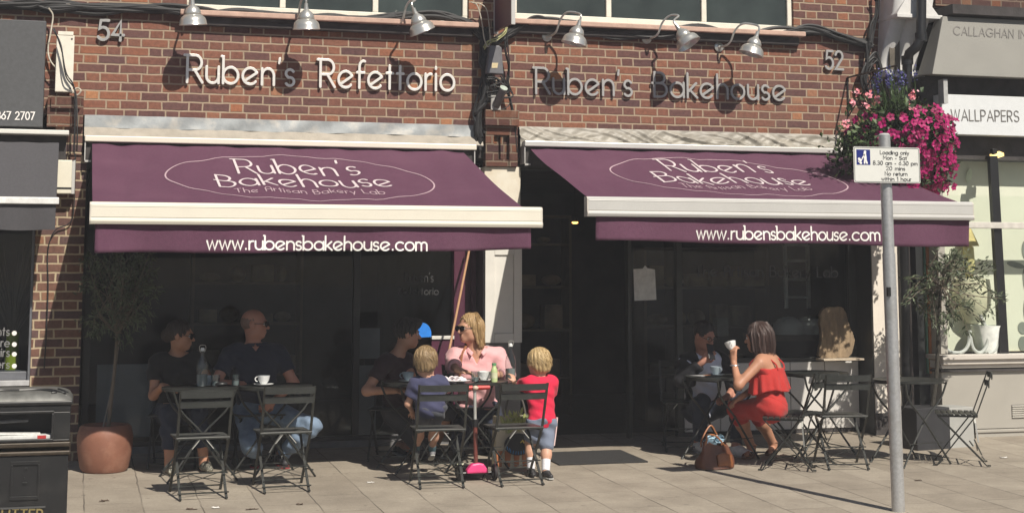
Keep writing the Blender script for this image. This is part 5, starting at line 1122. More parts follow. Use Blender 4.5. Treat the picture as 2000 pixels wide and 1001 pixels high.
MB().ell((-.013, .01, zh), (.024, .02, .018)).build('headset', M('pale_headset', (.6, .45, .35), .4), T, smooth=True)
MB().prism([(-.088, .060), (.085, .060), (.080, .082), (.044, .128), (.01, .136), (-.045, .130), (-.083, .085)], (0, -.03, 0), (1, 0, 0), (0, 0, 1), (0, 1, 0), .07).build('front_fork', PKs, T, bevel=.012)
MB().bx(-.055, .055, .04, .50, .05, .068).build('deck', M('deck_black', (.03, .03, .03), .6), T, bevel=.01)
for s in (-1, 1):
    wl = MB().lathe([(0, -.014), (.05, -.014), (.060, -.008), (.062, 0), (.060, .008), (.05, .014), (0, .014)], 28, (s*.135, .0, .062), rotm(0, PI/2, 0)).build('wheel', M('rubber_black', (.02, .02, .022), .6), T, smooth=True)
    MB().lathe([(0, -.016), (.03, -.016), (.032, 0), (.03, .016), (0, .016)], 18, (s*.135, .0, .062), rotm(0, PI/2, 0)).build('hub', M('dark_grey_hub', (.1, .1, .1), .4), wl, smooth=True)
MB().tube([(-.135, 0, .062), (.135, 0, .062)], .01, 8).build('axle', BLACKP, T, smooth=True)
MB().lathe([(0, -.016), (.035, -.016), (.04, 0), (.035, .016), (0, .016)], 20, (0, .54, .04), rotm(0, PI/2, 0)).build('rear_wheel', MATS['rubber_black'], T, smooth=True)
T = thing('ladybird_toy', 'small shiny dark toy with two bright eyes by the left scooter wheel', 'toy', (at(897, 905, yS+.08)[0], yS+.08, gz(yS)))
MB().ell((0, 0, .062), (.035, .04, .05)).ell((0, -.01, .12), (.034, .034, .028)).build('body', M('toy_black', (.03, .03, .025), .25, .2), T, smooth=True)
for s in (-1, 1): MB().ell((s*.016, -.036, .125), (.011, .008, .011)).build('eye', M('toy_eye', (.75, .78, .6), .2), T, smooth=True)
MB().ell((0, -.03, .075), (.02, .016, .018)).build('red_nose', RD, T, smooth=True)
# ------------------------------------------------------------------ leaning pole, window bits
T = thing('awning_pole', 'slim bare wooden pole leaning against the aubergine door frame', 'pole', at(884, 655, -.12))
b_ = at(884, 655, -.12); MB().tube([at(876, 690, -.2)-b_, at(918, 480, .1)-b_], .0105, 10).build('pole', M('bamboo_pole', (.46, .26, .14), .5, 0, .15, 12, stretch=(4, 4, 1)), T, smooth=True)
MB().tube([at(868, 745, -.3)-b_, at(876, 690, -.2)-b_], .012, 10).build('dark_tip', BLACKP, T, smooth=True)
q = at(824, 652, YS-.03); T = thing('blue_window_sticker', 'bright blue half round sticker low on the left cafe window', 'sticker', q)
MB().prism([(.085*math.cos(t), .10*math.sin(t)) for t in np.linspace(-.25, PI*.62, 24)]+[(-.06, -.03)], (0, 0, 0), (1, 0, 0), (0, 0, 1), (0, 1, 0), .004).build('disc', M('vivid_blue', (.02, .22, .75), .5), T)
T = thing('door_notice', 'white paper notice taped to the dark bakery door', 'notice', at(1259, 556, YS+.005)); c_ = at(1259, 556, YS+.005)
MB().prism([tuple((at(x, y, YS+.005)-c_)[[0, 2]]) for x, y in ((1239, 587), (1282, 585), (1279, 526), (1264, 523), (1260, 518), (1255, 524), (1237, 525))], (0, 0, 0), (1, 0, 0), (0, 0, 1), (0, -1, 0), .002).build('sheet', M('notice_paper', (.72, .72, .70), .7), T)
RUB = True
yl_ = YS+.006; a, b, h = at(1358, 538, yl_), at(1636, 541, yl_), at(1358, 517, yl_)
T = thing('window_lettering', 'faint grey window letters reading The Artisan Bakery Lab on the bakery window', 'lettering', a)
for ch, mb in zip('TheArtisanBakeryLab', lettering('The Artisan Bakery Lab', a-a, b-a, (0, 0, 1), (0, -1, 0), h[2]-a[2], .012, .001, 0, .2)): mb.build('letter', M('faint_vinyl', (.085, .085, .085), .6), T)
T = thing('window_lettering', "faint grey window letters reading Ruben's Refettorio on the left cafe window", 'lettering', at(800, 560, YS))
o_ = at(800, 560, YS)
for txt, p1, p2, ht in (("Ruben's", (790, 549), (846, 550), 531), ('Refettorio', (778, 574), (856, 575), 560)):
    a, b, h = at(*p1, YS+.016)-o_, at(*p2, YS+.016)-o_, at(p1[0], ht, YS+.016)-o_
    merge(lettering(txt, a, b, (0, 0, 1), (0, -1, 0), h[2]-a[2], .008, .001, 0, .2)).build('word', M('fainter_vinyl', (.034, .034, .034), .6), T)
# things behind the bakery window
yi = .75
BR = M('pale_bread_dome', (.72, .71, .66), .3, 0, .1, 10)
def onshelf(px, py, Y): return at(px, py, Y)
shz = at(1550, 652, yi)[2]
T = thing('bread_counter', 'dark wooden display counter behind the bakery window', 'counter', (0, 0, 0))
MB().bx(at(1480, 660, yi)[0], at(1688, 660, yi)[0], yi-.12, yi+.35, shz-.06, shz-.001).build('counter_top', M('dark_oak', (.10, .075, .05), .6, 0, .3, 8), T); MB().bx(at(1480, 660, yi)[0], at(1688, 660, yi)[0], yi-.08, yi+.3, .0, shz-.061).build('counter_front', DARKIN, T)
for k, (px, w_) in enumerate(((1540, .16), (1582, .15))):
    q = at(px, 652, yi); T = thing('bread_dome', ('larger', 'smaller')[k]+' pale domed loaf on the counter behind the bakery window', 'loaf', (q[0], yi, shz), 0, 'loaves on the counter')
    MB().lathe([(w_*.95, 0), (w_*1.0, .04), (w_*.9, .10), (w_*.65, .145), (w_*.3, .165), (0, .168)], 28).build('crust', BR, T, smooth=True)
    m = MB(); 
    for j in (-1, 0, 1): m.tube([(w_*(-.6+.12*j), -.3*w_+j*.05, .135-abs(j)*.01), (0, j*.06, .170-abs(j)*.008), (w_*.6, .3*w_*0+j*.05, .135-abs(j)*.01)], .004, 5)
    m.build('slash', M('pale_crust_slash', (.52, .5, .46), .7), T)
T = thing('loaf_box', 'small pale box on the counter behind the man with the phone', 'box', (at(1408, 650, .8)[0], .8, at(1408, 655, .8)[2])); MB().bx(-.06, .06, -.05, .05, 0, .17).build('carton', M('pale_carton', (.2, .19, .17), .7), T, bevel=.004); MB().bx(-.055, .055, -.045, .045, -1.0, -.002).build('stand', DARKIN, T)
ys_ = YS-.12; q = at(1634, 698, ys_); zl = q[2]
SB = M('weathered_timber', (.25, .18, .11), .85, 0, .3, 6, .5, stretch=(6, 6, 1), dirt=(.13, .095, .07), dscale=7)
T = thing('timber_slab', 'weathered upright timber slab standing on the sill of the bakery window', 'slab', q)
out = [(1603, 697), (1600, 690), (1607, 660), (1606, 630), (1610, 608), (1622, 600), (1648, 599), (1656, 607), (1661, 630), (1669, 652), (1671, 668), (1664, 690), (1655, 697), (1630, 698)]
P2 = catmull([(*(at(x, y, ys_)-q)[[0, 2]], 0) for x, y in out], 5)[:, :2]; rr = np.random.default_rng(3); P2 += rr.normal(0, .003, P2.shape)
MB().prism([tuple(p_) for p_ in P2], (0, 0, 0), (1, 0, 0), (0, .12, 1), (0, 1, 0), .05).build('slab', SB, T, bevel=.012)
MB().box((.02, -.03, -.012), (.42, .16, .018)).build('base_board', M('pale_board', (.5, .42, .32), .7), T, bevel=.003)
T = thing('step_ladder', 'pale ladder hanging behind the bakery window', 'ladder', at(1555, 600, 1.1)); o_ = at(1555, 600, 1.1)
LD = M('pale_ladder', (.62, .62, .58), .6); 
for px in (1533, 1577): a = at(px, 478, 1.1)-o_; b = at(px+3, 602, 1.1)-o_; MB().bar(a, b, .03, .03, (0, 1, 0)).build('stile', LD, T)
for py in (478, 509, 545, 580): a = at(1535, py, 1.1)-o_; b = at(1577, py, 1.1)-o_; MB().bar(a, b, .028, .026).build('rung', LD, T)
MB().tube([at(1533, 478, 1.1)-o_, (at(1533, 478, 1.1)-o_)*[1, 1, 0]+[0, 0, 2.46-o_[2]]], .004, 5).tube([at(1577, 478, 1.1)-o_, (at(1577, 478, 1.1)-o_)*[1, 1, 0]+[0, 0, 2.46-o_[2]]], .004, 5).build('hanging_cord', LD, T)
q = at(1123, 433, 2.2); T = thing('pendant_lamp', 'small glowing amber pendant lamp deep inside the bakery doorway', 'lamp', q)
MB().lathe([(.015, .05), (.035, .015), (.04, .0), (.035, .0), (.0, .012)], 18).build('shade', BLACKP, T, smooth=True); MB().ell((0, 0, -.008), (.034, .034, .014)).build('bulb', emit_mat('amber_bulb', (1, .5, .12), 3.5), T, smooth=True); MB().tube([(0, 0, .05), (0, 0, max(.1, 2.46-q[2]))], .003, 5).build('cord', BLACKP, T)
# dim pale panels inside the left cafe
for k, (x0_, x1_, y0_, y1_, lab) in enumerate(((692, 742, 640, 700, 'upper dim grey poster inside the left cafe window'), (690, 735, 712, 850, 'lower dim grey board inside the left cafe window'))):
    a, b = at(x0_, y1_, .6), at(x1_, y0_, .6); T = thing('wall_poster', lab, 'poster', ((a[0]+b[0])/2, .6, a[2])); MB().bx(-(b[0]-a[0])/2, (b[0]-a[0])/2, -.008, .0, 0, b[2]-a[2]).build('sheet', GREYPAN, T); MB().bx(-.02, .02, .001, .03, -a[2]+.0, b[2]-a[2]-.02).build('stand', DARKIN, T)
# back shelves of the bakery and a cafe dresser, deep in the dark
def shelving(label, x0, x1, y, zs, mat, seed):
    T = thing('shelf_unit', label, 'shelves', ((x0+x1)/2, y, 0)); h_ = (x1-x0)/2; r_ = np.random.default_rng(seed)
    for z in zs: MB().bx(-h_, h_, 0, .3, z-.025, z).build('shelf', mat, T, bevel=.003)
    for xx in (-h_, h_-.03): MB().bx(xx, xx+.03, .0, .29, 0, zs[-1]-.026).build('upright', mat, T)
    for z in zs[:-1]:
        x = -h_+.08
        while x < h_-.2:
            g = MB(); w_ = r_.uniform(.10, .24); hh_ = r_.uniform(.08, .26)
            if r_.random() < .5: g.ell((x+w_/2, .14, z+hh_*.32+.003), (w_/2, .10, hh_*.33), n=12)
            else: g.bx(x, x+w_, .05, .22, z+.003, z+hh_)
            x += w_+r_.uniform(.02, .12)
            g.build('goods', M('shelf_goods', (.21, .16, .105), .7, 0, .6, 4), T)
WD_ = M('shelf_timber', (.11, .085, .06), .7, 0, .2, 8)
shelving('dim wall shelves of bread and boxes deep behind the bakery window', 1.9, 3.3, 1.75, (.45, .95, 1.35, 1.75), WD_, 3)
shelving('dim shelves deep inside the bakery doorway', .5, 1.4, 2.6, (.4, .9, 1.35, 1.8, 2.1), WD_, 4)
shelving('dim dresser shelves deep inside the left cafe', -2.6, -1.5, 2.4, (.5, 1.0, 1.4, 1.8), WD_, 5)
# litter and leaves on the paving
rr = np.random.default_rng(14)
for k, (px, py, lab) in enumerate(((205, 977, 'small brown scrap on the paving below the terracotta pot'), (370, 994, 'brown leaf scrap on the paving near the lower edge, left'), (493, 994, 'brown leaf scrap on the paving below the second chair'), (583, 984, 'thin brown twig on the paving below the two left tables'), (726, 942, 'white scrap of paper on the open paving'), (420, 991, 'white crumb of paper on the paving below the first chair'), (1795, 938, 'dark patch of leaf litter on the paving right of the sign post'), (1960, 893, 'crumbs of rubble at the foot of the putty shop wall'))):
    q = gnd(px, py); m = MB(); 
    for j in range(4): c = rr.normal(0, .012, 2); m.grid(lambda u, v: (c[0]+(u-.5)*.04, c[1]+(v-.5)*.022, .004+.006*math.sin(u*5+j)*math.sin(v*3)), 3, 3)
    tag(m.build('litter_scrap', M('white_scrap', (.7, .68, .64), .8) if k in (4, 5, 7) else M('brown_scrap', (.1, .07, .05), .9), None), lab, 'litter').location = q
# ------------------------------------------------------------------ figures: signed distance fields turned into one continuous surface
def nrm(v): v = np.array(v, float); return v/(np.linalg.norm(v)+1e-12)
class SDF:
    def __init__(s, lo, hi, h):
        s.lo = np.array(lo, float); s.h = h; s.n = np.ceil((np.array(hi)-s.lo)/h).astype(int)+1
        s.D = np.full(tuple(s.n), .5, np.float32)
    def _sl(s, lo, hi):
        a = np.clip(np.floor((lo-s.lo)/s.h).astype(int), 0, s.n-1); b = np.clip(np.ceil((hi-s.lo)/s.h).astype(int)+1, 1, s.n)
        b = np.maximum(b, a+1); sl = tuple(slice(i, j) for i, j in zip(a, b))
        ax = [s.lo[k]+s.h*np.arange(a[k], b[k], dtype=np.float32) for k in range(3)]
        return sl, np.stack(np.meshgrid(*ax, indexing='ij'), -1)
    def _put(s, sl, d, k, op):
        D = s.D[sl]
        if op == 'sub':
            h_ = np.clip(.5-.5*(D+d)/k, 0, 1); s.D[sl] = D+(-d-D)*h_+k*h_*(1-h_)
        else:
            h_ = np.clip(.5+.5*(D-d)/k, 0, 1); s.D[sl] = D+(d-D)*h_-k*h_*(1-h_)
        return s
    def cone(s, a, b, ra, rb, k=.03, flat=False, op='add'):
        a, b = np.array(a, float), np.array(b, float); m = max(ra, rb)+k+4*s.h
        sl, P = s._sl(np.minimum(a, b)-m, np.maximum(a, b)+m); ab = b-a; L = np.linalg.norm(ab); t = ((P-a)@ab)/(L*L)
        tc = np.clip(t, 0, 1); d = np.linalg.norm(P-(a+tc[..., None]*ab), axis=-1)-(ra+tc*(rb-ra))
        if flat:
            dr = np.linalg.norm(P-(a+t[..., None]*ab), axis=-1)-(ra+tc*(rb-ra)); d = np.maximum(dr, np.maximum(-t*L if flat != 'end' else -1, (t-1)*L))
            if flat == 'end': d = np.where(t < 0, np.linalg.norm(P-a, axis=-1)-ra, np.maximum(dr, (t-1)*L))
        return s._put(sl, d.astype(np.float32), k, op)
    def ell(s, c, r, R=None, k=.03, op='add'):
        r = np.array(r, float); m = r.max()+k+4*s.h; c = np.array(c, float); sl, P = s._sl(c-m, c+m); q = P-c
        if R is not None: q = q@np.array(R)
        k0 = np.linalg.norm(q/r, axis=-1); k1 = np.linalg.norm(q/(r*r), axis=-1)+1e-9
        return s._put(sl, (k0*(k0-1)/k1).astype(np.float32), k, op)
    def cut(s, fn):          # keep where fn<0
        ax = [s.lo[k]+s.h*np.arange(s.n[k], dtype=np.float32) for k in range(3)]; P = np.stack(np.meshgrid(*ax, indexing='ij'), -1)
        s.D = np.maximum(s.D, fn(P).astype(np.float32)); return s
    def warp(s, fn):
        ax = [s.lo[k]+s.h*np.arange(s.n[k], dtype=np.float32) for k in range(3)]; P = np.stack(np.meshgrid(*ax, indexing='ij'), -1); s.D = s.D+fn(P).astype(np.float32); return s
    def mesh(s, name, mat, parent=None, origin=None):
        D = s.D; I = D < 0; nx, ny, nz = D.shape; S = np.zeros((nx-1, ny-1, nz-1, 3), np.float32); C_ = np.zeros((nx-1, ny-1, nz-1), np.float32); quads = []
        for ax in range(3):
            A = [slice(None)]*3; B = [slice(None)]*3; A[ax] = slice(0, -1); B[ax] = slice(1, None); da, db = D[tuple(A)], D[tuple(B)]
            ij = np.argwhere(I[tuple(A)] != I[tuple(B)])
            if not len(ij): continue
            o1, o2 = [k for k in range(3) if k != ax]
            ij = ij[(ij[:, o1] > 0) & (ij[:, o2] > 0) & (ij[:, o1] < D.shape[o1]-1) & (ij[:, o2] < D.shape[o2]-1)]
            va, vb = da[tuple(ij.T)], db[tuple(ij.T)]; t = va/(va-vb); pos = ij.astype(np.float32); pos[:, ax] += t; cells = []
            for u, v in ((1, 1), (0, 1), (0, 0), (1, 0)):
                c = ij.copy(); c[:, o1] -= u; c[:, o2] -= v; np.add.at(S, tuple(c.T), pos); np.add.at(C_, tuple(c.T), 1); cells.append(c)
            quads.append((cells, (va < 0) ^ (ax == 1)))
        act = np.argwhere(C_ > 0); idx = -np.ones(C_.shape, np.int64); idx[tuple(act.T)] = np.arange(len(act))
        V = S[tuple(act.T)]/C_[tuple(act.T)][:, None]*s.h+s.lo
        if origin is not None: V = V-np.array(origin)
        F = []
        for cells, fl in quads:
            q = np.stack([idx[tuple(c.T)] for c in cells], 1); q[~fl] = q[~fl][:, ::-1]; F.append(q)
        F = np.vstack(F)
        me = bpy.data.meshes.new(name); me.vertices.add(len(V)); me.vertices.foreach_set('co', V.astype(np.float32).ravel()); me.loops.add(F.size); me.loops.foreach_set('vertex_index', F.ravel().astype(np.int32))
        me.polygons.add(len(F)); me.polygons.foreach_set('loop_start', np.arange(0, F.size, 4, dtype=np.int32)); me.update(calc_edges=True); me.validate()
        me.polygons.foreach_set('use_smooth', [True]*len(me.polygons)); me.materials.append(mat)
        o = link(bpy.data.objects.new(name, me))
        if parent is not None: o.parent = parent
        return o
def ik(a, t, l1, l2, pole):
    a, t = np.array(a, float), np.array(t, float); d = t-a; L = np.linalg.norm(d); Lc = min(L, (l1+l2)*.995); dn = d/L
    x = (l1*l1-l2*l2+Lc*Lc)/(2*Lc); h = math.sqrt(max(0, l1*l1-x*x)); p = np.array(pole, float); p = p-dn*np.dot(p, dn); p = nrm(p)
    return a+dn*x+p*h, a+dn*Lc
def dirv(a): return np.array([math.sin(rad(a)), -math.cos(rad(a)), 0.])
UPV = np.array([0, 0, 1.])
class Fig:
    """kid: body scale; all joints in world metres. yaw 0 faces the street, 90 faces photo right."""
    def __init__(s, name, label, pelvis, neck, head, yaw, chest=None, hyaw=0, hpitch=0, hroll=0, k=1.0, hk=1.0, fem=False, sw=.19, bulk=1.0, h=.0075, group=None):
        s.k, s.hk, s.fem, s.bulk, s.h = k, hk, fem, bulk, h
        s.P, s.N, s.H = np.array(pelvis, float), np.array(neck, float), np.array(head, float)
        s.F = dirv(yaw); s.L = np.array([-s.F[1], s.F[0], 0]); cy = yaw if chest is None else chest; s.CF = dirv(cy); s.CL = np.array([-s.CF[1], s.CF[0], 0])
        s.up = nrm(s.N-s.P); s.T = thing(name, label, 'person', (s.P[0], s.P[1], gz(s.P[1])), 0, group); s.O = np.array([s.P[0], s.P[1], gz(s.P[1])])
        s.sh = [s.N-s.up*.055*k+s.CL*sg*sw*k for sg in (-1, 1)]            # right, left
        s.hip = [s.P+s.L*sg*.088*k for sg in (-1, 1)]
        hf = dirv(hyaw); hl = np.array([-hf[1], hf[0], 0]); a = rad(hpitch); f2 = hf*math.cos(a)-UPV*math.sin(a); u2 = UPV*math.cos(a)+hf*math.sin(a); b = rad(hroll)
        l2 = hl*math.cos(b)+u2*math.sin(b); u3 = u2*math.cos(b)-hl*math.sin(b); s.HR = np.array([l2, f2, u3]).T
        s.arms = [None, None]; s.legs = [None, None]; s.hands = [None, None]
        s.CR = np.array([s.CL, s.CF, UPV]).T; s.PR = np.array([s.L, s.F, UPV]).T
    def hp(s, x, y, z): return s.H+s.HR@(np.array([x, y, z])*s.hk)
    def arm(s, i, wrist, pole, hand=(0, 0, -1), palm=(0, 0, -1), curl=.35, l1=.285, l2=.25):
        e, w = ik(s.sh[i], wrist, l1*s.k, l2*s.k, pole); s.arms[i] = (s.sh[i], e, w); s.hands[i] = (nrm(hand), nrm(palm), curl); return s
    def leg(s, i, ankle, pole, toe=None, l1=.42, l2=.41):
        e, w = ik(s.hip[i], ankle, l1*s.k, l2*s.k, pole); s.legs[i] = (s.hip[i], e, w, nrm(toe if toe is not None else s.F)); return s
    def bounds(s, pad=.2):
        P = [s.P, s.N, s.H]+[p for a in s.arms if a for p in a]+[p for l in s.legs if l for p in l[:3]]+[l[2]+l[3]*.2 for l in s.legs if l]; P = np.array(P); return P.min(0)-pad*max(.75, s.k), P.max(0)+pad*max(.75, s.k)
    def torso(s, f, g=0.0, kk=.05):
        k, B = s.k, s.bulk; c = lambda t: s.P+(s.N-s.P)*t
        R1 = np.array([s.L, np.cross(s.up, s.L), s.up]).T; R2 = np.array([s.CL, np.cross(s.up, s.CL), s.up]).T
        hip = .165 if s.fem else .155
        f.ell(c(.02), np.array([hip*B, .115*B, .11])*k+g, R1, kk); f.ell(c(.34), np.array([(.128 if s.fem else .142)*B, .10*B, .15])*k+g, R1, kk); f.ell(c(.68), np.array([.155*B, .112*B, .165])*k+g, R2, kk)
        f.cone(s.sh[0]*.93+s.sh[1]*.07-s.up*.012*k, s.sh[1]*.93+s.sh[0]*.07-s.up*.012*k, .056*k+g, .056*k+g, kk); 
        f.cone(s.N-s.up*.02*k, (s.sh[0]*.65+s.N*.35)-s.up*.0*k, .045*k+g, .05*k+g, kk); f.cone(s.N-s.up*.02*k, (s.sh[1]*.65+s.N*.35), .045*k+g, .05*k+g, kk)
        if s.fem:
            for sg in (-1, 1): f.ell(c(.63)+s.CL*sg*.072*k+s.CF*.085*k, np.array([.07, .065, .068])*k+g, None, kk*.6)
    def armsdf(s, f, i, g=0.0, t1=1.0, kk=.03, flat=False):
        """t1<=1: part of upper arm, 1..2 forearm too"""
        a, e, w = s.arms[i]; k = s.k; r0, r1, r2 = (.050, .040, .027) if not s.fem else (.046, .036, .024)
        B = .5+.5*s.bulk; r0 *= B; r1 *= B
        if t1 <= 1: f.cone(a, a+(e-a)*t1, r0*k+g, (r0+(r1-r0)*t1)*k+g*1.25, kk, 'end' if flat else False)
        else:
            f.cone(a, e, r0*k+g, r1*k+g, kk); f.cone(e, e+(w-e)*(t1-1), (r1+.001)*k+g, (r1+(r2-r1)*(t1-1))*k+g, kk, 'end' if flat else False)
    def legsdf(s, f, i, g=0.0, t1=2.0, kk=.04, flat=False):
        a, e, w, _ = s.legs[i]; k = s.k; B = .4+.6*s.bulk; r0, r1, r2 = .088*B, .058*B, .038
        if t1 <= 1: f.cone(a, a+(e-a)*t1, r0*k+g, (r0+(r1-r0)*t1)*k+g, kk, 'end' if flat else False)
        else:
            f.cone(a, e, r0*k+g, r1*k+g, kk); t = t1-1; m = e+(w-e)*min(t, .38); f.cone(e, m, r1*k+g, (.056*B)*k+g, kk)
            if t > .38: f.cone(m, e+(w-e)*t, .056*B*k+g, (.056*B+(r2-.056*B)*(t-.38)/.62)*k+g, kk, 'end' if flat else False)
    def handsdf(s, f, i):
        d, pn, cu = s.hands[i]; w = s.arms[i][2]; k = s.k*(1.0 if s.k > .7 else 1.12); pn = nrm(pn-d*np.dot(pn, d)); sd = np.cross(d, pn); sg = 1 if i == 0 else -1; sd = sd*sg*-1  # towards thumb
        f.cone(w-d*.01*k, w+d*.03*k, .024*k, .026*k, .012)
        for t in (-1, -.33, .33, 1): f.cone(w+d*.025*k+sd*t*.016*k, w+d*.088*k+sd*t*.027*k, .016*k, .0125*k, .012)
        for j, (t, L) in enumerate(((1, .068), (.36, .077), (-.34, .071), (-1, .056))):
            p = w+d*.088*k+sd*t*.028*k; q = p.copy(); a = cu*(1+.12*j); dd = nrm(d+sd*t*.10)
            for sgm, fr, r_ in ((0, .45, .0092), (1, .32, .0085), (2, .23, .0076)):
                a2 = a*(sgm+.6); nd = dd*math.cos(a2)+pn*math.sin(a2); q2 = q+nd*L*fr*k; f.cone(q, q2, r_*k, (r_-.0006)*k, .004); q = q2
        b = w+d*.03*k+sd*.024*k; m = b+(sd*.75+d*.55+pn*.35)*.036*k; f.cone(b, m, .0135*k, .0105*k, .008); f.cone(m, m+nrm(d*.9+sd*.15+pn*(.3+cu*.5))*.034*k, .0102*k, .0085*k, .005)
    def headsdf(s, f):
        h = s.hk; E = lambda c, r, k=.02, op='add': f.ell(s.hp(*c), np.array(r)*h, s.HR, k*h, op)
        E((0, -.012, .028), (.076, .098, .092)); E((0, .03, -.028), (.061, .062, .086), .03); E((0, .056, -.09), (.030, .030, .024), .025); 
        for x in (-1, 1):
            E((x*.043, .052, -.02), (.024, .024, .026), .02); E((x*.05, .01, -.065), (.018, .035, .03), .03); E((x*.031, .103, .004), (.017, .013, .012), .012, 'sub'); E((x*.079, -.004, -.005), (.010, .022, .031), .008)
        E((0, .083, .024), (.052, .016, .012), .015); f.cone(s.hp(0, .088, .008), s.hp(0, .112, -.028), .009*h, .0135*h, .01*h); 
        for x in (-1, 1): E((x*.011, .100, -.031), (.008, .009, .007), .006)
        E((0, .090, -.056), (.024, .010, .0065), .008); E((0, .088, -.069), (.021, .010, .0075), .008); E((0, .098, -.0625), (.022, .006, .0018), .003, 'sub')
        f.cone(s.N-s.up*.03*s.k, s.hp(0, -.022, -.07), .056*s.k, .052*h if s.k > .8 else .045*h, .035)
    def body(s, skin):
        lo, hi = s.bounds(); f = SDF(lo, hi, s.h); s.torso(f)
        for i in (0, 1):
            if s.arms[i]: s.armsdf(f, i, 0, 2.0); s.handsdf(f, i)
        for i in (0, 1):
            if s.legs[i]:
                s.legsdf(f, i); _, _, w, t = s.legs[i]; k = s.k; f.cone(w+t*-.02*k-UPV*.045*k, w+t*.13*k-UPV*.055*k, .032*k, .024*k, .02); f.cone(w, w-UPV*.04*k, .036*k, .034*k, .02)
        s.headsdf(f); s.b = f.mesh('body', skin, s.T, s.O)
        ew, ei = MB(), MB()
        for x in (-1, 1): ew.ell(s.hp(x*.031, .083, .004)-s.O, np.array([.0125, .0125, .0125])*s.hk, s.HR, 10); ei.ell(s.hp(x*.031, .0925, .004)-s.O, np.array([.006, .004, .006])*s.hk, s.HR, 8)
        ew.build('eyes', M('eye_white', (.6, .58, .55), .3), s.T, smooth=True); ei.build('irises', M('iris_dark', (.03, .025, .02), .2), s.T, smooth=True)
        br = MB()
        for x in (-1, 1): br.tube([s.hp(x*.016, .098, .022)-s.O, s.hp(x*.032, .099, .027)-s.O, s.hp(x*.05, .088, .021)-s.O], .0035*s.hk, 6)
        br.build('eyebrows', s.hairm if hasattr(s, 'hairm') else M('brow_brown', (.06, .04, .025), .8), s.T, smooth=True)
        return s
    def garment(s, name, mat, fn, warp=.0055, ws=36, h=None):
        lo, hi = s.bounds(.24); f = SDF(lo, hi, h or s.h); fn(f); ph = rng.uniform(0, 6, 6)
        if warp: f.warp(lambda P: warp*(np.sin(P[..., 0]*ws+P[..., 2]*ws*.8+ph[0])*np.sin(P[..., 1]*ws*.7-P[..., 2]*ws*.5+ph[1])+.6*np.sin(P[..., 2]*ws*1.9+P[..., 0]*ws*.9+ph[2])))
        return f.mesh(name, mat, s.T, s.O)
    def shoe(s, i, mat, sole=None, name='shoe', L=.255, lowcut=False):
        _, _, w, t = s.legs[i]; k = s.k; q = SDF(w-.25*k-.05, w+.25*k+.05, s.h*.8); z = w[2]-.075*k
        hl = np.array([*(w-t*.055*k)[:2], z+.035*k]); to = np.array([*(w+t*(L-.09)*k)[:2], z+.026*k]); mid = np.array([*(w+t*.06*k)[:2], z+.04*k])
        q.cone(hl, mid, .037*k, .041*k, .02); q.cone(mid, to, .042*k, .031*k, .02)
        if not lowcut: q.cone(w-UPV*.03*k, w+UPV*.005*k, .043*k, .042*k, .02, 'end')
        q.cut(lambda P: z-.002-P[..., 2]); o = q.mesh(name, mat, s.T, s.O)
        if sole: 
            sd = np.cross(t, UPV); m = MB(); pts = [(a, b) for a, b in ((-.095, -.018), (-.085, -.035), (0, -.038), (.10, -.046), (L-.075, -.036), (L-.055, 0), (L-.075, .036), (.10, .046), (0, .038), (-.085, .035), (-.095, .018))]
            m.prism([(a*k, b*k) for a, b in pts], np.array([w[0], w[1], z-.014*k])-s.O, t, sd, UPV, .02*k); m.build('sole', sole, o, bevel=.004)
        return o
    def hair(s, mat, fn, strands=0, smat=None, noise_=.004, fr=70, h=.006):
        lo, hi = s.H-.36*s.hk, s.H+.24*s.hk; f = SDF(lo, hi, h); fn(f); ph = rng.uniform(0, 6, 4); inv = s.HR
        def wv(P):
            q = (P-s.H)@inv; a = np.arctan2(q[..., 0], q[..., 1]-.02); return noise_*(np.sin(a*fr*.35+q[..., 2]*22+ph[0])+.7*np.sin(a*fr*.8-q[..., 2]*31+ph[1])+.5*np.sin(q[..., 0]*150+q[..., 1]*120+ph[2]))
        f.warp(wv); return f.mesh('hair', mat, s.T, s.O)
    def strands(s, par, mat, roots, n, r=.0022):
        m = MB(); rr = np.random.default_rng(n)
        for k in range(n):
            P = roots(rr); m.tube([s.hp(*p)-s.O for p in P], np.linspace(r, r*.3, len(P))*s.hk, 4)
        return m.build('strands', STR[mat.name], par, smooth=True)
def hair_m(name, a, b): 
    m, nt, bs = node_mat(name); n = noise(nt, 60, 4, stretch=(1.6, 1.6, .35)); nt.links.new(ramp(nt, n, [(.3, a), (.7, b)]), bs.inputs['Base Color']); bs.inputs['Roughness'].default_value = .5; bump(nt, bs, n, .8, .008); return m
STR = {}
_hm = hair_m
def hair_m(name, a, b):
    m = _hm(name, tuple(x*.85+y*.15 for x, y in zip(a, b)), tuple(x*.35+y*.65 for x, y in zip(a, b))); STR[name] = leaf_mat(name+'_strand', a, tuple((x+y)/2 for x, y in zip(a, b)), b); return m
def skin_m(name, c): 
    m = M(name, c, .5, 0, .09, 14, .05, 60, spec=.4); bs = m.node_tree.nodes['Principled BSDF']; bs.inputs['Subsurface Weight'].default_value = .0; return m
SK1 = skin_m('skin_light', (.50, .27, .18)); SK2 = skin_m('skin_tanned', (.45, .225, .14)); SK3 = skin_m('skin_ruddy', (.46, .22, .155)); SK4 = skin_m('skin_child', (.58, .33, .23))
def cloth(name, c, v=.12, rough=.85): return M(name, c, rough, 0, v, 7, .35, 26, bdist=.012, spec=.25, sheen=.1)
JEANS = M('washed_denim', (.17, .235, .33), .85, 0, .3, 9, .35, 30, bdist=.012); NAVYJ = cloth('dark_navy_denim', (.025, .032, .055))
GLASSB = M('black_lens', (.008, .008, .009), .1)
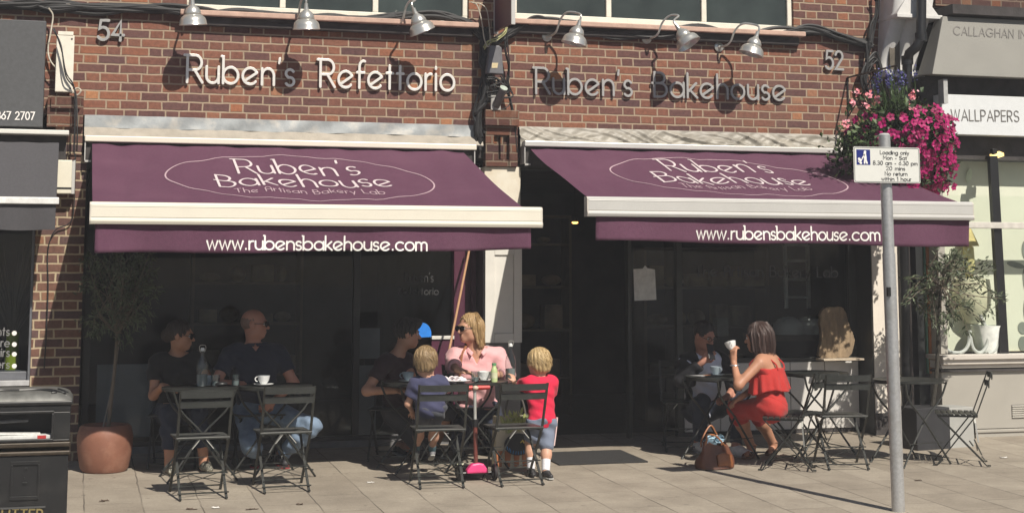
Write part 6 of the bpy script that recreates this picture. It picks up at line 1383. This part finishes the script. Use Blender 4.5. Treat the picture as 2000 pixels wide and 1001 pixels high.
def shades(s, frame=None, lens=None, thin=False):
    m = MB()
    for x in (-1, 1): m.ell(s.hp(x*.031, .104, .002)-s.O, np.array([.031, .011, .025])*s.hk, s.HR, 14)
    o = None
    if not thin: o = m.build('sunglasses', lens or GLASSB, s.T, smooth=True)
    r = MB(); rad_ = .0028*s.hk
    if thin:
        for x in (-1, 1): r.tube([s.hp(x*.031+.024*math.cos(a), .105, .002+.018*math.sin(a))-s.O for a in np.linspace(0, 2*PI, 18)], rad_, 5)
    r.tube([s.hp(-.01, .108, .006)-s.O, s.hp(.01, .108, .006)-s.O], rad_, 5)
    for x in (-1, 1): r.tube([s.hp(x*.054, .100, .006)-s.O, s.hp(x*.076, .06, .008)-s.O, s.hp(x*.08, -.01, .008)-s.O], rad_, 5)
    r.build('glasses_frame' if thin else 'sunglasses_arms', frame or BLACKP, s.T, smooth=True)
def tee(s, sleeve=.5, g=.012, hem=-.10, neck=.015, vneck=0, flatsl=True, extra=None):
    def fn(f):
        s.torso(f, g)
        for i in (0, 1):
            if s.arms[i]: s.armsdf(f, i, g+.004, sleeve, .03, flatsl)
        if extra: extra(f)
        upn = s.up; c = s.N
        def cutf(P):
            q = P-c; a = q@upn-neck; r = np.linalg.norm(q-(q@upn)[..., None]*upn, axis=-1); d1 = np.maximum(a, -1)  # neck opening
            d1 = np.where(r < .075*s.k+.02, a+.03*s.k*(1-r/(.075*s.k+.02)), -1.0)
            if vneck: v = q@s.CF; x = np.abs(q@s.CL); d1 = np.maximum(d1, np.where(v > 0, np.minimum(a+vneck-x*1.6, .05-x), -1))
            d2 = hem-(P-s.P)@upn
            leg = np.minimum(d2, .5); return np.maximum(d1, leg)
        f.cut(cutf)
    return fn
def trousers(s, t1=1.95, g=.010, top=.12, flat=True):
    def fn(f):
        k = s.k; R1 = s.PR; hip = .165 if s.fem else .155
        f.ell(s.P+s.up*.01, np.array([hip*s.bulk, .115*s.bulk, .115])*k+g, R1, .04)
        for i in (0, 1):
            if s.legs[i]: s.legsdf(f, i, g, t1 if not isinstance(t1, tuple) else t1[i], .035, flat)
        f.cut(lambda P: np.where(np.linalg.norm((P-s.P)[..., :2], axis=-1) < .21*k, (P-s.P)@s.up-top*k, -1.0))
    return fn
def pp(px, py, Y): return at(px, py, Y)
# ---- woman in black, far left
W = Fig('person', 'woman in black top and dark cropped trousers seated at far left, looking right', pp(343, 806, -.42), pp(347, 693, -.52), pp(353, 655, -.56), 12, chest=18, hyaw=68, hpitch=4, k=.92, hk=.96, fem=True, bulk=1.06)
W.hairm = hair_m('dark_brown_hair', (.018, .012, .010), (.05, .032, .024)); W.arm(0, pp(318, 753, -.84), (-.25, .8, -.5), (.7, -.6, -.15), (0, 0, -1), .25).arm(1, pp(408, 752, -.86), (.5, .5, -.6), (-.75, -.5, 0), (0, 0, -1), .3)
W.leg(0, gnd(331, 925)+[0, .05, .075], (0, -.8, .6), (.06, -1, 0)).leg(1, gnd(399, 921)+[0, .05, .075], (.1, -.8, .6), (.25, -1, 0)); W.body(SK2)
W.garment('top', cloth('black_jersey', (.012, .012, .014)), tee(W, .55, .014, -.12)); W.garment('trousers', NAVYJ, trousers(W, 1.72))
for i in (0, 1): W.shoe(i, M('sequin_flats', (.30, .29, .24), .25, .6, .7, 120, .8), None, 'flat_shoe', .235, True)
def wh(f): f.ell(W.hp(0, -.02, .035), np.array([.088, .106, .098])*W.hk, W.HR, .02); f.ell(W.hp(0, -.115, -.01), np.array([.05, .05, .05])*W.hk, W.HR, .03); f.ell(W.hp(0, .1, -.03), np.array([.062, .07, .085])*W.hk, W.HR, .02, 'sub'); f.cut(lambda P: -.075-((P-W.H)@W.HR)[..., 2])
W.hair(W.hairm, wh); shades(W)
# ---- bald man in navy polo
Mn = Fig('person', 'bald man in sunglasses, navy polo shirt and pale jeans seated in shade', pp(503, 800, -.60), pp(496, 676, -.62), pp(497, 633, -.64), 0, chest=4, hyaw=72, hpitch=0, k=.96, hk=.99, bulk=1.12, sw=.20)
Mn.hairm = hair_m('grey_stubble', (.17, .10, .08), (.22, .13, .10)); Mn.arm(0, pp(457, 748, -.92), (-.7, .6, -.5), (.5, -.8, .1), (0, 0, -1), .45).arm(1, pp(535, 782, -.78), (.9, .2, -.3), (-.75, -.2, -.5), (-.4, .8, -.2), .5)
Mn.leg(0, gnd(500, 908)+[0, .03, .075], (-.25, -.9, .5), (-.15, -1, 0)).leg(1, gnd(548, 908)+[0, .0, .08], (.95, -1.0, .6), (.1, -1, 0), l1=.45); Mn.body(SK3)
Mn.garment('polo_shirt', cloth('navy_pique', (.022, .026, .045)), tee(Mn, .62, .014, -.12, .03, .07))
co = MB(); 
for sg in (-1, 1): co.grid(lambda u, v: tuple(Mn.N+Mn.up*(.030-.022*v)+Mn.CL*sg*(.066*math.sin(u*2.2)+.012*v)*1.0+Mn.CF*(.066*math.cos(u*2.2)*1.0+.018*v-.002)-Mn.O), 10, 3)
co.build('collar', MATS['navy_pique'], Mn.T, smooth=True).modifiers.new('t', 'SOLIDIFY').thickness = .005
Mn.garment('jeans', JEANS, trousers(Mn, 1.93, .013))
for i in (0, 1): Mn.shoe(i, M('dark_trainer', (.03, .03, .035), .6), M('red_sole', (.35, .04, .05), .6))
def mh(f): f.ell(Mn.hp(0, -.014, .022), np.array([.0772, .0993, .089])*Mn.hk, Mn.HR, .01); f.cut(lambda P: ((P-Mn.H)@Mn.HR)[..., 2]-.055); f.cut(lambda P: ((P-Mn.H)@Mn.HR)[..., 1]-.02); f.cut(lambda P: -.05-((P-Mn.H)@Mn.HR)[..., 2])
Mn.hair(Mn.hairm, mh, noise_=.0008); shades(Mn)
# ---- young man in dark T-shirt
Y_ = Fig('person', 'dark haired young man in dark maroon T-shirt, turned to the woman in pink', pp(780, 800, -.45), pp(772, 694, -.58), pp(795, 652, -.62), 40, chest=48, hyaw=84, hpitch=2, k=.95, hk=.97, sw=.195)
Y_.hairm = hair_m('black_brown_hair', (.012, .010, .009), (.035, .026, .02)); Y_.arm(0, pp(768, 762, -.92), (-.9, .3, -.5), (.85, -.3, .05), (0, 0, -1), .35).arm(1, pp(806, 757, -.9), (.3, .3, -.8), (-.5, -.75, 0), (0, 0, -1), .35)
Y_.leg(0, gnd(785, 890)+[0, .1, .08], (0, -.9, .5), (.2, -1, 0)).leg(1, gnd(856, 895)+[0, .15, .08], (.5, -.8, .5), (.4, -1, 0)); Y_.body(SK1)
Y_.garment('tshirt', cloth('dark_maroon_jersey', (.035, .016, .022)), tee(Y_, .6, .013, -.12)); Y_.garment('shorts', cloth('charcoal_shorts', (.045, .045, .05)), trousers(Y_, 1.02, .016))
for i in (0, 1): Y_.shoe(i, MATS['dark_trainer'], M('pale_sole', (.4, .4, .38), .6))
def yh(f): f.ell(Y_.hp(0, -.012, .04), np.array([.09, .11, .10])*Y_.hk, Y_.HR, .02); f.ell(Y_.hp(0, .075, .10), np.array([.06, .05, .035])*Y_.hk, Y_.HR, .03); f.ell(Y_.hp(0, .105, -.03), np.array([.075, .075, .085])*Y_.hk, Y_.HR, .02, 'sub'); f.cut(lambda P: -.06-((P-Y_.H)@Y_.HR)[..., 2])
Y_.hair(Y_.hairm, yh, noise_=.005)
# ---- woman in pink shirt
B = Fig('person', 'blonde woman in sunglasses and a pink shirt sitting in sunlight', pp(932, 802, -.50), pp(930, 683, -.66), pp(917, 641, -.68), -8, chest=-10, hyaw=-66, hpitch=0, k=.97, hk=.98, fem=True, bulk=1.12, sw=.19)
B.hairm = hair_m('honey_blonde_hair', (.22, .13, .055), (.52, .36, .18)); B.arm(0, pp(893, 722, -1.12), (-.8, .3, -.5), (.80, -.35, -.18), (.1, -.3, -.9), .22).arm(1, pp(955, 732, -1.06), (1, .2, -.35), (-.85, -.35, 0), (0, 0, -1), .5)
B.leg(0, gnd(905, 895)+[0, .2, .08], (-.1, -.9, .5), (0, -1, 0)).leg(1, gnd(958, 890)+[0, .2, .08], (.15, -.9, .5), (.1, -1, 0)); B.body(SK1)
PK = cloth('pink_cotton_shirt', (.74, .40, .41), .07); B.garment('shirt', PK, tee(B, 1.42, .018, .06, .02, .10), .006, 30)
co = MB()
for sg in (-1, 1): co.grid(lambda u, v: tuple(B.N+B.up*(.034-.030*v-.05*u*u)+B.CL*sg*(.07*math.sin(1.2+u*1.5)+.02*v)+B.CF*(-.07*math.cos(1.2+u*1.5)+.02*v+.035*u)-B.O), 10, 4)
co.build('collar', PK, B.T, smooth=True).modifiers.new('t', 'SOLIDIFY').thickness = .005
st_ = MB(); 
for px, w_ in ((903, 0),): st_.tube(catmull([pp(910, 676, -.80)-B.O, pp(903, 690, -.845)-B.O, pp(900, 712, -.87)-B.O, pp(898, 735, -.86)-B.O], 5), .010, 6)
st_.build('bag_strap', M('tan_strap', (.30, .12, .06), .5), B.T, smooth=True)
B.garment('trousers', NAVYJ, trousers(B, 1.95, .012, .15))
for i in (0, 1): B.shoe(i, MATS['dark_trainer'], None)
def bh(f):
    f.ell(B.hp(0, -.016, .034), np.array([.086, .106, .096])*B.hk, B.HR, .02)
    for x in (-1, 1):
        f.cone(B.hp(x*.068, -.04, .03), B.hp(x*.078, -.062, -.14), .028*B.hk, .020*B.hk, .03); f.cone(B.hp(x*.04, -.080, .02), B.hp(x*.05, -.088, -.16), .042*B.hk, .022*B.hk, .03)
    f.cone(B.hp(.068, .02, .05), B.hp(.086, -.025, -.12), .018*B.hk, .014*B.hk, .02); f.ell(B.hp(-.012, .122, -.012), np.array([.080, .10, .105])*B.hk, B.HR, .02, 'sub')
ho = B.hair(B.hairm, bh, noise_=.004)
def broot(rr):
    a = rr.uniform(1.42, 4.86); x, y = math.sin(a), math.cos(a); z0 = rr.uniform(.03, .12); r_ = .095*math.sqrt(max(.05, 1-(z0/.14)**2)); q = .094+rr.uniform(-.01, .010); e = rr.uniform(-.18, -.10)
    return [(x*r_, y*r_-.016, z0+.02), (x*q, y*q*1.05-.02, 0), (x*q*1.02+rr.normal(0, .006), y*q-.03, e*.55), (x*q*.98+rr.normal(0, .014), y*q-.035, e)]
B.strands(ho, B.hairm, broot, 300, .0019); shades(B)
# ---- boy in navy T-shirt
K = Fig('person', 'small fair haired boy in navy T-shirt seen from behind, sitting on a chair', np.array([-1.09, -1.60, .475]), pp(836, 741, -1.57), pp(831, 706, -1.57), 176, chest=172, hyaw=168, hpitch=4, k=.56, hk=.94, bulk=1.12, h=.006, sw=.185)
K.hairm = hair_m('sandy_hair', (.16, .10, .05), (.42, .30, .16)); K.arm(1, pp(806, 806, -1.42), (-.6, -.6, 0), (.3, .9, -.3), (0, 0, -1), .5).arm(0, pp(872, 765, -1.30), (.5, -.5, -.5), (.1, 1, .1), (0, 0, -1), .4)
K.leg(1, pp(812, 884, -1.25), (-.1, 1, .4), (.1, 1, -.35)).leg(0, pp(843, 886, -1.27), (.1, 1, .4), (.1, 1, -.35)); K.body(SK4)
K.garment('tshirt', cloth('slate_navy_jersey', (.055, .058, .115)), tee(K, .62, .016, -.085, .012), .0035, 46); K.garment('shorts', cloth('grey_shorts', (.08, .085, .10)), trousers(K, 1.0, .010, .02))
for i in (0, 1): K.shoe(i, M('grey_kids_trainer', (.16, .16, .17), .6, 0, .3, 30), MATS['pale_sole']); K.garment('sock', M('teal_sock', (.08, .15, .18), .9), lambda f, i=i: (f.cone(K.legs[i][2]+nrm(K.legs[i][1]-K.legs[i][2])*.05, K.legs[i][2], .029, .028, .01, 'end'),), 0)
def kh(f, s): f.ell(s.hp(0, -.014, .030), np.array([.098, .114, .100])*s.hk, s.HR, .02); f.ell(s.hp(0, -.058, -.035), np.array([.078, .055, .055])*s.hk, s.HR, .03); f.ell(s.hp(0, .115, -.02), np.array([.08, .07, .075])*s.hk, s.HR, .02, 'sub'); f.cut(lambda P: -.084*s.hk-((P-s.H)@s.HR)[..., 2])
def kroot(s):
    def r_(rr):
        a = rr.uniform(0, 2*PI); e = rr.uniform(-.3, 1.5); d = np.array([math.cos(e)*math.sin(a), math.cos(e)*math.cos(a), math.sin(e)]); p = d*np.array([.093, .113, .103])+np.array([0, -.016, .032])
        if p[1] > .06 and p[2] < .06: p[1] *= -1
        sw_ = np.cross(d, (.1, .1, 1)); t = nrm(np.array([0, 0, -1.])+sw_*rr.uniform(.2, 1.1)+d*.15); return [tuple(p), tuple(p+t*.025+d*.003), tuple(p+t*.050+d*rr.uniform(-.008, .004))]
    return r_
ho = K.hair(K.hairm, lambda f: kh(f, K), noise_=.003); K.strands(ho, K.hairm, kroot(K), 620, .0022)
# ---- boy in red polo
yR = -1.60
R_ = Fig('person', 'small blond boy in red polo shirt and blue grey shorts, stood behind an empty chair', pp(1058, 822, yR), pp(1054, 740, yR+.03), pp(1052, 708, yR+.04), 192, chest=190, hyaw=196, hpitch=3, k=.58, hk=.92, bulk=1.1, h=.006, sw=.175)
R_.hairm = hair_m('pale_blond_hair', (.34, .23, .10), (.66, .50, .27)); R_.arm(1, pp(1003, 748, yR+.34), (-.7, -.5, -.6), (-.15, .35, .9), (-.5, .8, 0), .6).arm(0, pp(1064, 800, yR+.26), (.9, -.5, -.2), (-.1, .9, -.2), (-.6, .2, -.5), .5)
fr = gnd(1073, 936); R_.leg(0, np.array([fr[0]-.01, fr[1]+.06, fr[2]+.05]), (.25, .9, 0), (.12, -1, 0), l1=.31, l2=.36).leg(1, np.array([fr[0]-.085, fr[1]+.20, gz(fr[1]+.2)+.05]), (-.1, 1, 0), (-.1, -1, 0), l1=.31, l2=.36); R_.body(SK4)
R_.garment('polo_shirt', cloth('red_pique', (.66, .022, .065), .08), tee(R_, .66, .017, -.05, .02), .0035, 46)
MB().tube([R_.N+R_.up*.012+np.array([.052*math.cos(a), .05*math.sin(a), 0])-R_.O for a in np.linspace(0, 2*PI, 18)], .012, 8).build('collar', MATS['red_pique'], R_.T, smooth=True)
R_.garment('shorts', cloth('blue_grey_shorts', (.17, .20, .27)), trousers(R_, (1.03, .95), .016, .03))
a, e, w_, t_ = R_.legs[0]; sx = nrm(np.array([1, -.45, 0])); m = MB(); 
for o_ in (-.009, .009): m.tube([a+sx*.075+np.array([0, o_, .03])-R_.O, (a+e)/2+sx*.066+np.array([0, o_, 0])-R_.O, e+sx*.056+np.array([0, o_, -.005])-R_.O], .0045, 6)
m.build('side_stripe', M('stripe_white', (.75, .55, .52), .8), R_.T, smooth=True)
R_.garment('sock', M('white_sock', (.72, .72, .76), .9, 0, .05, 40, .2), lambda f: (f.cone(e+(w_-e)*.32, w_, .036, .031, .01, 'end'),), 0)
R_.garment('sock', MATS['white_sock'], lambda f: (f.cone(R_.legs[1][1]+(R_.legs[1][2]-R_.legs[1][1])*.32, R_.legs[1][2], .036, .031, .01, 'end'),), 0)
R_.shoe(0, M('black_kids_trainer', (.03, .03, .032), .5, 0, .3, 20), MATS['pale_sole']); R_.shoe(1, MATS['black_kids_trainer'], None)
ho = R_.hair(R_.hairm, lambda f: kh(f, R_), noise_=.003); R_.strands(ho, R_.hairm, kroot(R_), 621, .0022)
# ---- man with phone
Ph = Fig('person', 'man in glasses, dark jacket and pale blue shirt looking down at his phone', pp(1370, 800, -.45), pp(1376, 693, -.58), pp(1375, 655, -.68), 12, chest=14, hyaw=24, hpitch=20, k=.97, hk=.97, sw=.20, bulk=1.02)
Ph.hairm = hair_m('near_black_hair', (.012, .010, .010), (.03, .025, .022)); Ph.arm(0, pp(1372, 706, -.93), (-.7, .1, -.8), (.55, -.25, .65), (.6, .5, .3), .55).arm(1, pp(1420, 775, -.85), (.8, .3, -.5), (-.7, -.5, -.1), (0, 0, -1), .4)
Ph.leg(0, gnd(1375, 885)+[0, .12, .08], (-.2, -.9, .5), (-.1, -1, 0)).leg(1, gnd(1449, 893)+[0, .12, .08], (.4, -.9, .5), (.35, -1, 0)); Ph.body(SK3)
Ph.garment('shirt', cloth('pale_blue_shirt', (.62, .66, .78), .06), tee(Ph, .4, .010, -.14, .022, .05))
JK = cloth('charcoal_jacket', (.010, .010, .013))
def jk(f):
    tee(Ph, 1.88, .020, -.14, .02)(f)
    def op(P): q = P-(Ph.N*.5+Ph.P*.5); x = q@Ph.CL; y = q@Ph.CF; return np.where(y > .02, .125-np.abs(x+.015), -1)
    f.cut(lambda P: np.minimum(op(P), .05))
Ph.garment('jacket', JK, jk); Ph.garment('jeans', NAVYJ, trousers(Ph, 1.93, .012))
for i in (0, 1): Ph.shoe(i, M('white_trainer', (.74, .74, .72), .5), MATS['pale_sole'])
def phh(f): f.ell(Ph.hp(0, -.014, .04), np.array([.084, .106, .094])*Ph.hk, Ph.HR, .02); f.ell(Ph.hp(0, .112, -.018), np.array([.080, .078, .098])*Ph.hk, Ph.HR, .02, 'sub'); f.cut(lambda P: -.05-((P-Ph.H)@Ph.HR)[..., 2])
Ph.hair(Ph.hairm, phh, noise_=.003); shades(Ph, thin=True)
hd = Ph.arms[0][2]; T = thing('phone', 'dark smartphone held up by the man in the pale blue shirt', 'phone', hd+np.array([.065, -.03, .085]), rad(15)); MB().box((0, 0, 0), (.07, .009, .142), rotm(rad(-28), rad(12), 0)).build('phone_body', BLACKP, T, bevel=.004); MB().box((0, .0055, .0025), (.062, .002, .125), rotm(rad(-28), rad(12), 0)).build('screen', M('phone_screen', (.03, .035, .045), .1), T)
# ---- woman in red
Yw = -1.52
Rd = Fig('person', 'woman in red strappy top and red trousers seen from behind, sipping', pp(1507, 797, -1.55), pp(1496, 694, -1.50), pp(1481, 660, -1.46), -118, chest=-136, hyaw=-134, hpitch=2, k=.95, hk=.98, fem=True, bulk=1.05, h=.0065, sw=.175)
Rd.hairm = hair_m('chestnut_bob', (.024, .014, .012), (.095, .056, .047)); Rd.arm(1, pp(1433, 706, -1.50), (-.75, -.35, -.9), (.05, .15, 1), (.8, .3, .1), .55, l1=.27, l2=.24).arm(0, pp(1452, 772, -1.38), (.5, .9, -.3), (-.7, .1, -.4), (0, 0, -1), .35)
fa, fb = gnd(1479, 893), gnd(1520, 888); Rd.leg(1, fa+[-.03, .05, .085], (-.9, -.1, 1.3), (-.55, -.62, 0), l1=.47, l2=.42).leg(0, fb+[0, .1, .085], (-.9, .4, 1.2), (-.5, -.7, 0), l1=.45, l2=.42); Rd.body(SK2)
RED = cloth('coral_red_crepe', (.43, .034, .030), .10); 
def cami(f):
    Rd.torso(f, .014); up = Rd.up
    f.cut(lambda P: (P-Rd.P)@up-(np.linalg.norm(Rd.N-Rd.P)*.74)); f.cut(lambda P: -.02-(P-Rd.P)@up)
Rd.garment('camisole', RED, cami, .003, 40)
nP = np.linalg.norm(Rd.N-Rd.P)
def flou(u, v):
    a = u*2*PI; wv_ = .011*math.sin(a*9)*v+.008*math.sin(a*14+1)*v; c = Rd.P+Rd.up*nP*(.745-.43*v); rx_, ry_ = .166+.028*v+wv_, .128+.028*v+wv_
    return tuple(c+Rd.CL*rx_*math.cos(a)+np.cross(Rd.up, Rd.CL)*ry_*math.sin(a)*(1.0)-Rd.O+UPV*.012*math.sin(a*3)*v)
MB().grid(flou, 110, 14).build('flounce', RED, Rd.T, smooth=True).modifiers.new('t', 'SOLIDIFY').thickness = .004
m = MB()
for sg in (-1, 1):
    bk = Rd.P+Rd.up*nP*.745-Rd.CF*.118+Rd.CL*sg*.075; tpp = Rd.N-Rd.up*.0+Rd.CL*sg*.095*1.0; fr_ = Rd.P+Rd.up*nP*.745+Rd.CF*.125+Rd.CL*sg*.08
    m.tube(catmull([bk-Rd.O, (bk+tpp)/2-Rd.CF*.042-Rd.O, tpp+Rd.up*.008-Rd.O, (fr_+tpp)/2+Rd.CF*.04-Rd.O, fr_-Rd.O], 6), .0065, 6)
m.build('shoulder_straps', RED, Rd.T, smooth=True)
Rd.garment('trousers', RED, trousers(Rd, 1.22, .016, .16), .005, 34)
MB().tube([Rd.arms[1][2]-nrm(Rd.arms[1][2]-Rd.arms[1][1])*.035+.033*(np.array([math.cos(a), math.sin(a), 0]))-Rd.O for a in np.linspace(0, 2*PI, 20)], .007, 8).build('bracelet', M('silver_bracelet', (.6, .6, .62), .25, .8), Rd.T, smooth=True)
SD = M('brown_sandal', (.16, .07, .035), .5)
for i in (0, 1):
    _, _, w_, t_ = Rd.legs[i]; sd = np.cross(t_, UPV); z = w_[2]-.085; m = MB(); m.prism([(a, b) for a, b in ((-.07, -.03), (.05, -.036), (.15, -.04), (.18, 0), (.15, .04), (.05, .036), (-.07, .03))], np.array([w_[0], w_[1], z])-Rd.O, t_, sd, UPV, .016)
    for a in (.04, .085, .125): m.tube([w_+t_*a+sd*(-.042+.0*a)*math.cos(b)*1.0+UPV*(-.075+.045*math.sin(b)*(1-a*2))-Rd.O for b in np.linspace(0, PI, 10)], .007, 6)
    m.tube([w_+np.array([.041*math.cos(b), .041*math.sin(b), .012])-Rd.O for b in np.linspace(0, 2*PI, 16)], .006, 6); m.build('sandal', SD, Rd.T, smooth=True)
def rh(f):
    f.ell(Rd.hp(0, -.018, .038), np.array([.092, .112, .102])*Rd.hk, Rd.HR, .02)
    for x in (-1, 0, 1): f.cone(Rd.hp(x*.06, -.055, .02), Rd.hp(x*.066, -.075+.02*abs(x), -.12), .05*Rd.hk, .042*Rd.hk, .03)
    for x in (-1, 1): f.cone(Rd.hp(x*.075, .01, .03), Rd.hp(x*.082, .01, -.095), .028*Rd.hk, .024*Rd.hk, .03)
    f.ell(Rd.hp(0, .125, -.03), np.array([.075, .075, .10])*Rd.hk, Rd.HR, .02, 'sub'); f.cut(lambda P: -.145*Rd.hk-((P-Rd.H)@Rd.HR)[..., 2])
ho = Rd.hair(Rd.hairm, rh, noise_=.004)
def rroot(rr):
    a = rr.uniform(.9, 5.4); x, y = math.sin(a), math.cos(a); q = .102+rr.uniform(-.006, .01); e = rr.uniform(-.165, -.12); return [(x*.05, y*.06-.02, .135), (x*q*.95, y*q*1.08-.02, .05), (x*q, y*q*1.05-.03, -.05), (x*q*.93+rr.normal(0, .006), y*q*.9-.035, e)]
Rd.strands(ho, Rd.hairm, rroot, 320, .0019)
hd = Rd.arms[1][2]; c = copy_tree(cup, hd+np.array([.01, .045, .085]), 1.2, 'white coffee cup raised to the lips of the woman in red')
for ch in [x for x in COL.objects if x.parent == c and x.name.startswith('saucer')]: bpy.data.objects.remove(ch)
c.rotation_euler = (rad(-14), rad(14), 1.2)
# ------------------------------------------------------------------ thin scattering volume added to lift the darks like lens veil
hm = bpy.data.materials.new('veil_haze'); hm.use_nodes = True; nt = hm.node_tree; nt.nodes.remove(nt.nodes['Principled BSDF'])
vol = nt.nodes.new('ShaderNodeVolumePrincipled'); vol.inputs['Color'].default_value = (.95, .95, 1, 1); vol.inputs['Density'].default_value = .0031
nt.links.new(vol.outputs[0], nt.nodes['Material Output'].inputs['Volume'])
hz = MB().bx(-152, 152, -152, 152, -2, 5.6).build('veil_haze', hm); hz['kind'] = 'stuff'
